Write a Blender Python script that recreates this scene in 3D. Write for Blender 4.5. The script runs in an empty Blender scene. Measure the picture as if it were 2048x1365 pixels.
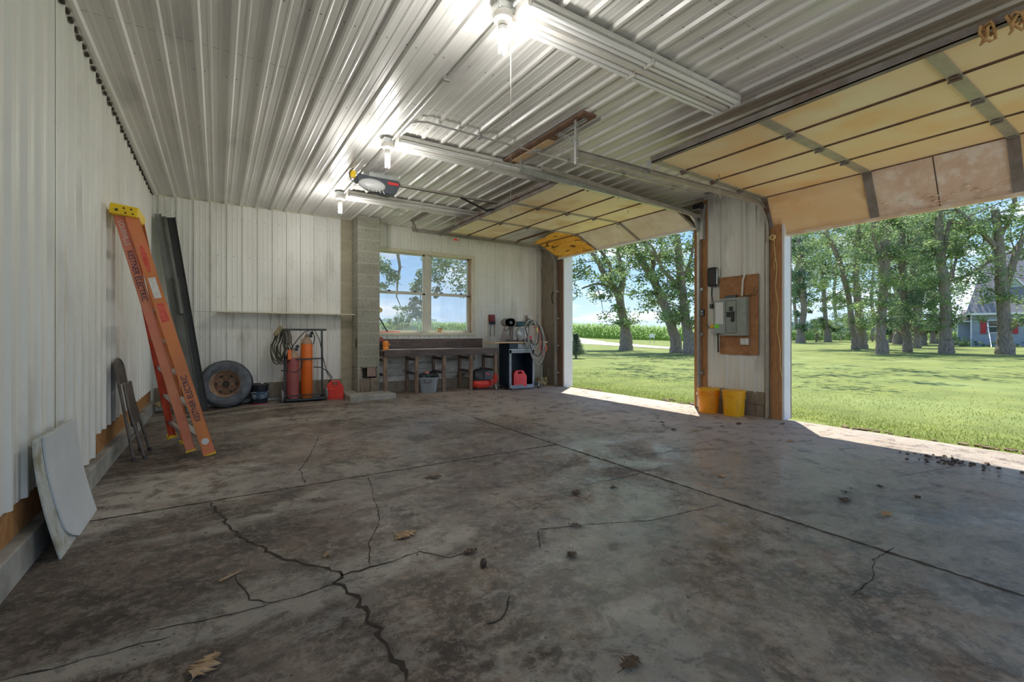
import bpy, bmesh, math, random
import numpy as np
from mathutils import Vector, Matrix
R = math.radians
sc = bpy.context.scene
COL = sc.collection
random.seed(7)

# ------------------------------------------------------------------ camera, sky, sun, exposure
CAM_H = 1.15; YAW = 32.76; FPX = 917.0; HORIZON = 669.0
cam_d = bpy.data.cameras.new('camera'); cam = bpy.data.objects.new('camera', cam_d); COL.objects.link(cam)
cam.location = (0, 0, CAM_H); cam.rotation_euler = (R(90), 0, R(-YAW))
cam_d.sensor_width = 36; cam_d.lens = FPX / 2048 * 36; cam_d.shift_y = (HORIZON - 682.5) / 2048
cam_d.clip_start = .05; cam_d.clip_end = 2000
sc.camera = cam
sc.view_settings.view_transform = 'Standard'; sc.view_settings.look = 'None'
sc.view_settings.gamma = 1; sc.view_settings.use_curve_mapping = False
sc.view_settings.exposure = 1.5
sc.cycles.max_bounces = 10; sc.cycles.diffuse_bounces = 6; sc.cycles.transparent_max_bounces = 16
sc.cycles.sample_clamp_indirect = 6

w = bpy.data.worlds.new('sky'); sc.world = w; w.use_nodes = True
nt = w.node_tree; nt.nodes.clear()
N = nt.nodes.new; L = nt.links.new
tc = N('ShaderNodeTexCoord'); sep = N('ShaderNodeSeparateXYZ'); L(tc.outputs['Generated'], sep.inputs[0])
ramp = N('ShaderNodeValToRGB'); L(sep.outputs['Z'], ramp.inputs[0])
cr = ramp.color_ramp
cr.elements[0].position = 0.0; cr.elements[0].color = (.62, .75, .92, 1)
cr.elements[1].position = .6; cr.elements[1].color = (.10, .27, .68, 1)
e = cr.elements.new(.10); e.color = (.42, .64, .92, 1)
e = cr.elements.new(.28); e.color = (.20, .43, .84, 1)
mp = N('ShaderNodeMapping'); mp.inputs['Scale'].default_value = (2.2, 2.2, 9.0); mp.inputs['Location'].default_value = (.3, 1.1, .35)
L(tc.outputs['Generated'], mp.inputs[0])
nz = N('ShaderNodeTexNoise'); nz.inputs['Scale'].default_value = 2.6; nz.inputs['Detail'].default_value = 8; nz.inputs['Roughness'].default_value = .58
L(mp.outputs[0], nz.inputs['Vector'])
cl = N('ShaderNodeValToRGB'); L(nz.outputs['Fac'], cl.inputs[0])
cl.color_ramp.elements[0].position = .50; cl.color_ramp.elements[0].color = (0, 0, 0, 1)
cl.color_ramp.elements[1].position = .66; cl.color_ramp.elements[1].color = (.9, .9, .9, 1)
mx = N('ShaderNodeMixRGB'); L(cl.outputs[0], mx.inputs[0]); L(ramp.outputs[0], mx.inputs[1]); mx.inputs[2].default_value = (.9, .92, .97, 1)
bg = N('ShaderNodeBackground'); L(mx.outputs[0], bg.inputs[0]); bg.inputs[1].default_value = 0.5
wo = N('ShaderNodeOutputWorld'); L(bg.outputs[0], wo.inputs[0])

sun_d = bpy.data.lights.new('sun', 'SUN'); sun = bpy.data.objects.new('sun', sun_d); COL.objects.link(sun)
sun_d.energy = 3.0; sun_d.angle = R(.6); sun_d.color = (1, .95, .86)
sun.location = (20, 15, 40)
sun.rotation_euler = Vector((-.79, -.66, -2.5)).to_track_quat('-Z', 'Y').to_euler()

# ------------------------------------------------------------------ helpers
def ray(u, v):
    a = (u - 1024) / FPX; b = (HORIZON - v) / FPX; s, c = math.sin(R(YAW)), math.cos(R(YAW))
    return Vector((s + a * c, c - a * s, b))
def at(u, v, t):                       # a surveyed point: pixel of the photograph and its distance
    return Vector((0, 0, CAM_H)) + ray(u, v) * t
def atz(u, v, z=0.0):
    d = ray(u, v); return Vector((0, 0, CAM_H)) + d * ((z - CAM_H) / d.z)
def aty(u, v, y):
    d = ray(u, v); return Vector((0, 0, CAM_H)) + d * (y / d.y)
def atx(u, v, x):
    d = ray(u, v); return Vector((0, 0, CAM_H)) + d * (x / d.x)
def V(*a): return Vector(a)
def sstep(a, b, x):
    t = min(1, max(0, (x - a) / (b - a))); return t * t * (3 - 2 * t)
def floor_z(x, y):
    return .05 * sstep(6.4, 8.0, y) * sstep(-.4, .9, x) * (1 - sstep(4.2, 5.2, x))

def mat(name, c1, c2=None, rough=.6, metal=0.0, scale=6.0, bump=0.0, stretch=(1, 1, 1), detail=5, lo=.35, hi=.65,
        c3=None, s3=1.5, lo3=.55, hi3=.7, emit=None, spec=.5, trans=0.0, bscale=None, rough2=None):
    m = bpy.data.materials.new(name); m.use_nodes = True
    t = m.node_tree; b = t.nodes['Principled BSDF']; n = t.nodes.new; l = t.links.new
    b.inputs['Roughness'].default_value = rough; b.inputs['Metallic'].default_value = metal
    b.inputs['Specular IOR Level'].default_value = spec
    b.inputs['Base Color'].default_value = (*c1, 1)
    if trans: b.inputs['Transmission Weight'].default_value = trans
    if emit: b.inputs['Emission Color'].default_value = (*emit[0], 1); b.inputs['Emission Strength'].default_value = emit[1]
    if c2 or bump:
        tc = n('ShaderNodeTexCoord'); mp = n('ShaderNodeMapping'); mp.inputs['Scale'].default_value = stretch
        l(tc.outputs['Object'], mp.inputs[0])
        nz = n('ShaderNodeTexNoise'); nz.inputs['Scale'].default_value = scale; nz.inputs['Detail'].default_value = detail
        nz.inputs['Roughness'].default_value = .6
        l(mp.outputs[0], nz.inputs['Vector'])
        if c2:
            r = n('ShaderNodeValToRGB'); l(nz.outputs['Fac'], r.inputs[0])
            r.color_ramp.elements[0].position = lo; r.color_ramp.elements[0].color = (*c1, 1)
            r.color_ramp.elements[1].position = hi; r.color_ramp.elements[1].color = (*c2, 1)
            out = r.outputs[0]
            if c3:
                n3 = n('ShaderNodeTexNoise'); n3.inputs['Scale'].default_value = s3; n3.inputs['Detail'].default_value = 7
                l(mp.outputs[0], n3.inputs['Vector'])
                r3 = n('ShaderNodeValToRGB'); l(n3.outputs['Fac'], r3.inputs[0])
                r3.color_ramp.elements[0].position = lo3; r3.color_ramp.elements[0].color = (0, 0, 0, 1)
                r3.color_ramp.elements[1].position = hi3; r3.color_ramp.elements[1].color = (1, 1, 1, 1)
                m3 = n('ShaderNodeMixRGB'); l(r3.outputs[0], m3.inputs[0]); l(out, m3.inputs[1]); m3.inputs[2].default_value = (*c3, 1)
                out = m3.outputs[0]
            l(out, b.inputs['Base Color'])
        if rough2 is not None:
            mr = n('ShaderNodeMapRange'); l(nz.outputs['Fac'], mr.inputs[0]); mr.inputs[1].default_value = lo; mr.inputs[2].default_value = hi
            mr.inputs[3].default_value = rough; mr.inputs[4].default_value = rough2; l(mr.outputs[0], b.inputs['Roughness'])
        if bump:
            src = nz
            if bscale:
                src = n('ShaderNodeTexNoise'); src.inputs['Scale'].default_value = bscale; src.inputs['Detail'].default_value = 6
                l(mp.outputs[0], src.inputs['Vector'])
            bp = n('ShaderNodeBump'); bp.inputs['Strength'].default_value = bump; bp.inputs['Distance'].default_value = .02
            l(src.outputs['Fac'], bp.inputs['Height']); l(bp.outputs[0], b.inputs['Normal'])
    return m

BASE = {}
def wbase(o):
    b = Vector((0, 0, 0))
    while o is not None: b += BASE.get(o.name, Vector((0, 0, 0))); o = o.parent
    return b

class MB:
    def __init__(s): s.v = []; s.f = []; s.mi = []; s.m = 0
    def face(s, idx): s.f.append(tuple(idx)); s.mi.append(s.m)
    def poly(s, pts):
        k = len(s.v); s.v += [Vector(p) for p in pts]; s.face(range(k, k + len(pts))); return s
    def hexa(s, p):                    # 8 corners: bottom 4 ccw, top 4 ccw
        k = len(s.v); s.v += [Vector(q) for q in p]
        for f in ((3, 2, 1, 0), (4, 5, 6, 7), (0, 1, 5, 4), (1, 2, 6, 5), (2, 3, 7, 6), (3, 0, 4, 7)): s.face([k + i for i in f])
        return s
    def box(s, x0, x1, y0, y1, z0, z1):
        return s.hexa([(x0, y0, z0), (x1, y0, z0), (x1, y1, z0), (x0, y1, z0), (x0, y0, z1), (x1, y0, z1), (x1, y1, z1), (x0, y1, z1)])
    def rbox(s, x0, x1, y0, y1, z0, z1, b=.01, seg=2):   # box with rounded edges
        bm = bmesh.new(); bmesh.ops.create_cube(bm, size=1)
        for v in bm.verts: v.co = Vector((x0 + (v.co.x + .5) * (x1 - x0), y0 + (v.co.y + .5) * (y1 - y0), z0 + (v.co.z + .5) * (z1 - z0)))
        bmesh.ops.bevel(bm, geom=list(bm.edges), offset=b, segments=seg, affect='EDGES', profile=.6)
        return s.add(bm)
    def add(s, bm):
        k = len(s.v); bm.verts.index_update(); s.v += [v.co.copy() for v in bm.verts]
        for f in bm.faces: s.face([k + v.index for v in f.verts])
        bm.free(); return s
    def beam(s, p0, p1, wx, wy, up=(0, 0, 1)):   # rectangular bar, wx across, wy along up
        p0, p1 = Vector(p0), Vector(p1); d = (p1 - p0).normalized(); up = Vector(up)
        if abs(d.dot(up)) > .98: up = Vector((1, 0, 0))
        a = d.cross(up).normalized(); b = a.cross(d).normalized(); a *= wx / 2; b *= wy / 2
        return s.hexa([p0 - a - b, p0 + a - b, p1 + a - b, p1 - a - b, p0 - a + b, p0 + a + b, p1 + a + b, p1 - a + b])
    def tube(s, pts, r, n=8, caps=True, closed=False):
        pts = [Vector(p) for p in pts]; m = len(pts)
        rs = r if isinstance(r, (list, tuple)) else [r] * m
        k0 = len(s.v); ref = None
        for i, p in enumerate(pts):
            a = pts[(i - 1) % m] if (closed or i > 0) else p; b = pts[(i + 1) % m] if (closed or i < m - 1) else p
            d = (b - a)
            d = d.normalized() if d.length > 1e-9 else Vector((0, 0, 1))
            if ref is None: ref = d.orthogonal().normalized()
            ref = (ref - d * ref.dot(d)); ref = ref.normalized() if ref.length > 1e-6 else d.orthogonal().normalized()
            o = d.cross(ref)
            for j in range(n):
                t = 2 * math.pi * j / n; s.v.append(p + (ref * math.cos(t) + o * math.sin(t)) * rs[i])
        for i in range(m if closed else m - 1):
            i2 = (i + 1) % m
            for j in range(n):
                j2 = (j + 1) % n; s.face([k0 + i * n + j, k0 + i * n + j2, k0 + i2 * n + j2, k0 + i2 * n + j])
        if caps and not closed:
            s.face([k0 + j for j in range(n)][::-1]); s.face([k0 + (m - 1) * n + j for j in range(n)])
        return s
    def cyl(s, p0, p1, r0, r1=None, n=20): return s.tube([p0, p1], [r0, r0 if r1 is None else r1], n)
    def lathe(s, c, prof, n=28, axis=(0, 0, 1), sx=1, sy=1, cap=True):
        axis = Vector(axis).normalized(); c = Vector(c)
        if abs(axis.z) > .99: a, b = Vector((1, 0, 0)), Vector((0, 1, 0)) * (1 if axis.z > 0 else -1)
        else: a = Vector((0, 0, 1)).cross(axis).normalized(); b = axis.cross(a)
        k = len(s.v)
        for r, h in prof:
            for j in range(n):
                t = 2 * math.pi * j / n; s.v.append(c + axis * h + a * (math.cos(t) * r * sx) + b * (math.sin(t) * r * sy))
        for i in range(len(prof) - 1):
            for j in range(n):
                j2 = (j + 1) % n; s.face([k + i * n + j, k + i * n + j2, k + (i + 1) * n + j2, k + (i + 1) * n + j])
        if cap and prof[0][0] > 1e-4: s.face([k + j for j in range(n)][::-1])
        if cap and prof[-1][0] > 1e-4: s.face([k + (len(prof) - 1) * n + j for j in range(n)])
        return s
    def prism(s, poly, d):              # polygon (3D pts) swept by vector d
        poly = [Vector(p) for p in poly]; d = Vector(d); k = len(s.v); n = len(poly)
        s.v += poly + [p + d for p in poly]
        s.face(list(range(k, k + n))[::-1]); s.face(range(k + n, k + 2 * n))
        for i in range(n): j = (i + 1) % n; s.face([k + i, k + j, k + n + j, k + n + i])
        return s
    def ball(s, c, r, seg=14, sq=(1, 1, 1), noise=0, seed=0):
        rnd = random.Random(seed); k = len(s.v); rings = seg // 2; c = Vector(c)
        for i in range(rings + 1):
            ph = math.pi * i / rings
            for j in range(seg):
                th = 2 * math.pi * j / seg; q = r * (1 + (rnd.random() - .5) * noise)
                s.v.append(c + Vector((math.sin(ph) * math.cos(th) * q * sq[0], math.sin(ph) * math.sin(th) * q * sq[1], math.cos(ph) * q * sq[2])))
        for i in range(rings):
            for j in range(seg):
                j2 = (j + 1) % seg; s.face([k + i * seg + j, k + (i + 1) * seg + j, k + (i + 1) * seg + j2, k + i * seg + j2])
        return s
    def xform(s, M, start=0):
        for i in range(start, len(s.v)): s.v[i] = M @ s.v[i]
        return s
    def build(s, name, mats, parent=None, smooth=False, label=None, bevel=0):
        if not isinstance(mats, (list, tuple)): mats = [mats]
        me = bpy.data.meshes.new(name)
        if parent is not None: b = wbase(parent)
        else:
            xs = [v.x for v in s.v]; ys = [v.y for v in s.v]; zs = [v.z for v in s.v]
            b = Vector(((min(xs) + max(xs)) / 2, (min(ys) + max(ys)) / 2, min(zs)))
        me.from_pydata([(v - b)[:] for v in s.v], [], s.f); me.validate()
        for m in mats: me.materials.append(m)
        if len(mats) > 1 and len(me.polygons) == len(s.mi): me.polygons.foreach_set('material_index', s.mi)
        bm = bmesh.new(); bm.from_mesh(me); bmesh.ops.recalc_face_normals(bm, faces=bm.faces); bm.to_mesh(me); bm.free()
        if smooth:
            me.polygons.foreach_set('use_smooth', [True] * len(me.polygons))
            try: me.set_sharp_from_angle(angle=R(38))
            except Exception: pass
        o = bpy.data.objects.new(name, me); COL.objects.link(o)
        if parent is not None: o.parent = parent
        else: o.location = b; BASE[o.name] = b
        if bevel:
            md = o.modifiers.new('bevel', 'BEVEL'); md.width = bevel; md.segments = 2; md.limit_method = 'ANGLE'; md.angle_limit = R(40)
        if label: o['label'] = label
        return o

def thing(name, label, cat, loc, group=None):
    o = bpy.data.objects.new(name, None); COL.objects.link(o); o.location = Vector(loc); BASE[o.name] = Vector(loc)
    o.empty_display_size = .1
    o['label'] = label; o['category'] = cat
    if group: o['group'] = group
    return o
def tag(o, label, cat, group=None):
    o['label'] = label; o['category'] = cat
    if group: o['group'] = group
    return o
def struct(o): o['kind'] = 'structure'; return o
def text_part(txt, size, M, m, parent, name='lettering', depth=.001, label=None, sx=1.0):
    c = bpy.data.curves.new(name, 'FONT'); c.body = txt; c.size = size; c.extrude = depth; c.align_x = 'CENTER'; c.align_y = 'CENTER'
    tmp = bpy.data.objects.new(name, c); COL.objects.link(tmp)
    dg = bpy.context.evaluated_depsgraph_get(); me = bpy.data.meshes.new_from_object(tmp.evaluated_get(dg))
    bpy.data.objects.remove(tmp); b = wbase(parent)
    me.transform(Matrix.Translation(-b) @ M @ Matrix.Diagonal((sx, 1, 1, 1))); me.materials.clear(); me.materials.append(m)
    o = bpy.data.objects.new(name, me); COL.objects.link(o); o.parent = parent
    if label: o['label'] = label
    return o
def arc(c, r, a0, a1, n, ax='xz'):
    out = []
    for i in range(n + 1):
        t = R(a0 + (a1 - a0) * i / n); p = [c[0], c[1], c[2]]
        p['xyz'.index(ax[0])] += r * math.cos(t); p['xyz'.index(ax[1])] += r * math.sin(t); out.append(Vector(p))
    return out

# ------------------------------------------------------------------ materials
M = {}
M['siding'] = mat('painted_siding', (.74, .74, .69), (.83, .83, .78), rough=.42, scale=2.2, stretch=(1, 1, .35), bump=.03, c3=(.52, .50, .44), s3=3, lo3=.57, hi3=.8)
M['ceil'] = mat('ceiling_panel', (.70, .69, .65), (.80, .79, .755), rough=.33, scale=2.5, stretch=(1, .3, 1), c3=(.42, .40, .40), s3=2.0, lo3=.58, hi3=.78, spec=.7)
M['screw'] = mat('screw_head', (.12, .12, .11), rough=.5, metal=.5)
M['osb'] = mat('osb_board', (.34, .15, .05), (.52, .27, .10), rough=.8, scale=14, stretch=(1, 1, .6), bump=.2, c3=(.18, .09, .04), s3=4, lo3=.62, hi3=.75)
M['post_wood'] = mat('post_wood', (.36, .17, .07), (.50, .26, .11), rough=.75, scale=5, stretch=(8, 8, 1), bump=.2, c3=(.12, .06, .03), s3=7, lo3=.64, hi3=.72)
M['brown_post'] = mat('old_brown_post', (.15, .09, .06), (.24, .15, .10), rough=.8, scale=6, stretch=(8, 8, 1), bump=.2)
M['curb'] = mat('curb_concrete', (.27, .26, .23), (.42, .41, .37), rough=.9, scale=5, bump=.3, c3=(.14, .12, .10), s3=2.5, lo3=.58, hi3=.72)
M['block'] = mat('block', (.27, .265, .215), (.38, .375, .31), rough=.95, scale=30, bump=.5, c3=(.17, .16, .13), s3=1.6, lo3=.55, hi3=.75)
M['mortar'] = mat('mortar', (.50, .49, .43), (.58, .57, .50), rough=.95, scale=40, bump=.3)
M['tan'] = mat('tan_board', (.34, .31, .22), (.44, .40, .29), rough=.85, scale=3, stretch=(1, 1, 3), bump=.1)
M['grayboard'] = mat('weathered_board', (.24, .20, .155), (.38, .33, .265), rough=.9, scale=4, stretch=(3, 3, .8), bump=.2, c3=(.15, .12, .09), s3=4)
M['whitewash'] = mat('whitewashed_plank', (.48, .46, .41), (.74, .72, .67), rough=.9, scale=4, stretch=(1, 1, 3), bump=.2, c3=(.16, .14, .10), s3=2.2, lo3=.5, hi3=.68)
M['white'] = mat('white_trim', (.80, .80, .78), (.86, .86, .85), rough=.5, scale=3)
M['jambwhite'] = mat('white_jamb', (.68, .72, .78), (.78, .81, .84), rough=.5, scale=3)
M['winframe'] = mat('window_vinyl', (.58, .57, .50), (.68, .67, .60), rough=.5, scale=5)
M['cream'] = mat('cream_trim', (.62, .58, .45), (.70, .66, .54), rough=.6, scale=5)
M['darkbench'] = mat('dark_stained_wood', (.075, .055, .05), (.14, .10, .095), rough=.6, scale=4, stretch=(1, 5, 5), bump=.15, c3=(.30, .24, .22), s3=7, lo3=.64, hi3=.8)
M['benchtop'] = mat('bench_top_wood', (.26, .22, .18), (.42, .37, .31), rough=.7, scale=4, stretch=(1, 5, 5))
M['legwood'] = mat('bench_leg_wood', (.16, .10, .07), (.33, .23, .16), rough=.8, scale=5, stretch=(4, 4, 1), bump=.15)
M['galv'] = mat('galvanised_steel', (.42, .44, .44), (.55, .57, .56), rough=.38, metal=.75, scale=12)
M['doorsteel'] = mat('door_steel', (.36, .33, .29), (.46, .43, .38), rough=.5, metal=.3, scale=8)
M['rusty'] = mat('rusty_grey_steel', (.22, .19, .17), (.32, .29, .27), rough=.7, metal=.3, scale=6, c3=(.20, .11, .07), s3=5)
M['dark'] = mat('dark_gap', (.05, .04, .03), rough=.8)
M['fg1'] = mat('yellow_fibreglass', (.97, .78, .45), (.98, .88, .66), rough=.45, scale=1.6, c3=(.80, .58, .28), s3=2.1, lo3=.48, hi3=.66)
M['fg2'] = mat('amber_fibreglass', (.99, .73, .42), (.99, .84, .58), rough=.45, scale=1.3, c3=(.95, .60, .26), s3=1.6, lo3=.48, hi3=.72)
M['fgpale'] = mat('dirty_pale_fibreglass', (.66, .56, .43), (.84, .77, .66), rough=.6, scale=2.2, c3=(.34, .26, .17), s3=1.8, lo3=.54, hi3=.7)
M['fgorange'] = mat('orange_tan_fibreglass', (.90, .60, .30), (.95, .72, .42), rough=.55, scale=2, c3=(.60, .33, .13), s3=3.0, lo3=.58, hi3=.75)
M['foamboard'] = mat('foam_smeared_board', (.76, .57, .43), (.86, .70, .56), rough=.85, scale=3, bump=.5, bscale=22, c3=(.90, .80, .70), s3=6, lo3=.5, hi3=.62)
M['foam'] = mat('orange_foam', (.78, .36, .03), (.95, .56, .09), rough=.85, scale=9, stretch=(1, .22, 1), bump=1.0, c3=(.20, .07, .01), s3=17, lo3=.56, hi3=.62)
M['tubeoff'] = mat('fluorescent_glass', (.82, .82, .80), rough=.25, spec=.6)
M['fixture'] = mat('fixture_enamel', (.66, .64, .60), (.76, .74, .70), rough=.4, scale=8, c3=(.40, .28, .22), s3=7, lo3=.64, hi3=.78)
M['porcelain'] = mat('porcelain', (.62, .60, .55), (.72, .70, .66), rough=.35, scale=9)
M['conduit'] = mat('conduit_metal', (.58, .58, .55), rough=.35, metal=.6)
M['black'] = mat('black_plastic', (.02, .02, .022), rough=.45)
M['rubber'] = mat('rubber', (.035, .036, .04), (.075, .075, .08), rough=.75, scale=9, bump=.15)
M['grey_dark'] = mat('dark_grey_plastic', (.07, .08, .10), rough=.4)
M['bulb'] = mat('cfl_glow', (1, 1, 1), emit=((.93, .97, 1), 12.0))
M['chain'] = mat('string', (.35, .33, .28), rough=.8)
M['white_soft'] = mat('white_plastic', (.80, .80, .80), rough=.4)
M['red'] = mat('red_plastic', (.66, .035, .02), (.78, .06, .04), rough=.4, scale=5)
M['redpink'] = mat('faded_red_plastic', (.80, .07, .08), (.86, .10, .11), rough=.4, scale=5)
M['rust'] = mat('rust', (.26, .15, .09), (.48, .33, .22), rough=.85, scale=7, bump=.3, c3=(.12, .06, .035), s3=5)
M['brown_rust'] = mat('dark_rust', (.13, .07, .045), (.24, .14, .09), rough=.85, scale=12, bump=.3)
M['wood'] = mat('pale_wood', (.52, .33, .17), (.68, .47, .27), rough=.6, scale=4, stretch=(1, 6, 6))
M['yellow'] = mat('yellow_plastic', (.88, .58, .01), (.92, .64, .02), rough=.45, scale=5)
M['alu'] = mat('aluminium', (.62, .62, .60), rough=.4, metal=.7)

# ------------------------------------------------------------------ floor
def mat_floor():
    m = bpy.data.materials.new('wet_dirty_concrete'); m.use_nodes = True
    t = m.node_tree; b = t.nodes['Principled BSDF']; n = t.nodes.new; l = t.links.new
    tc = n('ShaderNodeTexCoord')
    def noise(sc_, det=8, rough=.62, dist=0, vec=None):
        z = n('ShaderNodeTexNoise'); z.inputs['Scale'].default_value = sc_; z.inputs['Detail'].default_value = det
        z.inputs['Roughness'].default_value = rough; z.inputs['Distortion'].default_value = dist
        l(vec or tc.outputs['Object'], z.inputs['Vector']); return z.outputs['Fac']
    def rmp(src, a, b_, c0=(0, 0, 0), c1=(1, 1, 1)):
        r = n('ShaderNodeValToRGB'); l(src, r.inputs[0]); r.color_ramp.elements[0].position = a; r.color_ramp.elements[1].position = b_
        r.color_ramp.elements[0].color = (*c0, 1); r.color_ramp.elements[1].color = (*c1, 1); return r.outputs[0]
    def math_(op, a, b_=None, clamp=False):
        q = n('ShaderNodeMath'); q.operation = op; q.use_clamp = clamp
        for i, s_ in enumerate((a, b_)):
            if s_ is None: continue
            if isinstance(s_, (int, float)): q.inputs[i].default_value = s_
            else: l(s_, q.inputs[i])
        return q.outputs[0]
    def mixc(f, a, b_):
        q = n('ShaderNodeMixRGB')
        if isinstance(f, (int, float)): q.inputs[0].default_value = f
        else: l(f, q.inputs[0])
        for i, s_ in ((1, a), (2, b_)):
            if isinstance(s_, tuple): q.inputs[i].default_value = (*s_, 1)
            else: l(s_, q.inputs[i])
        return q.outputs[0]
    mp = n('ShaderNodeMapping'); mp.inputs['Scale'].default_value = (.55, 1.6, 1); mp.inputs['Rotation'].default_value = (0, 0, R(20)); l(tc.outputs['Object'], mp.inputs[0])
    mp2 = n('ShaderNodeMapping'); mp2.inputs['Scale'].default_value = (1, 2.2, 1); mp2.inputs['Rotation'].default_value = (0, 0, R(35)); l(tc.outputs['Object'], mp2.inputs[0])
    big = noise(.62, 7, .62, .6, mp.outputs[0]); mid = noise(2.3, 10, .7, .3); fine = noise(26, 9, .72, .2); grain = noise(120, 4, .7)
    sp = n('ShaderNodeSeparateXYZ'); l(tc.outputs['Object'], sp.inputs[0]); X, Y = sp.outputs[0], sp.outputs[1]
    def ss(src, a, b_):
        q = n('ShaderNodeMapRange'); q.interpolation_type = 'SMOOTHSTEP'; l(src, q.inputs[0]); q.inputs[1].default_value = a; q.inputs[2].default_value = b_; return q.outputs[0]
    inv = lambda q: math_('SUBTRACT', 1.0, q)
    # object origin sits at the middle of the slab (x 2.925, y 2.95)
    base = rmp(mid, .42, .58, (.062, .043, .031), (.20, .15, .112))
    worn = math_('MULTIPLY', rmp(noise(1.7, 10, .74, .4), .47, .53), inv(ss(math_('ABSOLUTE', math_('ADD', X, .4)), 1.6, 2.9)))  # paler central patches: glare off the damp floor put into the base colour
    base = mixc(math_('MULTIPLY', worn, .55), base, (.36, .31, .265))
    base = mixc(math_('MULTIPLY', rmp(fine, .49, .56), .45), base, (.40, .34, .28))
    pit = rmp(noise(15, 8, .78, .3), .54, .60); base = mixc(math_('MULTIPLY', pit, .6), base, (.06, .046, .036))
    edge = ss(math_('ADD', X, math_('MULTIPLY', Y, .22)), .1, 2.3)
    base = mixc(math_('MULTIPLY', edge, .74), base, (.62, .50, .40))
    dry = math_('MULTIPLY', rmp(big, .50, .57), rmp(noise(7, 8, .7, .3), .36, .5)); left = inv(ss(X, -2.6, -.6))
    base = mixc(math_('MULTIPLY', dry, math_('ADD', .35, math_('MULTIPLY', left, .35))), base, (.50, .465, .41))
    dirt = rmp(noise(5.0, 10, .74, .6), .52, .60)
    base = mixc(math_('MULTIPLY', dirt, .62), base, (.05, .038, .029))
    scuff = rmp(noise(3.2, 9, .72, .2, mp2.outputs[0]), .57, .64); base = mixc(math_('MULTIPLY', scuff, .45), base, (.42, .40, .37))
    specks = rmp(noise(46, 3, .6), .66, .70); base = mixc(math_('MULTIPLY', specks, .85), base, (.025, .02, .015))
    l(base, b.inputs['Base Color'])
    wet = rmp(noise(1.1, 8, .66, .5), .44, .54)
    gate = inv(ss(math_('ADD', math_('MULTIPLY', X, .5), math_('MULTIPLY', Y, .5)), .1, 1.3))
    wet = math_('MULTIPLY', math_('MULTIPLY', wet, gate), ss(X, -3.1, -2.2))
    def pool(cx, cy, r0, r1, nz_):
        dx = math_('SUBTRACT', X, cx - 2.925); dy = math_('SUBTRACT', Y, cy - 2.95)
        d_ = math_('SQRT', math_('ADD', math_('MULTIPLY', dx, dx), math_('MULTIPLY', dy, dy))); return math_('MULTIPLY', inv(ss(d_, r0, r1)), nz_)
    pn = rmp(noise(3.4, 9, .68, .6), .42, .52)
    wet = math_('MAXIMUM', wet, math_('MAXIMUM', pool(1.5, 3.0, .5, 1.5, pn), math_('MAXIMUM', pool(2.3, 5.2, .3, 1.1, pn), pool(2.3, 1.7, .4, 1.3, pn))))
    rg = n('ShaderNodeMapRange'); l(wet, rg.inputs[0]); rg.inputs[3].default_value = .60; rg.inputs[4].default_value = .20
    l(math_('ADD', rg.outputs[0], math_('MULTIPLY', math_('SUBTRACT', fine, .5), .4), True), b.inputs['Roughness'])
    l(math_('MULTIPLY', wet, .9), b.inputs['Coat Weight']); b.inputs['Coat Roughness'].default_value = .10
    b.inputs['Specular IOR Level'].default_value = .55
    rough_ = rmp(noise(.8, 5, .6, .3), .45, .58)
    h = math_('ADD', math_('MULTIPLY', fine, .5), math_('MULTIPLY', noise(9, 9, .72, .8), 1.2)); h = math_('ADD', h, math_('MULTIPLY', grain, .15)); h = math_('MULTIPLY', h, math_('ADD', .35, rough_))
    bp = n('ShaderNodeBump'); bp.inputs['Strength'].default_value = .8; bp.inputs['Distance'].default_value = .034
    l(h, bp.inputs['Height']); l(bp.outputs[0], b.inputs['Normal']); l(bp.outputs[0], b.inputs['Coat Normal'])
    return m
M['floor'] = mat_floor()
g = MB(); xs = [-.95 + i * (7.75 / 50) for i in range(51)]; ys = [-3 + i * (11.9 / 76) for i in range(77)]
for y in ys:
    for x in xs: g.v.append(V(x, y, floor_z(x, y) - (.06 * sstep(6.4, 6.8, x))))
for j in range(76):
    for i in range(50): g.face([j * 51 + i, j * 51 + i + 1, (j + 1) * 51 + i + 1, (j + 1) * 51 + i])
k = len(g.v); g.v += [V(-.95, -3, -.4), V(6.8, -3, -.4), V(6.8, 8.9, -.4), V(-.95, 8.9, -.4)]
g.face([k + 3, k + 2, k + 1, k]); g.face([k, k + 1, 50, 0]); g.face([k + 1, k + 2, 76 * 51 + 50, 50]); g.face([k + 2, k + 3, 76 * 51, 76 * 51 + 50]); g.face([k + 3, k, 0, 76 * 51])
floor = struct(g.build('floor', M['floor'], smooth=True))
floor['label'] = 'cracked, damp grey-brown concrete garage floor'
M['crack'] = mat('crack_dirt', (.018, .014, .01), (.04, .03, .022), rough=.9, scale=30)
M['joint'] = mat('joint_dirt', (.03, .024, .018), (.065, .05, .04), rough=.9, scale=12)
def strip(pts, wid, m, jag, seed, name, lift=.0015):
    rnd = random.Random(seed); P = []
    for a, b in zip(pts, pts[1:]):
        n_ = max(2, int((b - a).length / .035))
        for i in range(n_): P.append(a.lerp(b, i / n_) + V(rnd.uniform(-jag, jag), rnd.uniform(-jag, jag), 0))
    P.append(pts[-1]); s = MB(); s_prev = None
    for i, p in enumerate(P):
        d = (P[min(i + 1, len(P) - 1)] - P[max(i - 1, 0)]).normalized(); q = V(-d.y, d.x, 0)
        ww = wid * rnd.uniform(.35, 1.3) * (1 if 0 < i < len(P) - 1 else .2)
        for sgn in (-1, 1): e_ = p + q * ww / 2 * sgn; e_.z = floor_z(e_.x, e_.y) + lift; s.v.append(e_)
        if i: k = 2 * i; s.face([k - 2, k, k + 1, k - 1])
    return s.build(name, m, floor)
J = 'joint'
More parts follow.
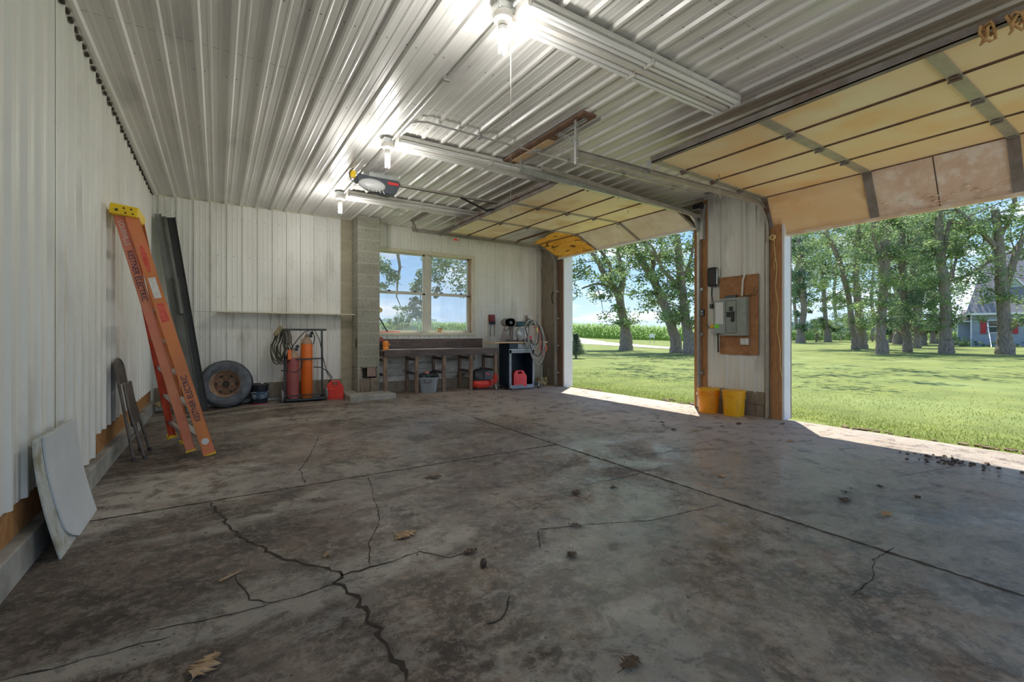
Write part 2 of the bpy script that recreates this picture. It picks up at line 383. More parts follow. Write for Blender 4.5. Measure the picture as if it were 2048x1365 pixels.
strip([V(3.0, -2.9, 0), V(2.97, 1.5, 0), V(2.98, 5.7, 0)], .028, M['joint'], .004, 1, 'control_joint')
strip([V(3.0, 5.7, 0), V(3.0, 8.2, 0)], .006, M['joint'], .004, 2, 'control_joint')
strip([V(-.77, 3.77, 0), V(1, 3.78, 0), V(2.98, 3.77, 0)], .022, M['joint'], .003, 3, 'control_joint')
strip([V(2.98, 3.83, 0), V(6.4, 3.7, 0)], .007, M['joint'], .012, 4, 'control_joint')
cracks = [
 ([(418, 1007), (450, 1040), (478, 1072), (520, 1095), (560, 1118), (600, 1127), (640, 1132), (690, 1148), (740, 1135), (800, 1118)], .016),
 ([(690, 1148), (672, 1168), (712, 1190), (722, 1220), (750, 1250), (775, 1290), (800, 1340), (812, 1364)], .02),
 ([(672, 1168), (640, 1178), (600, 1192), (545, 1208), (500, 1200), (478, 1172), (470, 1150)], .008),
 ([(545, 1208), (480, 1225), (400, 1243), (300, 1262)], .006),
 ([(800, 1118), (842, 1104), (900, 1118), (930, 1105)], .008),
 ([(610, 968), (600, 940), (620, 912), (640, 870)], .008),
 ([(737, 955), (742, 975), (760, 1040), (738, 1090), (740, 1130)], .006),
 ([(1075, 1060), (1180, 1050), (1300, 1042), (1440, 1010)], .008),
 ([(1075, 1060), (1082, 1100)], .006), ([(1165, 972), (1250, 955), (1340, 930)], .007),
 ([(1220, 918), (1330, 905), (1440, 897), (1500, 890)], .009), ([(1330, 905), (1430, 880), (1480, 868)], .006),
 ([(0, 1362), (110, 1338), (200, 1310), (340, 1275)], .009),
 ([(1700, 1195), (1745, 1160), (1748, 1120), (1790, 1095)], .006),
 ([(660, 862), (720, 858), (800, 852)], .006), ([(1080, 838), (1160, 830), (1250, 822)], .007), ([(1170, 795), (1240, 808), (1300, 812)], .007),
 ([(1790, 955), (1850, 945), (1930, 930)], .007), ([(970, 1250), (1000, 1240), (1015, 1215), (1020, 1190)], .008),
]
for i, (pl, wd) in enumerate(cracks): strip([atz(u, v) for u, v in pl], wd, M['crack'], wd * .9, 20 + i, 'crack')

# ------------------------------------------------------------------ corrugated panels
PITCH = .2175
def prof(u0, u1, off, hmaj=.021, hmin=.003):
    P = {u0: None, u1: None}; pts = [(0, 0)]
    def h(u):
        s = ((u - off) % PITCH); s = min(s, PITCH - s)
        if s < .012: return hmaj
        if s < .024: return hmaj * (1 - (s - .012) / .012)
        d = abs(s - PITCH / 3)
        if d < .006: return hmin
        if d < .014: return hmin * (1 - (d - .006) / .008)
        return 0
    ks = set([u0, u1]); k = math.floor((u0 - off) / PITCH) - 1
    while off + k * PITCH < u1 + PITCH:
        c = off + k * PITCH
        for d in (.012, .024, PITCH / 3 - .014, PITCH / 3 - .006, PITCH / 3 + .006, PITCH / 3 + .014):
            for sg in (-1, 1): ks.add(round(c + sg * d, 5))
        k += 1
    return [(u, h(u)) for u in sorted(ks) if u0 <= u <= u1]
def corr(mb, o, uu, nn, ll, u0, u1, l0, l1, off, jag=0):
    uu, nn, ll, o = Vector(uu), Vector(nn), Vector(ll), Vector(o)
    pf = prof(u0, u1, off); k = len(mb.v)
    for u, h in pf:
        mb.v.append(o + uu * u + nn * h + ll * l0); mb.v.append(o + uu * u + nn * h + ll * l1)
    for i in range(len(pf) - 1): mb.face([k + 2 * i, k + 2 * i + 2, k + 2 * i + 3, k + 2 * i + 1])
def screws(mb, pts, nn, r=.006):
    nn = Vector(nn); a = nn.orthogonal().normalized(); b = nn.cross(a); mb.m = 1
    for p in pts:
        p = Vector(p) + nn * .003
        mb.poly([p + (a * math.cos(t) + b * math.sin(t)) * r for t in (0, 1.05, 2.09, 3.14, 4.19, 5.24)])
    mb.m = 0
CEIL = 3.25; D = 8.66
c = MB(); corr(c, (0, 0, CEIL), (1, 0, 0), (0, 0, -1), (0, 1, 0), -.83, 6.4, -3, D, -.55)
sp_ = []
for yy in (-1.6, -.4, .8, 2.0, 3.2, 4.4, 5.6, 6.8, 8.0):
    x = -.55
    while x < 6.3: sp_ += [(x + .035, yy, CEIL), (x - .035 + PITCH, yy, CEIL)]; x += PITCH
screws(c, sp_, (0, 0, -1), .0065)
c.box(-.95, 6.6, -3, 8.9, CEIL + .03, CEIL + .06)
for yy in (1.75, 4.0): c.m = 1; c.box(-.83, 6.4, yy, yy + .003, CEIL - .0004, CEIL + .001); c.m = 0
ceiling = struct(c.build('ceiling', [M['ceil'], M['screw']])); ceiling['label'] = 'white ribbed metal ceiling panels'

# left wall
XL = -.83
wl = MB(); corr(wl, (XL, 0, 0), (0, 1, 0), (1, 0, 0), (0, 0, 1), -3, 3.86, .32, CEIL, .04)
corr(wl, (XL + .002, 0, 0), (0, 1, 0), (1, 0, 0), (0, 0, 1), 3.86, 4.88, .175, CEIL, .04)
corr(wl, (XL, 0, 0), (0, 1, 0), (1, 0, 0), (0, 0, 1), 4.88, D, .33, CEIL, .04)
pts = []
for zz in (.62, 1.25, 1.87, 2.5, 3.0):
    y = -2.8
    while y < 8.5:
        pts.append((XL + .001, y + .075, zz + random.uniform(-.012, .012)))
        y += PITCH
screws(wl, pts, (1, 0, 0), .008)
wl.box(-.95, XL - .012, -3, 8.9, .1, CEIL + .03)
wall_left = struct(wl.build('wall_left', [M['siding'], M['screw']])); wall_left['label'] = 'white ribbed metal siding on the left wall'
b_ = MB(); b_.box(XL - .012, XL - .004, -3, D, .14, .36); struct(b_.build('trim_1', M['osb']))['label'] = 'rough orange wood strip below the left siding'
b_ = MB()
ysn = [-3 + i * .3 for i in range(40)]
b_.box(-.95, -.775, -3, D - .01, -.05, .157); struct(b_.build('baseboard_left', M['curb'], bevel=.008))['label'] = 'stained concrete curb along the left wall'
b_ = MB(); b_.box(XL, -.77, -3, D, 3.232, 3.25); struct(b_.build('trim_2', M['siding']))
b_ = MB()
y = -2.95
while y < D: b_.ball((XL + .022, y, 3.222), .016, 6, (1, 2.2, 1), .5, int(y * 100) + 500); y += PITCH / 2
struct(b_.build('trim_3', M['dark']))['label'] = 'dark foam closure along the top of the left siding'

# back wall with window
WX0, WX1, WZ0, WZ1 = 2.30, 4.60, 1.16, 2.80
wb = MB()
NB = (0, -1, 0)
def cb(x0, x1, z0, z1): corr(wb, (0, D, 0), (1, 0, 0), NB, (0, 0, 1), x0, x1, z0, z1, .145)
cb(-.83, 1.88, .33, CEIL); cb(2.30, WX1, WZ1, CEIL); cb(2.30, WX1, .80, WZ0); cb(WX1, 6.40, .12, CEIL)
pts = []
for zz in (.55, 1.1, 1.75, 2.4, 3.0):
    x = -.75
    while x < 6.3:
        if not (1.86 < x < 2.5) and not (2.3 < x < 4.6 and 1.16 < zz < 2.8) and not (2.3 < x < 4.6 and zz < .8) and not (x<4.7 and zz<1): pts.append((x, D - .001, zz))
        x += PITCH / 2
screws(wb, pts, NB, .006)
wb.box(-.95, WX0, D + .012, D + .20, 0, CEIL + .03); wb.box(WX1, 6.6, D + .012, D + .20, 0, CEIL + .03)
wb.box(WX0, WX1, D + .012, D + .20, 0, WZ0); wb.box(WX0, WX1, D + .012, D + .20, WZ1, CEIL + .03)
wall_back = struct(wb.build('wall_back', [M['siding'], M['screw']])); wall_back['label'] = 'white ribbed metal siding on the back wall'
b_ = MB(); b_.box(1.88, 2.34, D - .02, D + .012, .05, CEIL); struct(b_.build('trim_4', M['tan']))['label'] = 'bare tan board between the siding and the chimney'
b_ = MB(); b_.box(-.775, 1.9, D - .045, D + .01, .10, .345); b_.box(2.46, 4.8, D - .03, D + .01, .05, .24)
struct(b_.build('baseboard_back', M['grayboard']))['label'] = 'weathered base boards along the back wall'
b_ = MB()
for i in range(5): b_.box(2.46, 4.62, D - .03 - .004 * (i % 2), D + .012, .245 + i * .115, .355 + i * .115)
struct(b_.build('trim_5', M['whitewash']))['label'] = 'whitewashed planks behind the workbench'
b_ = MB(); b_.box(-.8, 6.4, D - .03, D, 3.236, 3.25); struct(b_.build('trim_6', M['cream']))

# window 1
wnd = struct(bpy.data.objects.new('window_1', None)); COL.objects.link(wnd); wnd.location = (3.45, D, 1.16); BASE['window_1'] = Vector(wnd.location)
wnd['label'] = 'double sash window over the workbench, looking out to a corn field'
s = MB(); t_ = .05
s.box(WX0, WX1, D - .03, D - .005, WZ1 - .045, WZ1 + .01); s.box(WX1 - .055, WX1 + .01, D - .03, D - .005, WZ0, WZ1 - .045); s.box(WX0, WX1 + .01, D - .045, D - .005, WZ0 - .03, WZ0 + .012)
s.build('window_trim', M['cream'], wnd)
s = MB(); s.box(WX1 - .05, WX1 - .03, D, D + .17, WZ0, WZ1); s.m = 1; s.box(WX0, WX1, D + .0, D + .17, WZ1 - .04, WZ1); s.box(WX0, WX1, D, D + .17, WZ0 - .0, WZ0 + .025)
s.build('window_jamb', [mat('raw_jamb', (.33, .20, .11), (.48, .33, .20), scale=6), M['cream']], wnd)
YF = D + .13; GX0, GX1 = 2.46, 4.55; MX = 3.60; ZT, ZB, ZM = WZ1 - .04, WZ0 + .025, 1.97
s = MB(); s.box(MX - .055, MX + .055, YF - .03, YF + .04, ZB, ZT)
for a, b in ((2.40, MX - .055), (MX + .055, GX1)):
    s.box(a, b, YF, YF + .04, ZT - .03, ZT); s.box(a, b, YF - .02, YF + .04, ZB, ZB + .045); s.box(a, b, YF - .03, YF + .04, ZM - .028, ZM + .028)
    s.box(a, a + .035, YF, YF + .04, ZB, ZT); s.box(b - .035, b, YF, YF + .04, ZB, ZT); s.box(b - .055, b, YF - .03, YF + .01, ZB, ZM)
s.build('window_frame', M['winframe'], wnd)
glass = bpy.data.materials.new('dusty_window_glass'); glass.use_nodes = True; gt = glass.node_tree; gt.nodes.clear()
o_ = gt.nodes.new('ShaderNodeOutputMaterial'); mx1 = gt.nodes.new('ShaderNodeMixShader'); tr = gt.nodes.new('ShaderNodeBsdfTransparent'); gl = gt.nodes.new('ShaderNodeBsdfGlossy'); df = gt.nodes.new('ShaderNodeBsdfDiffuse')
tr.inputs[0].default_value = (.93, .96, .97, 1); gl.inputs['Roughness'].default_value = .03; df.inputs[0].default_value = (.8, .82, .85, 1)
mx2 = gt.nodes.new('ShaderNodeMixShader'); nzz = gt.nodes.new('ShaderNodeTexNoise'); nzz.inputs['Scale'].default_value = 2.5; nzz.inputs['Detail'].default_value = 6
rr = gt.nodes.new('ShaderNodeMapRange'); rr.inputs[1].default_value = .35; rr.inputs[2].default_value = .75; rr.inputs[3].default_value = .08; rr.inputs[4].default_value = .22
gt.links.new(nzz.outputs['Fac'], rr.inputs[0]); gt.links.new(rr.outputs[0], mx2.inputs[0]); gt.links.new(tr.outputs[0], mx2.inputs[1]); gt.links.new(df.outputs[0], mx2.inputs[2])
mx1.inputs[0].default_value = .05; gt.links.new(mx2.outputs[0], mx1.inputs[1]); gt.links.new(gl.outputs[0], mx1.inputs[2]); gt.links.new(mx1.outputs[0], o_.inputs[0])
M['glass'] = glass
for a, b in ((2.40, MX - .05), (MX + .05, GX1)):
    for z0, z1, dy in ((ZB + .04, ZM, 0), (ZM, ZT - .02, .02)):
        s = MB(); s.box(a + .02, b - .02, YF + .01 + dy, YF + .014 + dy, z0, z1); s.build('glass_pane', M['glass'], wnd)
s = MB()
for x in (2.80, 3.33, 3.90, 4.35): s.rbox(x - .03, x + .03, YF - .05, YF - .025, ZM + .02, ZM + .045, .005)
s.build('sash_lock', M['grey_dark'], wnd)

# right wall with two door openings
XR = 6.40
wr = MB()
corr(wr, (XR, 0, 0), (0, 1, 0), (-1, 0, 0), (0, 0, 1), 3.45, 4.34, .33, CEIL, 3.37)
corr(wr, (XR, 0, 0), (0, 1, 0), (-1, 0, 0), (0, 0, 1), -3, -.3, .33, CEIL, 3.37)
wr.m = 2; wr.box(XR + .002, 6.6, 4.56, 7.85, 2.90, CEIL + .03); wr.box(XR + .002, 6.6, -.3, 3.2, 2.80, CEIL + .03)
wr.box(XR + .02, 6.6, 3.2, 4.56, 0.0, CEIL + .03); wr.box(XR + .02, 6.6, 7.85, 8.9, 0.0, CEIL + .03); wr.box(XR + .02, 6.6, -3, -.3, 0.0, CEIL + .03)
wall_right = struct(wr.build('wall_right', [M['siding'], M['screw'], M['grayboard']])); wall_right['label'] = 'pier and headers around the two open garage doors'
s = MB(); s.box(XR - .02, XR + .02, 8.03, 8.65, .0, CEIL)
struct(s.build('trim_7', M['grayboard']))['label'] = 'bare weathered boards in the far right corner'
s = MB(); s.box(XR - .015, XR + .02, 3.46, 4.34, 0, .16); s.box(XR - .02, XR + .02, 3.45, 4.34, .165, .34); s.box(XR - .01, XR + .02, 3.385, 3.455, 0, CEIL)
struct(s.build('baseboard_right', M['grayboard']))['label'] = 'old boards at the foot of the pier'
s = MB(); s.box(XR - .02, XR + .14, 4.34, 4.56, 0, CEIL - .02); struct(s.build('trim_8', M['post_wood']))['label'] = 'bare orange wood post on the left edge of the pier'
s = MB(); s.box(XR - .02, XR + .14, 3.215, 3.375, 0, CEIL - .02); struct(s.build('trim_9', M['post_wood']))['label'] = 'bare orange wood post on the right edge of the pier'
s = MB(); s.box(XR - .02, XR + .14, 7.865, 8.03, 0, CEIL - .02); struct(s.build('trim_10', M['brown_post']))['label'] = 'brown wood post in the far corner beside the door opening'
s = MB(); s.box(XR - .0, XR + .24, 7.835, 7.865, 0, 2.9); struct(s.build('trim_11', M['white']))['label'] = 'white metal jamb on the far side of the far door opening'
s = MB(); s.box(XR - .02, XR + .14, 3.185, 3.215, 0, 2.8); struct(s.build('trim_12', M['jambwhite']))['label'] = 'white metal jamb on the near side of the pier'
s = MB(); s.box(XR + .14, XR + .16, 4.56, 4.60, 0, 2.9); struct(s.build('trim_13', M['jambwhite']))

# ------------------------------------------------------------------ sectional garage doors
def hinge(mb, p, ax, sz=.06):
    p = Vector(p); ax = Vector(ax)
    mb.rbox(p.x - .045, p.x + .045, p.y - .03, p.y + .03, p.z - .012, p.z, .003, 1)
    mb.cyl(p + V(0, -.04, -.018), p + V(0, .04, -.018), .011, n=8)
def garage_door(label, y0, ys_, xz, mats, group_mat, panel_mats, strut, stile_w=.075):
    """xz: list of (x,z) section ends from the bottom edge inwards; ys_: stile centres"""
    t = thing('garage_door', label, 'garage door', (xz[0][0], (ys_[0] + ys_[-1]) / 2, xz[0][1]))
    for i in range(len(xz) - 1):
        (xa, za), (xb, zb) = xz[i], xz[i + 1]
        A, B = V(xa, 0, za), V(xb, 0, zb); d = (B - A).normalized(); n_ = V(-d.z, 0, d.x)
        if n_.z > 0: n_ = -n_                       # room side, pointing down
        Y0, Y1 = min(ys_), max(ys_)
        def slab(mb, a, b, ya, yb, h0, h1):
            P = A + d * a; Q = A + d * b
            pts = []
            for hh in (h1, h0):
                for (pp, yy) in ((P, ya), (Q, ya), (Q, yb), (P, yb)):
                    v_ = pp + n_ * hh; pts.append((v_.x, yy, v_.z))
            mb.hexa(pts)
        Ls = (B - A).length; fr = MB()
        slab(fr, .002, .010, Y0, Y1, -.02, .012); slab(fr, Ls - .012, Ls - .002, Y0, Y1, -.02, .014)
        sec = fr.build('door_section', M['brown_rust'], t)
        for j in range(len(ys_) - 1):
            pm = panel_mats(i, j)
            if pm is None: continue
            mb = MB()
            ya, yb = sorted((ys_[j], ys_[j + 1]))
            slab(mb, .012, Ls - .012, ya + .01, yb - .01, -.012, .004)
            if pm == 'broken':
                mb = MB(); P0 = A + d * .012 - n_ * .008; rnd = random.Random(5)
                e1 = [(A + d * a_ + n_ * .004) for a_ in (.012, Ls * .5)]
                pts = []
                k_ = 12
                low = [V((A + d * .012).x, ya + .01 + (yb - ya - .02) * q / k_, (A + d * .012).z) for q in range(k_ + 1)]
                hi_ = []
                for q in range(k_ + 1):
                    a_ = Ls * (.30 + .5 * q / k_ if j == 0 else .8 - .5 * q / k_) + rnd.uniform(-.02, .02)
                    pp = A + d * a_; hi_.append(V(pp.x, ya + .01 + (yb - ya - .02) * q / k_, pp.z))
                for q in range(k_):
                    mb.hexa([low[q] - V(0, 0, .004), low[q + 1] - V(0, 0, .004), hi_[q + 1] - V(0, 0, .004), hi_[q] - V(0, 0, .004), low[q] + V(0, 0, .008), low[q + 1] + V(0, 0, .008), hi_[q + 1] + V(0, 0, .008), hi_[q] + V(0, 0, .008)])
                mb.build('panel', M['foam'], sec, label='torn amber panel'); continue
            lb = {'foam': 'panel of exposed orange foam', 'foamboard': 'panel smeared with pale spray foam'}.get(next((k for k, v in M.items() if v is pm), ''), None)
            if pm is M['foam']:
                rnd = random.Random(3); Nn = 26
                mb = MB(); kk = 0
                for q in range(Nn + 1):
                    for r_ in range(Nn + 1):
                        a_ = .012 + (Ls - .024) * q / Nn; yy = ya + .01 + (yb - ya - .02) * r_ / Nn
                        edge_ = min(q, r_, Nn - q, Nn - r_) == 0
                        hh = .004 if edge_ else .006 + .016 * abs(math.sin(q * 1.15 + rnd.uniform(-.8, .8) + r_ * .08)) + rnd.uniform(0, .008)
                        pp = A + d * a_ + n_ * hh; mb.v.append(V(pp.x, yy, pp.z))
                for q in range(Nn):
                    for r_ in range(Nn): k0 = q * (Nn + 1) + r_; mb.face([k0, k0 + 1, k0 + Nn + 2, k0 + Nn + 1])
            if pm is M['foamboard']:
                rnd = random.Random(31)
                for _ in range(46):
                    a_ = Ls * min(.9, abs(rnd.gauss(.08, .16)) + .05); yy = rnd.uniform(ya + .06, yb - .06); pp = A + d * a_ + n_ * .004
                    mb.ball((pp.x, yy, pp.z), rnd.uniform(.008, .026), 8, (1, rnd.uniform(1, 2.2), .6), .5, rnd.randint(0, 999))
                mid = (ya + yb) / 2; mb.m = 1; slab(mb, .012, Ls - .012, mid - .004, mid + .004, .002, .0065); mb.m = 0
            mb.build('panel', [pm, M['dark']], sec, label=lb, smooth=pm in (M['foam'], M['foamboard']))
        for yy in ys_:
            ww = stile_w if yy not in (ys_[0], ys_[-1]) else stile_w * .8
            mb = MB(); slab(mb, .004, Ls - .004, yy - ww / 2, yy + ww / 2, .004, .020); mb.build('stile', group_mat if i else M['rusty'], sec)
        if i:
            for yy in ys_:
                mb = MB(); p = A + n_ * .022; hinge(mb, (p.x, yy, p.z), d); mb.build('hinge', M['rusty'], sec)
    (xa, za) = xz[0]
    s_ = MB(); d = (V(xz[1][0], 0, xz[1][1]) - V(xa, 0, za)).normalized()
    s_.beam((xa, min(ys_) - .02, za - .012), (xa, max(ys_) + .02, za - .012), .05, .035); s_.build('bottom_rail', M['white'] if strut > .08 else M['foamboard'], t)
    (xe, ze) = xz[-1]; s_ = MB()
    Y0, Y1 = min(ys_), max(ys_)
    if strut > .08:                                  # pressed steel U-strut with a return lip
        s_.box(xe - .03, xe - .022, Y0, Y1, ze - .10, ze + .01); s_.box(xe - .03, xe + .05, Y0, Y1, ze - .022, ze - .014)
        s_.box(xe - .075, xe - .03, Y0, Y1, ze - .055, ze - .048); s_.box(xe - .08, xe - .074, Y0, Y1, ze - .055, ze - .02); s_.box(xe - .012, xe + .05, Y0, Y1, ze - .045, ze - .022)
    else:
        s_.box(xe - .012, xe - .004, Y0, Y1, ze - .045, ze + .02); s_.box(xe - .012, xe + .045, Y0, Y1, ze - .045, ze - .037)
    s_.build('strut', M['rusty'], t)
    return t
S1 = [(6.33, 2.83), (5.80, 3.08)] + [(5.80 - .5675 * k, 3.08) for k in range(1, 5)]
def pm1(i, j):                                       # j 0 is the near bay
    if i == 0: return [M['fgpale'], M['fgpale'], M['foam']][j]
    if i == 2 and j == 2: return None
    if i == 1 and j == 2: return 'broken'
    return M['fg1']
d1 = garage_door('far garage door rolled up under the ceiling, yellow panels, one bay torn open', 0, [4.50, 5.63, 6.73, 7.93], S1, None, M['doorsteel'], pm1, .10, .045)
S2 = [(6.45, 2.50), (6.21, 3.00)] + [(6.21 - .565 * k, 3.0 + .012 * k) for k in range(1, 5)]
def pm2(i, j):
    if i == 0: return [M['fgorange'], M['foamboard'], M['fgorange']][j]
    return M['fg2']
d2 = garage_door('near garage door rolled up overhead, amber panels and a wide bottom board', 0, [3.36, 2.20, 1.06, -.10], S2, None, M['doorsteel'], pm2, .05, .085)
# handles and loops on the doors
s = MB(); s.tube(arc((5.15, 6.73 - .13, 3.05), .035, 180, 360, 8, 'yz'), .005, 6); s.build('pull_handle', M['galv'], d1)
s = MB(); s.tube([(5.35, 5.0, 3.065), (5.33, 4.98, 3.02), (5.28, 4.93, 3.04)], .004, 6); s.build('lock_bar', M['rusty'], d1)
# oval finger grips in the foam-smeared board of the near door
A_, B_ = V(6.45, 0, 2.50), V(6.21, 0, 3.00); dd = (B_ - A_).normalized(); nn_ = V(-dd.z, 0, dd.x); nn_ = nn_ if nn_.z < 0 else -nn_
for yy, wy, wz, tl in ((2.07, .085, .075, .1), (1.30, .13, .045, .17)):
    c_ = A_ + dd * (.04 + tl) + nn_ * .008; s = MB(); pts = []
    for k in range(20):
        a_ = 2 * math.pi * k / 20; p = c_ + V(0, 1, 0) * wy * math.cos(a_) + dd * wz * math.sin(a_); pts.append(p)
    s.prism(pts, nn_ * .008); s.build('patch', M['tan'], d2, label='smooth grey-tan patch set in the foam')

def track(label, pts, w=.035, dpt=.06, m='doorsteel', inner=(0, 1, 0), group=None):
    t = thing('door_track', label, 'door track', pts[0], group)
    s = MB(); inner = Vector(inner)
    P = [Vector(p) for p in pts]
    for a, b in zip(P, P[1:]):
        d = (b - a).normalized(); q = inner.cross(d).normalized()
        s.beam(a, b, .004, dpt, q); s.beam(a + q * dpt / 2 + inner * w / 2, b + q * dpt / 2 + inner * w / 2, w, .004, q); s.beam(a - q * dpt / 2 + inner * w / 2, b - q * dpt / 2 + inner * w / 2, w, .004, q)
    s.build('rail', M[m], t)
    return t, P
def curve_track(x_in, z_in, zc, xw, zr, z_end, y, n=8):
    # horizontal run to the bend, quarter bend, vertical run
    r = zr; pts = [V(x_in, y, z_in), V(xw - r, y, zc)]
    for k in range(1, n + 1):
        a = R(90 * k / n); pts.append(V(xw - r + r * math.sin(a), y, zc - r + r * math.cos(a)))
    pts.append(V(xw, y, z_end)); return pts
tr1, P_ = track('door track with a bend on the near side of the far garage door', curve_track(2.95, 3.06, 3.02, 6.33, .34, 0.02, 4.42), m='galv', inner=(0, 1, 0))
s = MB(); s.beam((3.25, 4.40, 3.13), (6.33, 4.40, 2.97), .03, .05); s.build('upper_track', M['doorsteel'], tr1)
s = MB(); s.beam((2.96, 4.42, 3.06), (2.96, 4.42, 3.24), .03, .005, (1, 0, 0)); s.beam((2.96, 4.46, 3.24), (2.96, 4.05, 3.17), .03, .03); s.build('hanger', M['galv'], tr1)
s = MB(); s.box(6.30, 6.38, 4.36, 4.43, 2.62, 3.06); s.box(6.20, 6.36, 4.34, 4.48, 3.06, 3.16); s.build('bracket', M['galv'], tr1)
s = MB(); s.cyl((6.24, 4.33, 3.12), (6.24, 4.46, 3.12), .055, n=18); s.build('cable_drum', M['black'], tr1)
for zz in (.55, 1.15, 1.85): 
    s = MB(); s.box(6.33, 6.375, 4.38, 4.46, zz - .02, zz + .02); s.build('bracket', M['galv'], tr1)
tr2, P_ = track('door track along the back wall side of the far garage door', curve_track(3.02, 3.06, 3.04, 6.33, .34, 0.02, 8.06), inner=(0, -1, 0))
s = MB(); s.beam((3.02, 8.06, 3.05), (3.02, 8.06, 3.24), .03, .005, (1, 0, 0)); s.beam((3.02, 8.1, 3.235), (3.02, 7.2, 3.235), .05, .03); s.beam((3.0, 8.0, 3.23), (3.1, 8.06, 3.04), .03, .006); s.build('hanger', M['rusty'], tr2)
for zz in (.3, .9, 1.5, 2.1): 
    s = MB(); s.cyl((6.30, 7.99, zz), (6.38, 7.99, zz), .022, n=12); s.build('bolt', M['galv'], tr2)
tr3, P_ = track('door track with perforated hanger on the left side of the near garage door', curve_track(2.90, 2.90, 2.93, 6.36, .36, 0.02, 3.40), inner=(0, -1, 0))
def perf(mb, p0, p1, up):                            # perforated angle
    p0, p1, up = Vector(p0), Vector(p1), Vector(up); d = (p1 - p0); n_ = int(d.length / .03); d.normalize(); a = d.cross(up).normalized()
    mb.beam(p0 + a * .016, p1 + a * .016, .006, .003, up); mb.beam(p0 - a * .016, p1 - a * .016, .006, .003, up)
    for i in range(n_ + 1): q = p0 + d * (i * .03); mb.beam(q - a * .016, q + a * .016, .009, .003, up)
    mb.beam(p0 + a * .018, p1 + a * .018, .004, .03, up)
s = MB(); perf(s, (2.90, 3.36, 3.215), (2.90, 3.36, 2.78), (0, -1, 0)); perf(s, (2.94, 3.28, 3.195), (2.94, 3.72, 3.195), (0, 0, 1)); perf(s, (2.92, 3.37, 3.0), (2.92, 3.66, 3.19), (1, 0, 0))
s.build('hanger', M['galv'], tr3)
s = MB(); s.box(3.93, 3.945, 3.34, 3.40, 2.90, 3.04); s.box(3.86, 3.94, 3.385, 3.40, 2.89, 2.91); s.build('bracket', M['galv'], tr3)
# ceiling board carrying the hangers
s = MB(); s.box(2.86, 3.02, 3.22, 4.72, 3.205, 3.232); s.m = 1; s.box(2.93, 3.03, 3.85, 4.55, 3.196, 3.206); s.m = 0
tag(s.build('ceiling_board', [M['brown_rust'], M['wood']]), 'brown plank screwed to the ceiling with a yellow wood scrap under it', 'board')

# ------------------------------------------------------------------ ceiling lights
def strip_light(y, label):
    x0, x1 = 1.59, 3.84
    t = thing('strip_light', label, 'light', ((x0 + x1) / 2, y, 3.25), 'unlit fluorescent strip lights on the ceiling')
    s = MB()
    s.prism([(x0, y - .135, 3.232), (x0, y + .135, 3.232), (x0, y + .135, 3.195), (x0, y + .035, 3.185), (x0, y + .02, 3.155), (x0, y - .02, 3.155), (x0, y - .035, 3.185), (x0, y - .135, 3.195)], (x1 - x0, 0, 0))
    s.build('housing', M['fixture'], t)
    xm = (x0 + x1) / 2
    for a, b in ((x0 + .03, xm - .02), (xm + .02, x1 - .03)):
        for dy in (-.112, -.066, .066, .112):
            s = MB(); s.cyl((a, y + dy, 3.172), (b, y + dy, 3.172), .0185, n=12); s.build('tube', M['tubeoff'], t)
    for xx in (x0 + .012, xm, x1 - .012):
        for sg in (-1, 1):
            s = MB(); s.rbox(xx - .013, xx + .013, y + sg * .089 - .042, y + sg * .089 + .042, 3.150, 3.20, .003, 1); s.build('socket', M['fixture'], t)
    return t
strip_light(2.415, 'long unlit fluorescent strip light nearest the camera, at the top of the photo')
strip_light(4.775, 'middle one of three long unlit strip lights, beside the door opener')
strip_light(6.98, 'farthest long strip light, near the block chimney')
def bulb(x, y, label, pull=0):
    t = thing('bare_bulb_light', label, 'light', (x, y, 3.25), 'lit bare bulbs in porcelain holders')
    s = MB(); s.rbox(x - .055, x + .055, y - .055, y + .055, 3.175, 3.235, .008); s.build('junction_box', M['galv'], t)
    s = MB(); s.lathe((x, y, 3.10), [(.03, 0), (.034, .02), (.06, .035), (.068, .06), (.066, .075), (.05, .076)], 24); s.build('lampholder', M['porcelain'], t, smooth=True)
    s = MB(); s.lathe((x, y, 3.055), [(.026, 0), (.031, .01), (.031, .035), (.022, .05)], 20); s.build('bulb_base', M['white_soft'], t, smooth=True)
    for dx, dy in ((-.016, -.012), (.016, -.012), (-.016, .012), (.016, .012)):
        s = MB(); zz = [3.058, 2.94, 2.928]; s.tube([(x + dx, y + dy, z_) for z_ in zz], [.009, .009, .004], 8); s.build('bulb_tube', M['bulb'], t)
    if pull:
        s = MB(); s.tube([(x + .06, y, 3.12), (x + .06, y, 3.12 - pull)], .0016, 5); s.build('pull_cord', M['chain'], t)
    l_ = bpy.data.lights.new('lamp', 'POINT'); l_.energy = 7.5; l_.color = (1, .96, .90); l_.shadow_soft_size = .05
    lo = bpy.data.objects.new('lamp', l_); COL.objects.link(lo); lo.parent = t; lo.location = (0, 0, -.36)
    return t
bulb(1.52, 2.47, 'lit bare compact bulb nearest the camera, with a pull cord', 1.2)
bulb(1.53, 4.83, 'lit bare compact bulb above the door opener', 0)
bulb(1.52, 7.02, 'lit bare compact bulb nearest the back wall', 0)
s = MB(); s.tube([(1.56, -2.9, 3.21), (1.56, 6.95, 3.21)], .011, 8)
t = thing('conduit', 'grey metal conduit running along the ceiling past the three bulbs', 'conduit', (1.56, 3, 3.2)); s.build('pipe', M['conduit'], t, smooth=True)
for yy in (.8, 1.6, 3.4, 6.0): s = MB(); s.box(1.535, 1.585, yy - .012, yy + .012, 3.195, 3.232); s.build('clamp', M['galv'], t)
